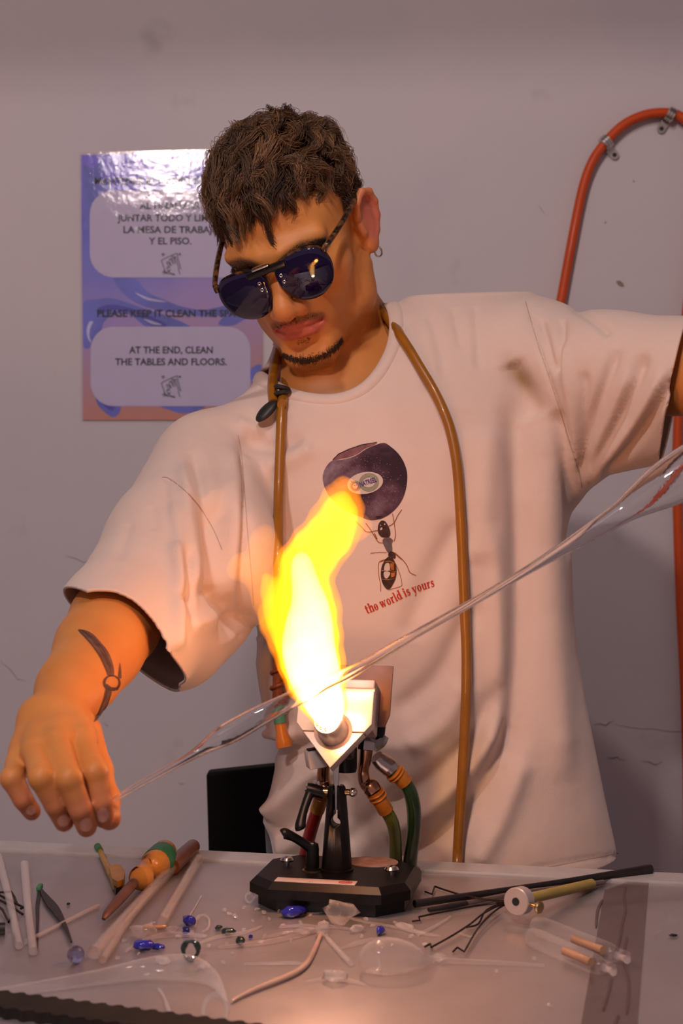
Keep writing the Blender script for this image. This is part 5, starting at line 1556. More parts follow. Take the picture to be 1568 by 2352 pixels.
sl_ = D2(); cur = 0.0
VH = 14.5
for c in txt:
    if c == ' ': cur += 0.42 * XH; continue
    wdt, shp = GL[c]
    def mp_(a, b, cur=cur):
        x, y, ux_, uy_ = on_base(cur + a * XH)
        return (x + uy_ * b * VH, y - ux_ * b * VH)
    for q in shp:
        if isinstance(q, list): sl_.poly(q, mp_)
        elif q[0] == 'ring':
            n = len(q[1]); sl_.add((q[1] + q[2], [(i, (i + 1) % n, n + (i + 1) % n, n + i) for i in range(n)]), mp_)
        elif q[0] == 'p': sl_.poly(q[1], mp_)
        else:
            cp = spline(q[1], 4); ws = np.interp(np.linspace(0, 1, len(cp)), np.linspace(0, 1, len(q[2])), q[2])
            sl_.stroke([tuple(k) for k in cp], list(ws), mp_)
    cur += (wdt + 0.10) * XH
lay('slogan_print', sl_, 0.0008, printmat('print_red', (0.50, 0.045, 0.022, 1), 0.06), 5)

# seams of the T-shirt: narrow ridges of stitched cloth; one stroke paints crease shade
M_seam_crease = pmat('seam_crease_tint', (0.52, 0.38, 0.30, 1), 0.9)
def seam_crease_shade(pts, w=2.2):
    D2().stroke([tuple(q) for q in spline(pts, 8)], w).lay('seam_crease_shade', sm(0.0005), M_seam_crease, shirt, 6)
seam_crease_shade([(1206, 692), (1218, 735), (1238, 800), (1262, 870), (1288, 950), (1312, 1030), (1330, 1090), (1336, 1120)], 2.0)
seam_crease_shade([(372, 1097), (386, 1098), (412, 1116), (440, 1143), (466, 1176), (490, 1216), (510, 1262)], 2.0)
seam_crease_shade([(546, 1000), (556, 1060), (563, 1150), (570, 1240), (577, 1320), (582, 1390)], 1.6)  # dark line painted in for the crease shade between sleeve and body
seam_crease_shade([(1200, 2000), (1280, 1987), (1350, 1973), (1420, 1960)], 1.6)
# ------------------------------------------------------------------ amber latex blow hose round his neck
M_amber = pmat('amber_latex', (0.31, 0.115, 0.007, 1), 0.34, var=0.12, scale=30, coat=0.25, sss=0.0)
bh = empty('blow_hose', P(1048, 2090, 1.46), 0, 'amber latex blow hose hanging around the worker\'s neck', 'hose')
cam0 = Vector((0, 0, CAMZ))
def on_shirt(px, py, off, dmax):
    d = (P(px, py, 1.0) - cam0).normalized()
    hit, nr, _, _ = shirt_bvh.ray_cast(cam0, d)
    y = hit.y if hit is not None else dmax
    return P(px, py, min(y, dmax) - off)
def drape(pts, off, dmax, sm_=3):
    q = [tuple(on_shirt(a, b, off, dmax)) for a, b in spline(pts, 6)]
    q = np.array(q); ds = q[:, 1].copy()
    for _ in range(sm_):
        ds2 = ds.copy(); ds2[1:-1] = np.minimum(ds[1:-1], (ds[:-2] + ds[2:]) / 2); ds = ds2
    px_ = 784 + FPX * q[:, 0] / q[:, 1]; py_ = 1176 - FPX * (q[:, 2] - CAMZ) / q[:, 1]
    return [P(a, b, c) for a, b, c in zip(px_, py_, ds)]
RH = 0.0053
right = drape([(906, 752), (935, 795), (965, 845), (1000, 905), (1030, 975), (1048, 1060), (1056, 1160), (1062, 1280), (1067, 1400), (1071, 1500), (1070, 1600), (1065, 1720), (1058, 1840), (1051, 1960), (1047, 2080)], RH + 0.001, 1.56, 30)
left_ = drape([(650, 912), (646, 960), (643, 1040), (640, 1130), (639, 1220), (638, 1320), (637, 1420), (637, 1500)], RH + 0.001, 1.53, 30)
back_ = [P(882, 724, 1.572), P(862, 706, 1.592), P(838, 694, 1.640), P(800, 700, 1.705), P(730, 735, 1.712), P(672, 775, 1.690), P(650, 812, 1.625), P(651, 860, 1.560)]
path = [tuple(q) for q in reversed(right)] + [tuple(q) for q in back_] + [tuple(q) for q in left_]
path = spline(path[::3] + [path[-1]], 4)
MB().tube(path, RH, 12).build('tube', M_amber, bh)
loop2 = [P(664, 775, 1.655), P(640, 800, 1.610), P(629, 845, 1.562), P(625, 890, 1.530), P(628, 925, 1.512)]
MB().tube(spline([tuple(q) for q in loop2], 5), RH, 12).build('mouth_tube', M_amber, bh)
M_mp = pmat('black_rubber', (0.018, 0.017, 0.015, 1), 0.45, var=0.2)
mpm = frame(P(612, 944, 1.508), (-0.62, -0.25, -0.70), (0.55, -0.75, -0.45))
MB().sphere((0, 0, 0), 1.0, 18, 10, mpm, (0.0085, 0.0045, 0.0155)).build('mouthpiece', M_mp, bh)
MB().tube([P(648, 896, 1.516) + Vector((0.0068 * math.cos(t), -0.0068 * math.sin(t), 0.004 * math.sin(t / 2))) for t in np.linspace(0, 12.5, 40)], 0.0024, 8).build('rubber_band', M_mp, bh)
dd = left_[-1].y
low = [left_[-1], P(638, 1560, dd), P(637, 1610, dd - 0.002), P(640, 1650, dd - 0.004)]
M_lat2 = pmat('dark_latex', (0.26, 0.060, 0.010, 1), 0.4, var=0.25, scale=60)
MB().tube(spline([tuple(q) for q in low], 5), 0.0056, 12).build('tube_end', M_lat2, bh)
ax0, ax1 = P(639, 1528, dd), P(638, 1606, dd - 0.002)
hel = []
for t in np.linspace(0, 1, 60):
    c_ = ax0.lerp(ax1, t); a = t * 2 * math.pi * 2.2
    hel.append(c_ + Vector((0.0072 * math.cos(a), -0.0072 * math.sin(a), 0)))
MB().tube(hel, 0.0021, 8).build('twine', M_lat2, bh)
MB().tube([ax1 + Vector((0.0075 * math.cos(a), -0.0075 * math.sin(a), -0.004)) for a in np.linspace(0, 6.4, 24)], 0.0026, 8).build('twine', M_lat2, bh)
MB().tube([P(638, 1620, dd - 0.003), P(641, 1645, dd - 0.004), P(643, 1662, dd - 0.005)], [0.0066, 0.0068, 0.0062], 12).build('green_sleeve', pmat('green_rubber', (0.10, 0.26, 0.15, 1), 0.5), bh)
MB().tube([P(642, 1656, dd - 0.004), P(646, 1680, dd - 0.006), P(651, 1704, dd - 0.008), P(653, 1717, dd - 0.009)], [0.0062, 0.0058, 0.0085, 0.0080], 14).build('swivel_tip', pmat('orange_plastic', (0.62, 0.16, 0.008, 1), 0.3, coat=0.3), bh)
# ================================================================== BENCH TORCH
TO = Vector((-0.0043, 1.297, TZ))
TM = Matrix.Translation(TO) @ Matrix.Rotation(BENCH_RZ, 4, 'Z')
torch = empty('bench_torch', TO, BENCH_RZ, 'black and silver glassworking bench torch standing in the middle of the workbench', 'torch')
M_cast = pmat('black_enamel', (0.0045, 0.0035, 0.0035, 1), 0.40, var=0.25, scale=70, spec=0.3, bump=0.04)
M_blkm = pmat('black_moulded', (0.0035, 0.0035, 0.0035, 1), 0.38, var=0.1, spec=0.3)
M_bral = pmat('brushed_aluminium', (0.70, 0.66, 0.64, 1), 0.34, 0.55, var=0.05, scale=50, stretch=(1, 1, 14))
M_cop = pmat('copper_pipe', (0.42, 0.22, 0.14, 1), 0.25, 1.0, var=0.15, scale=50)
M_brass = pmat('brass_fitting', (0.50, 0.36, 0.18, 1), 0.3, 1.0, var=0.1)
M_chr = pmat('dull_chrome', (0.40, 0.37, 0.35, 1), 0.22, 1.0, var=0.1)
def oct_(w, d, c): return [(-w + c, -d), (w - c, -d), (w, -d + c), (w, d - c), (w - c, d), (-w + c, d), (-w, d - c), (-w, -d + c)]
def octslab(w, d, c, z0, z1, bev=0.0, w2=None):
    p0 = oct_(w, d, c); p1 = oct_(w - bev, d - bev, c - bev * 0.4)
    zb = z1 - bev
    vs = [(x, y, z0) for x, y in p0] + [(x, y, zb) for x, y in p0] + [(x, y, z1) for x, y in p1]
    fs = [tuple(range(7, -1, -1)), tuple(range(16, 24))]
    for k in (0, 8):
        for i in range(8): fs.append((k + i, k + (i + 1) % 8, k + 8 + (i + 1) % 8, k + 8 + i))
    return MB().add(vs, fs, TM)
octslab(0.066, 0.049, 0.022, 0.0005, 0.0125).build('base_foot', M_blkm, torch, smooth=False)
base = octslab(0.0722, 0.0555, 0.022, 0.0125, 0.0265, 0.0055).build('base_plate', M_cast, torch, smooth=False)
# maker's plate on the front of the base
M_plate = pmat('maker_plate', (0.62, 0.54, 0.52, 1), 0.35, 0.1, var=0.04)
lab = MB().box((-0.010, -0.0425, 0.0268), (0.072, 0.013, 0.0008), TM, 0.0003).build('maker_plate', M_plate, torch)
def on_plate(x, y): return TM @ Vector((x, y, 0.0274))
M_red = pmat('plate_red', (0.55, 0.03, 0.03, 1), 0.4)
dl = D2()
o1 = ellipse_pts(0.0165, -0.0425, 0.0062, 0.0050, 0, 24); o2 = ellipse_pts(0.0165, -0.0425, 0.0050, 0.0038, 0, 24)
dl.add((o1 + o2, [(i, (i + 1) % 24, 24 + (i + 1) % 24, 24 + i) for i in range(24)]))
dl.stroke([(0.0125, -0.0425), (0.0150, -0.0412), (0.0180, -0.0438), (0.0205, -0.0422)], 0.0016); dl.stroke([(0.0135, -0.0445), (0.0165, -0.0428), (0.0195, -0.0405)], 0.0011)
dl.lay('red_emblem', on_plate, M_red, lab)
dk = D2(); dk.stroke([(-0.0155, -0.0482), (-0.0145, -0.0470), (-0.0135, -0.0480)], 0.0007); dk.stroke([(-0.0128, -0.0472), (-0.0118, -0.0472), (-0.0122, -0.0480)], 0.0007)
dk.lay('dark_mark', on_plate, M_ink, lab)
MB().lathe([(0.0001, 0.0273), (0.021, 0.0273), (0.0212, 0.0268), (0.0212, 0.0262)], 36, TM @ Matrix.Translation((0.026, 0.036, 0)) @ Matrix.Diagonal((1.15, 0.9, 1, 1))).build('round_badge', pmat('badge_tan', (0.33, 0.20, 0.16, 1), 0.5, var=0.3, scale=120), torch)
for x, y in ((-0.0485, 0.010), (0.0510, -0.0055)):
    sc_ = MB().lathe([(0.0022, 0.026), (0.0022, 0.0300), (0.0062, 0.0302), (0.0066, 0.0316), (0.0050, 0.0338), (0.0022, 0.0346), (0.0001, 0.0348)], 18, TM @ Matrix.Translation((x, y, 0))).build('screw', M_steel, torch)
# post with slot and round window
post = MB().lathe([(0.0150, 0.0262), (0.0150, 0.0285), (0.0137, 0.0290), (0.0137, 0.031), (0.0088, 0.094), (0.0080, 0.1015), (0.0066, 0.1035), (0.0001, 0.1035)], 32, TM).build('post', M_cast, None)
def boolean_cut(o, cutters):
    for c in cutters:
        md = o.modifiers.new('b', 'BOOLEAN'); md.object = c; md.operation = 'DIFFERENCE'; md.solver = 'EXACT'
    bpy.context.view_layer.update()
    ev = o.evaluated_get(bpy.context.evaluated_depsgraph_get())
    me = bpy.data.meshes.new_from_object(ev)
    o.modifiers.clear(); o.data = me
    for c in cutters: bpy.data.objects.remove(c, do_unlink=True)
    try: me.shade_smooth_by_angle(angle=SM)
    except Exception: pass
cy = MB().lathe([(0.0052, -0.03), (0.0052, 0.03)], 20, TM @ Matrix.Translation((0, 0, 0.0715)) @ Matrix.Rotation(R_(90), 4, 'X')).build('cutter', None)
sl2 = MB().box((0, 0, 0.0925), (0.0052, 0.06, 0.034), TM).build('cutter', None)
boolean_cut(post, [cy, sl2])
post.parent = torch; post.matrix_parent_inverse = torch.matrix_world.inverted()
# link bar and pivot between post and head
MB().tube([TM @ Vector((0.0, -0.002, 0.082)), TM @ Vector((0.0, -0.002, 0.118)), TM @ Vector((0.001, 0.002, 0.135))], [0.0024, 0.0026, 0.0026], 12).build('link_rod', M_steel, torch)
MB().tube([TM @ Vector((-0.0135, 0, 0.0975)), TM @ Vector((0.0135, 0, 0.0975))], 0.0030, 14).build('pivot_bolt', M_brass, torch)
MB().sphere((0.0148, 0, 0.0975), 0.0042, 12, 8, TM).build('pivot_cap', M_steel, torch)
MB().lathe([(0.0092, 0.113), (0.0100, 0.116), (0.0100, 0.150), (0.0001, 0.150)], 24, TM @ Matrix.Translation((0.0055, 0.016, 0))).build('swivel_body', M_blkm, torch)
def lever(a, hubdir, b, name='clamp_lever'):
    """moulded adjustable clamp handle from hub a to tip b"""
    a, b = Vector(a), Vector(b); h = Vector(hubdir)
    m = MB(); m.tube([a - h * 0.010, a + h * 0.004, a + h * 0.0085], [0.0056, 0.0060, 0.0052], 14)
    d = (b - a)
    pts = [a + h * 0.003, a + d * 0.25 + h * 0.004, a + d * 0.6 + h * 0.004, a + d * 0.9 + h * 0.0025, b]
    m.tube(spline([tuple(q) for q in pts], 4), [0.0054, 0.0050, 0.0046, 0.0043, 0.0042, 0.0041, 0.0040, 0.0040, 0.0040, 0.0042, 0.0045, 0.0048, 0.0051, 0.0052, 0.0051, 0.0046, 0.0028], 12)
    o = MB.build(m, name, M_blkm, torch)
    MB().tube([a + h * 0.0080, a + h * 0.0098], 0.0032, 10).build('lever_screw', M_steel, o)
    return o
lever(TM @ Vector((-0.0205, 0.0, 0.0978)), (-0.85, -0.05, 0.25), P(692, 1906, 1.285))
lever(TM @ Vector((-0.0215, -0.004, 0.0420)), (0, 0, 1), P(648, 1917, 1.290))
MB().lathe([(0.0074, 0.0262), (0.0074, 0.029), (0.0060, 0.0292), (0.0060, 0.040)], 20, TM @ Matrix.Translation((-0.0215, -0.004, 0))).build('clamp_boss', M_blkm, torch)
MB().lathe([(0.0092, 0.0262), (0.0092, 0.0272), (0.0074, 0.0274)], 20, TM @ Matrix.Translation((-0.0215, -0.004, 0))).build('washer', M_brass, torch)
# ---- burner head
HT = Matrix.Translation(P(765, 1678, 1.262)) @ Matrix.Rotation(BENCH_RZ, 4, 'Z') @ Matrix.Rotation(R_(-25), 4, 'X')
def hs(m): return HT
up_poly = [(-0.0277, -0.0006), (0.0277, -0.0006), (0.0338, 0.0068), (0.0338, 0.0370), (-0.0338, 0.0370), (-0.0338, 0.0068)]
lo_poly = [(-0.0272, -0.0014), (0.0, -0.0335), (0.0272, -0.0014)]
MB().prism(up_poly, 0.0, 0.014, HT, 0.0008).build('upper_face_block', M_bral, torch)
MB().prism(lo_poly, 0.0, 0.014, HT, 0.0008).build('lower_face_block', M_bral, torch)
MB().tube([HT @ Vector((-0.0335, 0.006, 0.0385)), HT @ Vector((0.0335, 0.006, 0.0385))], 0.0032, 12).build('top_lip', M_bral, torch)
MB().box((0, 0.030, 0.030), (0.063, 0.030, 0.046), HT, 0.002).build('rear_block', pmat('rosy_aluminium', (0.50, 0.40, 0.38, 1), 0.4, 0.6, var=0.06), torch)
MB().prism([(-0.042, 0.018), (0.0375, 0.018), (0.0415, 0.030), (0.0415, 0.0765), (-0.042, 0.0765)], 0.046, 0.048, HT, 0.0004).build('heat_shield', pmat('brown_steel', (0.17, 0.085, 0.065, 1), 0.42, 0.5, var=0.15), torch)
MB().box((0, 0.022, -0.006), (0.030, 0.016, 0.024), HT, 0.002).build('manifold', M_blkm, torch)
ring = HT @ Matrix.Rotation(R_(90), 4, 'X')            # local z -> out of the face
MB().lathe([(0.0122, 0.0003), (0.0172, 0.0003), (0.0172, 0.0001)], 36, ring, cap=False).build('heat_tint', pmat('tempered_metal', (0.22, 0.15, 0.16, 1), 0.42, 0.5, var=0.2), torch)
barrel = MB().lathe([(0.0140, 0.0), (0.0134, 0.004), (0.0124, 0.010), (0.0120, 0.029), (0.0113, 0.0305), (0.0001, 0.0305)], 36, ring).build('barrel', M_bral, torch)
jets = MB()
for nr, cnt_ in ((0.0042, 6), (0.0084, 12)):
    for i in range(cnt_):
        a = 2 * math.pi * i / cnt_
        MB().lathe([(0.0014, 0.0302), (0.0014, 0.0316), (0.0009, 0.0318), (0.0009, 0.0308)], 10, ring @ Matrix.Translation((nr * math.cos(a), nr * math.sin(a), 0)), cap=False).build('jet', M_steel, barrel)
# valves and fittings under the head
def px_tube(name, pts, r, mat, par=torch, n=14):
    q = spline([tuple(P(*p)) for p in pts], 5)
    rr = r if isinstance(r, (int, float)) else list(np.interp(np.linspace(0, 1, len(q)), np.linspace(0, 1, len(r)), r))
    return MB().tube(q, rr, n).build(name, mat, par)
px_tube('copper_elbow', [(842, 1716, 1.315), (838, 1745, 1.32), (834, 1772, 1.325), (838, 1798, 1.325), (851, 1808, 1.322), (861, 1822, 1.320)], [0.0062, 0.0058, 0.0055, 0.0058, 0.0085, 0.0075], M_cop)
px_tube('copper_elbow', [(744, 1742, 1.315), (743, 1765, 1.318), (742, 1790, 1.322), (744, 1806, 1.322)], [0.0066, 0.0056, 0.0060, 0.0080], M_cop)
px_tube('hex_fitting', [(846, 1722, 1.315), (848, 1702, 1.316), (856, 1690, 1.317)], [0.010, 0.0095, 0.006], M_chr, n=6)
px_tube('gas_union', [(864, 1738, 1.325), (876, 1750, 1.327), (893, 1762, 1.328), (902, 1772, 1.328)], [0.0065, 0.0085, 0.0092, 0.0080], M_chr)
px_tube('valve_stem', [(868, 1690, 1.318), (874, 1662, 1.318), (874, 1636, 1.318)], [0.0062, 0.0048, 0.0062], M_blkm)
px_tube('valve_bonnet', [(856, 1712, 1.316), (872, 1704, 1.318), (880, 1690, 1.320)], [0.007, 0.0065, 0.0055], M_chr, n=8)
kn = frame(P(724, 1742, 1.300), (-0.95, -0.2, -0.15))
MB().box((0, 0, 0), (0.020, 0.016, 0.016), kn, 0.0012).build('valve_knob', pmat('white_nylon', (0.55, 0.47, 0.43, 1), 0.45), torch)
for k in (-0.004, 0.0, 0.004):
    MB().box((k, -0.0085, 0.0), (0.0012, 0.0022, 0.012), kn, 0.0002).build('knob_rib', M_blkm, torch)
MB().tube([P(727, 1808, 1.318), P(727, 1793, 1.318)], [0.004, 0.003], 10).build('bleed_nipple', M_steel, torch)
# ---- supply hoses
M_rh = pmat('red_hose', (0.30, 0.012, 0.008, 1), 0.35, coat=0.2, var=0.1)
M_gh = pmat('pale_green_hose', (0.13, 0.165, 0.018, 1), 0.30, coat=0.3, var=0.12)
M_dgh = pmat('dark_green_hose', (0.014, 0.045, 0.014, 1), 0.28, coat=0.3, var=0.1)
M_cl = pmat('amber_clamp', (0.34, 0.135, 0.010, 1), 0.35, coat=0.2, var=0.15)
def supply(lab, pts, r, mat, clamp_pts, cr):
    o = empty('supply_hose', P(*pts[-1]), 0, lab, 'hose', 'hoses feeding the bench torch')
    px_tube('tube', pts, r, mat, o)
    px_tube('clamp_sleeve', clamp_pts, cr, M_cl, o)
    c0, c1 = P(*clamp_pts[0]), P(*clamp_pts[-1]); ax_ = (c1 - c0).normalized()
    for t in (0.10, 0.30):
        c = c0.lerp(c1, t); Mx = frame(c, ax_)
        MB().tube([Mx @ Vector(((cr + 0.0004) * math.cos(a), (cr + 0.0004) * math.sin(a), 0)) for a in np.linspace(0, 6.3, 22)], 0.0011, 6).build('wire_turn', M_cl, o)
supply('red gas hose running down behind the torch post', [(741, 1812, 1.322), (732, 1850, 1.330), (719, 1890, 1.345), (708, 1930, 1.362), (701, 1962, 1.375), (698, 1985, 1.385), (690, 1998, 1.400)], 0.0062, M_rh, [(741, 1815, 1.322), (733, 1846, 1.329), (728, 1862, 1.333)], 0.0068)
supply('pale green gas hose, the inner one to the right of the torch', [(862, 1824, 1.320), (882, 1855, 1.325), (899, 1885, 1.335), (906, 1915, 1.350), (908, 1950, 1.368), (909, 1985, 1.385), (915, 2001, 1.395)], 0.0062, M_gh, [(860, 1818, 1.320), (874, 1842, 1.323), (886, 1862, 1.327)], 0.0075)
supply('dark green gas hose, the outer one to the right of the torch', [(899, 1768, 1.328), (922, 1787, 1.330), (940, 1815, 1.335), (949, 1850, 1.342), (951, 1890, 1.352), (948, 1930, 1.365), (943, 1965, 1.378), (942, 1992, 1.392), (952, 2004, 1.398)], 0.0068, M_dgh, [(902, 1772, 1.328), (918, 1784, 1.330), (930, 1798, 1.332)], 0.0080)

# ================================================================== FLAME
def flame_volume(name, color, strength, soot=(1.0, 0.80, 0.05, 1), dens=14.0):
    m = bpy.data.materials.new(name); m.use_nodes = True
    nt = m.node_tree; nt.nodes.remove(nt.nodes['Principled BSDF'])
    em = nt.nodes.new('ShaderNodeEmission'); em.inputs[0].default_value = color; em.inputs[1].default_value = strength
    ab = nt.nodes.new('ShaderNodeVolumeAbsorption'); ab.inputs['Color'].default_value = soot; ab.inputs['Density'].default_value = dens
    ad = nt.nodes.new('ShaderNodeAddShader')
    nt.links.new(em.outputs[0], ad.inputs[0]); nt.links.new(ab.outputs[0], ad.inputs[1])
    nt.links.new(ad.outputs[0], nt.nodes['Material Output'].inputs['Volume'])
    return m
fla = empty('torch_flame', HT @ Vector((0, -0.031, 0)), 0, 'tall yellow-white flame roaring from the bench torch', 'flame')
def fd(py): return float(np.interp(py, [1100, 1300, 1400, 1470, 1540, 1600, 1640, 1668], [1.125, 1.132, 1.138, 1.146, 1.165, 1.190, 1.212, 1.231]))
def flame_mesh(name, chains, mat, vox, k=0.010, wob=0.0):
    s = SDF(); allp = []
    for ch in chains:
        pts = [P(a, b, fd(b)) for a, b, r in ch]; rs = [r * fd(b) / FPX for a, b, r in ch]
        q = spline([tuple(p) + (r,) for p, r in zip(pts, rs)], 3)
        for i in range(len(q) - 1): s.cone(q[i][:3], q[i + 1][:3], max(0.0008, q[i][3]), max(0.0008, q[i + 1][3]), k)
        allp += [x[:3] for x in q]
    allp = np.array(allp)
    v, f = s.mesh(allp.min(0) - 0.035, allp.max(0) + 0.035, vox, 2)
    if wob:
        n = vnormals(v, f)
        w = np.sin(v[:, 2] * 210 + v[:, 0] * 90) * np.sin(v[:, 0] * 260 - v[:, 2] * 70 + 1.0) + 0.5 * np.sin(v[:, 2] * 420 + v[:, 1] * 300)
        v = v + n * (w * wob)[:, None]
    return link(name, np_mesh(name, v, f), mat, fla)
main = [(760, 1652, 19), (749, 1624, 34), (736, 1588, 48), (722, 1545, 60), (707, 1490, 66), (701, 1435, 70), (699, 1385, 66), (690, 1335, 50), (704, 1292, 50), (738, 1252, 50), (768, 1215, 45), (781, 1172, 40), (787, 1138, 24), (792, 1114, 6)]
tongue = [(650, 1455, 30), (628, 1405, 28), (610, 1355, 26), (600, 1305, 22), (594, 1262, 13), (586, 1228, 3)]
wisp = [(604, 1334, 13), (574, 1312, 13), (556, 1296, 10), (544, 1304, 7), (536, 1322, 2)]
wisp2 = [(644, 1300, 22), (622, 1266, 15), (612, 1236, 8), (606, 1212, 2)]
wisp3 = [(800, 1230, 16), (826, 1212, 14), (838, 1198, 6)]
flame_mesh('outer_flame', [main, tongue[:2]], flame_volume('flame_orange', (1.0, 0.26, 0.008, 1), 40, dens=20), 0.0022, 0.012, 0.0010)
flame_mesh('wisp', [tongue, wisp2, wisp, wisp3], flame_volume('flame_wisp', (1.0, 0.30, 0.03, 1), 20, dens=8), 0.0022, 0.010, 0.0008)
mid = [(760, 1652, 17), (749, 1624, 31), (735, 1588, 44), (720, 1545, 54), (706, 1490, 59), (702, 1435, 61), (702, 1385, 54), (694, 1335, 44), (706, 1288, 45), (742, 1246, 44), (770, 1210, 36), (780, 1175, 26), (784, 1150, 10)]
tong2 = [(655, 1450, 22), (634, 1408, 16), (618, 1362, 9), (610, 1325, 4)]
flame_mesh('yellow_flame', [mid, tong2], flame_volume('flame_yellow', (0.8, 0.72, 0.02, 1), 40, dens=20), 0.0022, 0.010, 0.0008)
core = [(760, 1652, 16), (749, 1624, 29), (735, 1588, 41), (721, 1545, 49), (708, 1490, 50), (710, 1435, 42), (712, 1390, 29), (702, 1345, 19), (694, 1305, 13), (692, 1280, 5)]
flame_mesh('white_core', [core], flame_volume('flame_core', (0.75, 0.85, 0.95, 1), 60, dens=0.0), 0.0020, 0.010)
blue = [(760, 1653, 19), (752, 1632, 30), (744, 1606, 38), (738, 1585, 26)]
flame_mesh('violet_root', [blue], flame_volume('flame_violet', (0.62, 0.50, 1.0, 1), 45, dens=0.0), 0.0020, 0.008)
def flame_light(px, py, r, power, col):
    l = bpy.data.lights.new('flame_light', 'POINT'); l.energy = power; l.color = col; l.shadow_soft_size = r
    o = bpy.data.objects.new('flame_light', l); COL.objects.link(o); o.parent = fla
    o.matrix_parent_inverse = fla.matrix_world.inverted(); o.location = P(px, py, fd(py))
for px_, py_, r_, pw_, c_ in ((752, 1622, 0.013, 0.48, (1.0, 0.56, 0.62)), (738, 1590, 0.017, 0.03, (1.0, 0.42, 0.34)), (722, 1540, 0.019, 0.03, (1.0, 0.36, 0.20)), (708, 1485, 0.020, 0.03, (1.0, 0.33, 0.16)),
                              (702, 1430, 0.020, 0.03, (1.0, 0.31, 0.14)), (698, 1375, 0.018, 0.03, (1.0, 0.30, 0.13)), (694, 1325, 0.016, 0.04, (1.0, 0.30, 0.12)), (730, 1262, 0.016, 0.10, (1.0, 0.29, 0.11)), (778, 1185, 0.014, 0.46, (1.0, 0.28, 0.09))):
    flame_light(px_, py_, r_, pw_, c_)

# ================================================================== BLOWN GLASS TUBE IN THE FLAME
M_glass = solid_glass('clear_borosilicate')
for n_ in M_glass.node_tree.nodes:
    if n_.type == 'BUMP': n_.inputs['Strength'].default_value = 0.015
gp = [(172, 1892, 1.058, 5), (215, 1864, 1.064, 5), (252, 1842, 1.068, 6), (330, 1797, 1.076, 7), (420, 1747, 1.086, 9), (462, 1722, 1.091, 14), (500, 1698, 1.095, 22), (540, 1676, 1.100, 26), (600, 1643, 1.107, 24), (650, 1617, 1.113, 21), (700, 1592, 1.119, 20), (745, 1570, 1.124, 17), (790, 1551, 1.128, 15), (860, 1512, 1.132, 13), (960, 1453, 1.136, 10), (1080, 1386, 1.140, 9), (1200, 1316, 1.143, 10), (1290, 1262, 1.146, 15), (1370, 1214, 1.148, 22), (1430, 1175, 1.150, 28), (1475, 1145, 1.150, 40), (1530, 1112, 1.150, 54), (1600, 1072, 1.150, 60), (1680, 1028, 1.150, 52), (1760, 982, 1.150, 24), (1830, 942, 1.150, 12), (1900, 902, 1.150, 9), (1960, 868, 1.150, 9)]
q = spline([tuple(P(a, b, d)) + (r * d / FPX,) for a, b, d, r in gp], 6)
wallr = [0.62 if x[3] < 0.006 else 0.91 for x in q]
for _ in range(12): wallr = [wallr[0]] + [(wallr[i - 1] + 2 * wallr[i] + wallr[i + 1]) / 4 for i in range(1, len(wallr) - 1)] + [wallr[-1]]
gt = MB().tube([x[:3] for x in q], [x[3] for x in q], 24)
n0 = len(gt.v)
inner = MB().tube([x[:3] for x in q[3:-3]], [x[3] * w_ for x, w_ in zip(q[3:-3], wallr[3:-3])], 24)
inner.f = [tuple(reversed(f)) for f in inner.f]
gme = bpy.data.meshes.new('glass_tube')
bmo = bmesh.new()
mo = MB(); mo.v = gt.v; mo.f = gt.f; m1 = mo.mesh('a'); m2 = inner.mesh('b'); m2.flip_normals()
bmo.from_mesh(m1); bmo.from_mesh(m2); bmo.to_mesh(gme); bmo.free()
tube_o = link('blown_glass_tube', gme, M_glass)
setp(tube_o, 'long clear glass tube with drawn-out neck held across the flame', 'glass tube')
# ================================================================== THINGS ON THE BENCH
def lie(pts, rpx, n=4, extra=0.0):
    """path of a round bar lying on the bench: pixels of its axis, radius in pixels -> (path, radii)"""
    rs = [rpx] * len(pts) if isinstance(rpx, (int, float)) else rpx
    out = []
    for (a, b), r in zip(pts, rs):
        d = (CAMZ - TZ) * FPX / (b - 1176.0); rm = r * d / FPX
        p = T(a, b, rm + extra); out.append(tuple(p) + (rm,))
    q = spline(out, n) if len(out) > 2 else [np.array(out[0]) + (np.array(out[1]) - np.array(out[0])) * t for t in np.linspace(0, 1, 2 + n)]
    return [tuple(x[:3]) for x in q], [float(x[3]) for x in q]
def bar_on_bench(name, pts, rpx, mat, parent=None, nseg=14, n=4, extra=0.0006, flat=1.0):
    q, r = lie(pts, rpx, n, extra)
    return MB().tube(q, r, nseg, flat=flat).build(name, mat, parent)
def hollow_on_bench(name, pts, rpx, mat, wall=0.8, extra=0.0006, nseg=20):
    q, r = lie(pts, rpx, 4, extra)
    a = MB().tube(q, r, nseg, cap=False); b = MB().tube(q, [x * wall for x in r], nseg, cap=False)
    n = len(a.v); m = MB(); m.v = a.v + b.v
    m.f = a.f + [tuple(reversed([i + n for i in f])) for f in b.f]
    e = n - nseg
    for i in range(nseg):
        j = (i + 1) % nseg
        m.f.append((i, j, n + j, n + i)); m.f.append((e + j, e + i, n + e + i, n + e + j))
    return m.build(name, mat)
M_frost = edge_glass('frosted_glass', (0.82, 0.72, 0.70, 1), 0.30, 0.85, 0.3)
M_tubeg = edge_glass('tube_wall_glass', (0.86, 0.74, 0.67, 1), 0.07, 0.50)
M_wire = pmat('burnt_wire', (0.030, 0.018, 0.014, 1), 0.45, 0.6, var=0.3, scale=120)
M_gph = pmat('graphite', (0.014, 0.011, 0.011, 1), 0.42, var=0.3, scale=80)
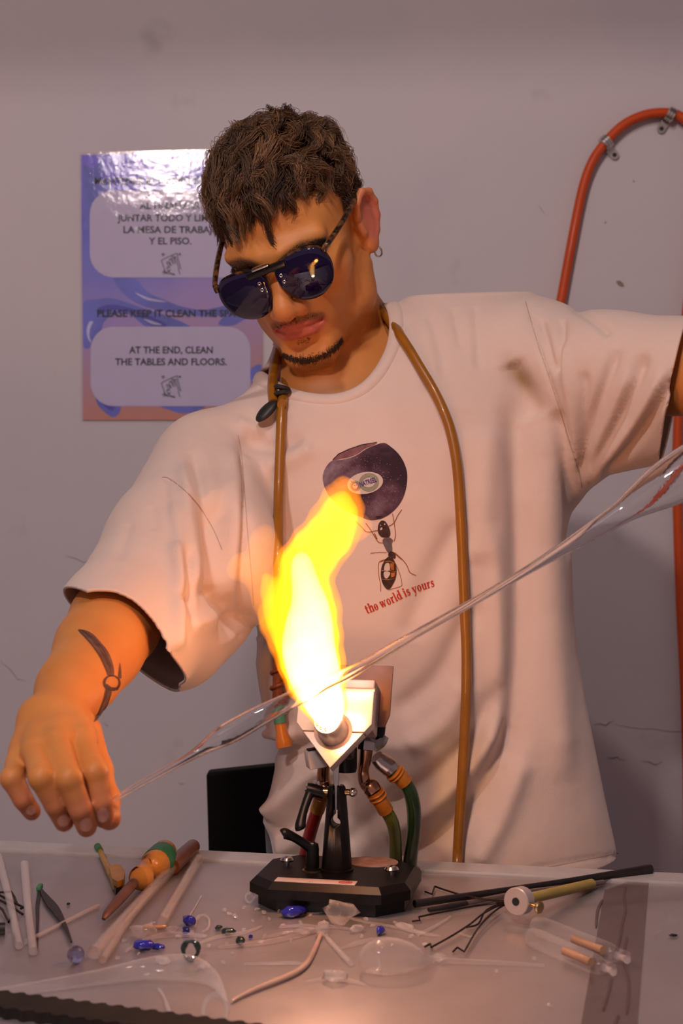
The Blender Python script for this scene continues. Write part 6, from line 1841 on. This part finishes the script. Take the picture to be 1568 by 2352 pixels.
# ---- left: frosted rods
for lab, pts, r in (('thick frosted glass rod standing out left of the tweezers', [(56, 1986), (64, 2080), (76, 2185)], 10),
                    ('frosted glass rod at the left end of the bench by the wire claw', [(-4, 1968), (20, 2060), (44, 2172)], 9),
                    ('thin frosted glass rod crossing in front of the tweezers', [(226, 2080), (145, 2120), (58, 2164)], 5)):
    setp(bar_on_bench('frosted_rod', pts, r, M_frost), lab, 'glass rod', 'frosted glass rods at the left of the bench')
# ---- wire claw at the left edge
wc = empty('wire_claw', T(-10, 2120), 0, 'black wire claw holder cut off by the left picture edge', 'claw holder')
for pts in ([(-30, 2052), (26, 2048), (33, 2060), (38, 2074)], [(-30, 2040), (10, 2062), (54, 2084), (48, 2087)], [(-30, 2052), (20, 2078), (52, 2100)], [(-30, 2060), (6, 2090), (20, 2118), (26, 2108)]):
    q = [tuple(T(a, b, 0.004)) for a, b in pts]
    MB().tube(q, 0.0011, 8).build('wire', M_wire, wc)
bar_on_bench('grip', [(-40, 2135), (12, 2133)], [15, 14], M_gph, wc, extra=0.0004)
# ---- tweezers
tw = empty('tweezers', T(92, 2060), 0, 'bent steel tweezers with a green tip lying on the left of the bench', 'tweezers')
M_tw = pmat('dark_tool_steel', (0.040, 0.026, 0.022, 1), 0.4, 0.7, var=0.3)
def blade(name, pts, ws, mat, par, th=0.0012, h0=0.0006):
    c = spline([tuple(p) + (w_,) for p, w_ in zip(pts, ws)], 5)
    vs = []; fs = []
    for i, x in enumerate(c):
        a = np.array(c[min(len(c) - 1, i + 1)][:2]) - np.array(c[max(0, i - 1)][:2]); a = a / (np.linalg.norm(a) + 1e-9)
        nx_, ny_ = -a[1], a[0]
        for sgn in (-1, 1):
            px_, py_ = x[0] + sgn * nx_ * x[2] / 2, x[1] + sgn * ny_ * x[2] / 2
            vs.append(tuple(T(px_, py_, h0))); vs.append(tuple(T(px_, py_, h0) + Vector((0, 0, th))))
    for i in range(len(c) - 1):
        k = 4 * i
        for a_, b_ in ((0, 1), (1, 3), (3, 2), (2, 0)): fs.append((k + a_, k + b_, k + 4 + b_, k + 4 + a_))
    fs += [(0, 2, 3, 1), (len(vs) - 4, len(vs) - 3, len(vs) - 1, len(vs) - 2)]
    return MB().add(vs, fs).build(name, mat, par, smooth=False)
blade('arm', [(91, 2046), (86, 2080), (86, 2120), (84, 2182)], [7, 9, 7, 5], M_tw, tw)
blade('arm', [(94, 2046), (108, 2068), (128, 2092), (148, 2126), (164, 2166)], [6, 16, 18, 9, 4], M_tw, tw, 0.0014, 0.0022)
MB().box((0, 0, 0), (0.0042, 0.012, 0.005), Matrix.Translation(T(91, 2038, 0.003)), 0.001).build('green_tip', pmat('green_tape', (0.06, 0.22, 0.10, 1), 0.5), tw)
# ---- yellow spade tool
ys = empty('spade_tool', T(255, 2010), 0, 'yellow handled spade tool with a green end behind the reamer', 'hand tool')
M_yel = pmat('yellow_paint', (0.50, 0.25, 0.014, 1), 0.4, var=0.15, coat=0.2)
bar_on_bench('handle', [(229, 1952), (243, 1984), (258, 2012)], [6, 7, 9], M_yel, ys)
bar_on_bench('green_end', [(224, 1944), (229, 1954)], [8, 8], pmat('green_cap', (0.04, 0.18, 0.06, 1), 0.5), ys)
yh = [(250, 2014), (262, 2008), (278, 2010), (287, 2026), (284, 2044), (270, 2050), (258, 2042)]
vs = [tuple(T(a, b, 0.002)) for a, b in yh] + [tuple(T(a, b, 0.002) + Vector((0, 0, 0.010))) for a, b in yh]; n = len(yh)
MB().add(vs, [tuple(range(n)), tuple(range(2 * n - 1, n - 1, -1))] + [(i, (i + 1) % n, n + (i + 1) % n, n + i) for i in range(n)]).build('spade', M_yel, ys, smooth=False)
yb = [(257, 2040), (272, 2046), (284, 2040), (280, 2052), (266, 2056)]
vs = [tuple(T(a, b, 0.0005)) for a, b in yb] + [tuple(T(a, b, 0.0005) + Vector((0, 0, 0.006))) for a, b in yb]; n = len(yb)
MB().add(vs, [tuple(range(n)), tuple(range(2 * n - 1, n - 1, -1))] + [(i, (i + 1) % n, n + (i + 1) % n, n + i) for i in range(n)]).build('black_lip', M_gph, ys, smooth=False)
# ---- reamer with turned orange handle
rm_ = empty('reamer', T(300, 2050), 0, 'reamer with turned orange wooden handle, green band and brown blade', 'hand tool')
M_or = pmat('orange_wood', (0.70, 0.30, 0.045, 1), 0.35, var=0.12, coat=0.3)
hp0, hr0 = lie([(378, 1962), (366, 1976), (350, 1992), (335, 2008), (324, 2020), (316, 2028)], [26, 33, 30, 19, 28, 20], 4, 0.0004)
zmax = max(p[2] for p in hp0); hp0 = [(a, b, zmax - 0.002 * i / len(hp0)) for i, (a, b, c_) in enumerate(hp0)]
MB().tube(hp0, hr0, 22).build('handle', M_or, rm_)
MB().tube(hp0[2:7], [x + 0.0006 for x in hr0[2:7]], 22).build('green_band', pmat('green_band', (0.020, 0.26, 0.10, 1), 0.4), rm_)
bp0, br0 = lie([(322, 2022), (306, 2040)], [13, 12], 2, 0.002)
MB().tube([(a, b, c_ + 0.004) for a, b, c_ in bp0], br0, 16).build('ferrule', pmat('ferrule_tin', (0.45, 0.33, 0.26, 1), 0.35, 0.7), rm_)
q, r = lie([(310, 2035), (275, 2072), (248, 2100), (238, 2112)], [13, 13, 10, 5], 4, 0.0012)
MB().tube([(a, b, c_ + 0.004 * (1 - i / len(q))) for i, (a, b, c_) in enumerate(q)], r, 12, flat=0.8).build('blade', pmat('brown_rust_steel', (0.22, 0.105, 0.075, 1), 0.5, 0.4, var=0.25), rm_)
# ---- glass tubes, one with an amber sleeve
gt1 = empty('sleeved_glass_tube', T(310, 2080), 0, 'clear glass tube with an amber brown sleeve pushed on its far end', 'glass tube', 'clear glass tubes beside the reamer')
o = hollow_on_bench('tube', [(404, 1984), (310, 2085), (216, 2188)], [13, 14, 16], M_tubeg, 0.82); o.parent = gt1; o.matrix_parent_inverse = gt1.matrix_world.inverted()
q, r = lie([(443, 1944), (420, 1966), (396, 1992)], [16, 18, 17], 4, 0.0006)
MB().tube(q, r, 18).build('sleeve', pmat('amber_sleeve', (0.21, 0.065, 0.016, 1), 0.35, coat=0.3, var=0.2), gt1)
MB().tube([Vector(q[0]) + Vector((0, 0, 0)), Vector(q[0]) + (Vector(q[0]) - Vector(q[1])) * 0.5], [r[0] * 0.8, r[0] * 0.7], 16).build('glass_end', M_tubeg, gt1)
setp(hollow_on_bench('glass_tube', [(456, 1974), (410, 2050), (372, 2116)], [12, 12, 13], M_tubeg, 0.84), 'clear glass tube lying between the amber sleeve and the torch base', 'glass tube', 'clear glass tubes beside the reamer')
setp(hollow_on_bench('glass_tube', [(352, 2040), (290, 2120), (236, 2204)], [8, 9, 10], M_tubeg, 0.8), 'narrow clear glass tube lying along the sleeved tube', 'glass tube', 'clear glass tubes beside the reamer')
# ---- coloured glass
M_blue = solid_glass('cobalt_glass', (0.055, 0.060, 0.62, 1)); M_bluel = solid_glass('pale_blue_glass', (0.52, 0.55, 0.92, 1))
M_blueop = pmat('cobalt_frit', (0.020, 0.022, 0.36, 1), 0.12, var=0.2, coat=0.6)
M_green = pmat('bottle_green_glass', (0.012, 0.030, 0.020, 1), 0.08, var=0.2, coat=0.8)
M_lump = edge_glass('clear_scrap_glass', (0.97, 0.86, 0.82, 1), 0.12, 0.90, 0.07, 2.0)
def shard(name, px, py, a, b, h, mat, seed, rot=0.0, lab=None, cat='glass shard', group=None, ico=2, sharp=0.35):
    rg = random.Random(seed)
    bm = bmesh.new(); bmesh.ops.create_icosphere(bm, subdivisions=ico, radius=1.0)
    d = (CAMZ - TZ) * FPX / (py - 1176.0); k = d / FPX
    ph = [rg.uniform(0, 6.28) for _ in range(6)]
    for v in bm.verts:
        x, y, z = v.co
        s = 1 + sharp * (math.sin(3 * x + ph[0]) * math.sin(4 * y + ph[1]) + 0.6 * math.sin(5 * z + 3 * x + ph[2])) * 0.6
        v.co = (x * s * a * k, y * s * b * k * 1.6, z * s * h * k)
    bmesh.ops.rotate(bm, verts=bm.verts, cent=(0, 0, 0), matrix=Matrix.Rotation(rot, 3, 'Z'))
    zm = min(v.co.z for v in bm.verts)
    me = bpy.data.meshes.new(name); bm.to_mesh(me); bm.free()
    o = link(name, me, mat, None, True, True if ico > 1 else False)
    o.location = T(px, py, -zm + 0.0004)
    return setp(o, lab, cat, group)
bb = MB().sphere((0, 0, 0), 0.0068, 22, 14, Matrix.Translation(T(174, 2192, 0.0072)), (1, 1, 1.02)).build('glass_marble', M_bluel)
setp(bb, 'pale blue glass marble at the left of the glass scrap', 'glass marble')
bl_labels = [(330, 2170, 26, 9, 12, M_blueop, 'lumpy cobalt blue glass piece left of the green ring'), (362, 2174, 20, 5, 7, M_blueop, 'thin dark blue glass splinter beside the lumpy blue piece'), (434, 2114, 17, 9, 12, M_blueop, 'cobalt blue glass piece at the foot of the bare glass tube'), (428, 2136, 9, 6, 9, M_blue, 'tiny blue glass bead in the scrap below the blue piece'), (674, 2092, 29, 12, 13, M_blueop, 'large cobalt blue glass shard in front of the torch base'), (873, 2136, 9, 10, 10, M_blueop, 'small cobalt blue shard right of the clear glass lump'), (866, 2087, 6, 4, 5, M_blueop, 'tiny dark blue chip under the torch base edge'), (575, 2152, 5, 4, 5, M_blue, 'tiny blue glass chip beside the green glass bead')]
for i, (x, y, a, b, h, mt, lb) in enumerate(bl_labels):
    shard('blue_glass_shard', x, y, a, b, h, mt, 40 + i, 0.25 if i in (4,) else -0.2 * (i % 3), lb, 'glass shard', 'blue glass pieces on the bench')
shard('green_glass_shard', 502, 2130, 9, 5, 6, M_green, 61, 0.3, 'small dark green glass chip left of the long green one', 'glass shard', 'green glass pieces on the bench')
shard('green_glass_shard', 524, 2138, 17, 6, 8, M_green, 62, -0.2, 'long dark green glass shard behind the scrap', 'glass shard', 'green glass pieces on the bench')
shard('green_glass_shard', 552, 2160, 11, 8, 10, M_green, 63, 0.2, 'dark green glass bead with a bright spot', 'glass shard', 'green glass pieces on the bench')
rg0 = T(438, 2182, 0.0088)
gr_ = MB().tube([rg0 + Vector((0.0058 * math.cos(t), 0.002 * math.sin(t), 0.0062 * math.sin(t))) for t in np.linspace(0, 6.29, 26)], [0.0020 + 0.0006 * math.sin(3 * t) for t in np.linspace(0, 6.29, 26)], 8, cap=False).build('green_glass_ring', M_green)
setp(gr_, 'green glass ring standing among the clear scrap', 'glass ring')
# ---- clear scrap
big = [(778, 2094, 34, 17, 26, 'large clear fused glass lump against the torch base'), (740, 2134, 14, 10, 16, 'bright clear glass knot where the bent rods meet'), (395, 2136, 14, 6, 8, 'clear glass chunk below the bare glass tube'), (330, 2138, 30, 14, 15, 'clear stubby glass cylinder beside the blue glass'), (1010, 2198, 16, 7, 9, 'clear glass nub at the neck of the glass bulb'), (770, 2240, 26, 12, 14, 'clear crumpled glass piece in front of the bent rods'), (700, 2136, 22, 6, 8, 'flat clear glass flake left of the glass knot'), (820, 2132, 20, 6, 8, 'flat clear glass flake right of the glass knot'), (930, 2126, 24, 5, 6, 'clear glass splinter heap by the wire ends'), (375, 2205, 18, 7, 9, 'clear glass nub on the end of the tapered tube'), (470, 2218, 14, 5, 7, 'clear bright glass chip on the tapered tube shoulder')]
for i, (x, y, a, b, h, lb) in enumerate(big):
    shard('clear_glass_lump', x, y, a, b, h, M_lump, 80 + i, 0.3 * (i % 4) - 0.4, lb, 'glass scrap', 'clear glass scrap', 2, 0.5)
rgx = random.Random(5)
small = [(515, 2090), (527, 2098), (540, 2104), (560, 2085), (300, 2130), (285, 2160), (470, 2150), (448, 2160), (480, 2172), (606, 2095), (590, 2088), (618, 2110), (640, 2092), (630, 2075), (690, 2120), (650, 2124), (712, 2102), (905, 2088), (840, 2110), (856, 2125), (975, 2168), (960, 2182), (560, 2135), (580, 2115), (410, 2150), (350, 2120), (270, 2200), (318, 2190), (610, 2150), (598, 2164), (900, 2170), (945, 2150), (512, 2210), (533, 2190), (656, 2142), (668, 2160), (830, 2150), (440, 2140), (455, 2110), (520, 2168), (585, 2060), (1262, 2310), (1140, 2230), (1226, 2202)]
marks = [((768, 2030), 'the torch base'), ((438, 2182), 'the green glass ring'), ((174, 2192), 'the pale blue marble'), ((674, 2092), 'the large cobalt blue shard'), ((778, 2094), 'the large clear lump'), ((740, 2134), 'the bright glass knot'), ((330, 2170), 'the lumpy blue piece'), ((434, 2114), 'the small blue piece'), ((524, 2138), 'the long green shard'), ((552, 2160), 'the dark green bead'), ((873, 2136), 'the small cobalt shard'), ((880, 2198), 'the clear glass bulb'), ((1330, 2180), 'the glass vials'), ((573, 2062), 'the small glass ring'), ((1184, 2071), 'the claw holder collar'), ((330, 2138), 'the stubby glass cylinder'), ((395, 2136), 'the clear chunk under the bare tube')]
used_l = set()
def chip_label(x, y):
    for (mx_, my_), nm in sorted(marks, key=lambda k: math.hypot(k[0][0] - x, (k[0][1] - y) * 2.2)):
        dx_, dy_ = x - mx_, (y - my_) * 2.2
        side_ = ('just left of' if dx_ < 0 else 'just right of') if abs(dx_) > abs(dy_) else ('behind' if dy_ < 0 else 'in front of')
        lb = 'tiny clear glass chip ' + side_ + ' ' + nm
        if lb not in used_l:
            used_l.add(lb); return lb
    return 'tiny clear glass chip among the scrap on the bench'
for i, (x, y) in enumerate(small):
    shard('clear_glass_chip', x, y, rgx.uniform(3, 9), rgx.uniform(2, 4.5), rgx.uniform(3, 6), M_lump, 200 + i, rgx.uniform(-1, 1), chip_label(x, y), 'glass scrap', 'tiny clear glass chips', 1, 0.5)
# bent rods meeting in the bright knot
M_rod = edge_glass('clear_rod_glass', (0.95, 0.82, 0.77, 1), 0.10, 0.70)
def rod(lab, pts, r, mat=M_rod, extra=0.0006, grp='clear glass rods and stringers', name='glass_rod'):
    return setp(bar_on_bench(name, pts, r, mat, extra=extra), lab, 'glass rod', grp)
rod('glowing bent glass rod sweeping down from the bright knot', [(736, 2146), (722, 2180), (704, 2212), (680, 2232), (640, 2250), (590, 2270), (552, 2288), (532, 2300)], [5, 6, 7, 7, 7, 6, 5, 4], pmat('warm_glass', (0.92, 0.60, 0.44, 1), 0.08, var=0.1, coat=1.0, alpha=0.75))
rod('clear glass rod running right from the bright knot', [(748, 2150), (775, 2180), (805, 2212)], [5, 6, 7])
rod('clear glass stringer running left from the bright knot', [(728, 2134), (690, 2140), (640, 2146), (600, 2156)], [4, 5, 4, 2])
rod('thin clear glass rod leaning towards the wire ends', [(960, 2146), (995, 2130), (1034, 2106)], [4, 3.5, 3])
rod('short clear glass rod right of the bright knot', [(782, 2178), (830, 2164), (880, 2152)], [2, 5, 2])
rod('short clear glass splinter under the claw wires', [(1048, 2140), (1066, 2148), (1088, 2153)], [2, 2.5, 2])
rod('thin clear stringer from the lump to the blue chip', [(800, 2108), (840, 2118), (900, 2128), (960, 2142), (1010, 2150)], [3, 3, 3, 4, 2])
rod('clear stringer between blue shard and clear lump', [(704, 2098), (735, 2097), (758, 2094)], [2, 2, 2])
rod('fine dark tipped stringer leaning by the bare glass tube', [(462, 2058), (446, 2086), (430, 2112)], [1.5, 1.3, 1.5], M_lump)
rod('clear glass stringer passing behind the bright knot', [(640, 2130), (690, 2126), (728, 2130), (760, 2128), (820, 2136)], [2, 4, 5, 4, 2])
rod('clear flattened glass strand below the green glass bead', [(500, 2176), (560, 2170), (620, 2162), (680, 2150), (722, 2140)], [3, 5, 6, 5, 3])
rod('clear glass strand left of the green glass ring', [(290, 2184), (340, 2156), (400, 2146), (470, 2150)], [3, 5, 6, 4])
rod('clear glass strand running out of the green glass ring', [(452, 2170), (500, 2152), (560, 2142), (600, 2128)], [3, 4, 4, 2])
rod('curled clear glass thread above the green chips', [(448, 2128), (452, 2108), (468, 2102), (480, 2112), (478, 2132), (464, 2140)], [2.5, 3, 3, 3, 3, 2])
rod('straight clear glass thread crossing in front of the bent rods', [(560, 2214), (660, 2212), (704, 2214)], [2, 4, 2])
rod('stout clear glass stub near the wire ends', [(905, 2118), (930, 2132), (975, 2144)], [4, 6, 3])
rod('clear glass thread below the clear crumpled piece', [(700, 2256), (745, 2248), (800, 2252), (840, 2262)], [2, 4, 4, 2])
rod('pale amber glass strip behind the lumpy blue piece', [(330, 2128), (356, 2130), (380, 2128)], [4, 5, 4], pmat('amber_strip_glass', (0.80, 0.45, 0.20, 1), 0.08, coat=1.0, alpha=0.7))
# tapered tube lying along the front, bulb and drop
M_ves = edge_glass('vessel_glass', (0.95, 0.83, 0.79, 1), 0.06, 0.85, 0.07, 2.0)
setp(bar_on_bench('tapered_glass_tube', [(-20, 2282), (120, 2262), (240, 2242), (330, 2226), (400, 2222), (450, 2228), (490, 2250), (512, 2282), (522, 2300)], [10, 14, 18, 24, 30, 28, 18, 8, 3], M_ves, nseg=22), 'long tapered clear glass tube lying along the front left of the bench', 'glass tube')
setp(bar_on_bench('glass_bulb', [(836, 2222), (850, 2206), (872, 2198), (905, 2196), (940, 2200), (970, 2204), (1000, 2206), (1060, 2208), (1150, 2212), (1250, 2218)], [10, 32, 40, 40, 32, 18, 9, 6, 5, 3], M_ves, nseg=24), 'clear glass bulb with a drawn-out stem in front of the torch', 'glass bulb')
dp = T(494, 2322, 0.0100)
setp(MB().tube([dp + Vector((0.0080 * math.cos(t), 0.006 * math.sin(t), 0.0092 * math.sin(t))) for t in np.linspace(0, 6.29, 30)], [0.0012 + 0.0008 * (math.sin(t) > 0) for t in np.linspace(0, 6.29, 30)], 8, cap=False).build('glass_drop', M_lump), 'clear glass loop at the lower end of the bent rod', 'glass loop')
rod('clear wavy glass trail at the front left', [(364, 2272), (376, 2288), (384, 2310), (392, 2332)], [4, 3, 5, 5])
# ---- right: graphite bars
setp(bar_on_bench('graphite_rod', [(952, 2076), (1130, 2050), (1290, 2026), (1400, 2010), (1494, 1996)], [9, 8, 7, 9, 11], M_gph, extra=0.0020), 'long black graphite rod reaching over the rear trim', 'graphite rod', 'graphite tools on the right')
gp_ = empty('graphite_paddle', T(1200, 2060), 0, 'black tipped paddle with dull steel shank under the claw holder', 'paddle', 'graphite tools on the right')
bar_on_bench('black_tip', [(984, 2090), (1030, 2082), (1070, 2074)], [7, 9, 8], M_gph, gp_, flat=0.7)
bar_on_bench('shank', [(1068, 2074), (1200, 2050), (1330, 2034), (1386, 2026)], [8, 9, 9, 9], pmat('dull_steel', (0.26, 0.21, 0.20, 1), 0.35, 0.8, var=0.15), gp_, flat=0.6)
# ---- claw holder
cl = empty('claw_holder', T(1200, 2100), 0, 'claw holder with aluminium collar, yellow handle and six bent wires', 'claw holder')
c0 = T(1212, 2100, 0.0118); c0 = P(1184, 2071, c0.y + 0.0)
hd = (T(1358, 2030, 0.006) - c0).normalized()
Mc = frame(c0, hd)
MB().lathe([(0.0001, 0.0), (0.0108, 0.0), (0.0116, 0.0008), (0.0116, 0.0120), (0.0108, 0.0130), (0.0001, 0.0130)], 30, Mc).build('collar', pmat('turned_aluminium', (0.66, 0.54, 0.48, 1), 0.32, 0.5, var=0.06), cl)
MB().lathe([(0.0001, -0.0004), (0.0034, -0.0004), (0.0034, 0.002)], 16, Mc).build('bore', M_hole, cl)
endh = T(1358, 2030, 0.006)
MB().tube([Mc @ Vector((0, 0, 0.012)), endh], [0.0046, 0.0046], 16).build('handle', pmat('yellow_green_dowel', (0.44, 0.32, 0.075, 1), 0.5, var=0.1), cl)
ts = frame(Mc @ Vector((0, 0, 0.0065)), P(1240, 2085, c0.y - 0.01) - (Mc @ Vector((0, 0, 0.0065))))
MB().lathe([(0.0018, 0.008), (0.0018, 0.018), (0.0026, 0.0185), (0.0050, 0.0195), (0.0055, 0.0210), (0.0048, 0.0222), (0.0001, 0.0225)], 16, ts).build('thumb_screw', M_brass, cl)
tipz = 0.0016
wires = [[(1150, 2070), (1080, 2060), (1040, 2050), (998, 2036), (992, 2054), (976, 2048)], [(1140, 2074), (1060, 2086), (1000, 2098), (962, 2106), (964, 2114), (946, 2116)], [(1150, 2078), (1110, 2098), (1080, 2122), (1040, 2148), (990, 2176), (988, 2168), (975, 2175)], [(1155, 2080), (1125, 2102), (1096, 2134), (1066, 2186), (1050, 2176), (1040, 2186)], [(1150, 2076), (1115, 2092), (1098, 2122), (1070, 2130)], [(1140, 2068), (1090, 2064), (1050, 2078)]]
for wv in wires:
    st_ = Mc @ Vector((0, 0, 0.001)); m_ = len(wv)
    q = [tuple(st_)] + [tuple(T(a, b, 0.0104 + (tipz - 0.0104) * ((i + 1) / m_) ** 0.8)) for i, (a, b) in enumerate(wv)]
    kink = 3 if m_ >= 6 else 0
    sm_ = [tuple(x) for x in spline(q[:len(q) - (2 if kink else 0)], 4)] + (q[-2:] if kink else [])
    MB().tube(sm_, 0.00085, 7).build('wire', M_wire, cl)
# ---- two sealed glass vials
M_vial = edge_glass('vial_glass', (0.95, 0.83, 0.79, 1), 0.03, 0.55, 0.05, 3.0)
def vial(lab, a, b, r):
    rt = empty('glass_vial', T(*b), 0, lab, 'glass vial', 'glass vials on the right')
    A_, B_ = np.array(a, float), np.array(b, float)
    pt = lambda t: tuple(A_ + (B_ - A_) * t)
    q, rr = lie([pt(-0.06), pt(-0.03), pt(0.05), pt(0.5), pt(0.80), pt(0.88), pt(0.93), pt(0.98), pt(1.02)], [2, r * 0.75, r, r, r * 0.95, r * 0.55, r * 0.35, r * 0.5, r * 0.2], 4, 0.0004)
    z = max(p[2] for p in q[4:12])
    q = [(x, y, max(zz_, z - 0.002)) for x, y, zz_ in q]
    MB().tube(q, rr, 22).build('vessel', M_vial, rt)
    q2, r2 = lie([pt(0.38), pt(0.55), pt(0.72)], [r * 0.42, r * 0.40, r * 0.42], 3, 0.0045)
    MB().tube(q2, r2, 14).build('inner_stem', pmat('tan_residue', (0.42, 0.22, 0.12, 1), 0.4, var=0.3), rt)
    q3, r3 = lie([pt(0.86), pt(0.93), pt(1.0)], [r * 0.4, r * 0.3, r * 0.42], 3, 0.004)
    MB().tube(q3, r3, 12).build('sealed_tip', M_lump, rt)
vial('sealed glass vial lying nearer the claw holder', (1240, 2128), (1440, 2204), 23)
vial('sealed glass vial lying nearer the camera on the right', (1226, 2154), (1408, 2232), 23)
# ---- bits
shard('wire_stub', 1546, 2148, 11, 3, 3, M_gph, 400, 0.1, 'tiny dark wire stub at the right edge of the bench', 'wire stub')
shard('soot_crumb', 157, 2076, 4, 2.5, 3, M_gph, 401, 0.1, 'single black crumb between tweezers and spade tool', 'crumb')
ro_ = T(573, 2062, 0.006)
setp(MB().tube([ro_ + Vector((0.0036 * math.cos(t), 0.001 * math.sin(t), 0.0038 * math.sin(t))) for t in np.linspace(0, 6.29, 20)], 0.0011, 8, cap=False).build('glass_ring', M_lump), 'small clear glass ring left of the torch base', 'glass ring')
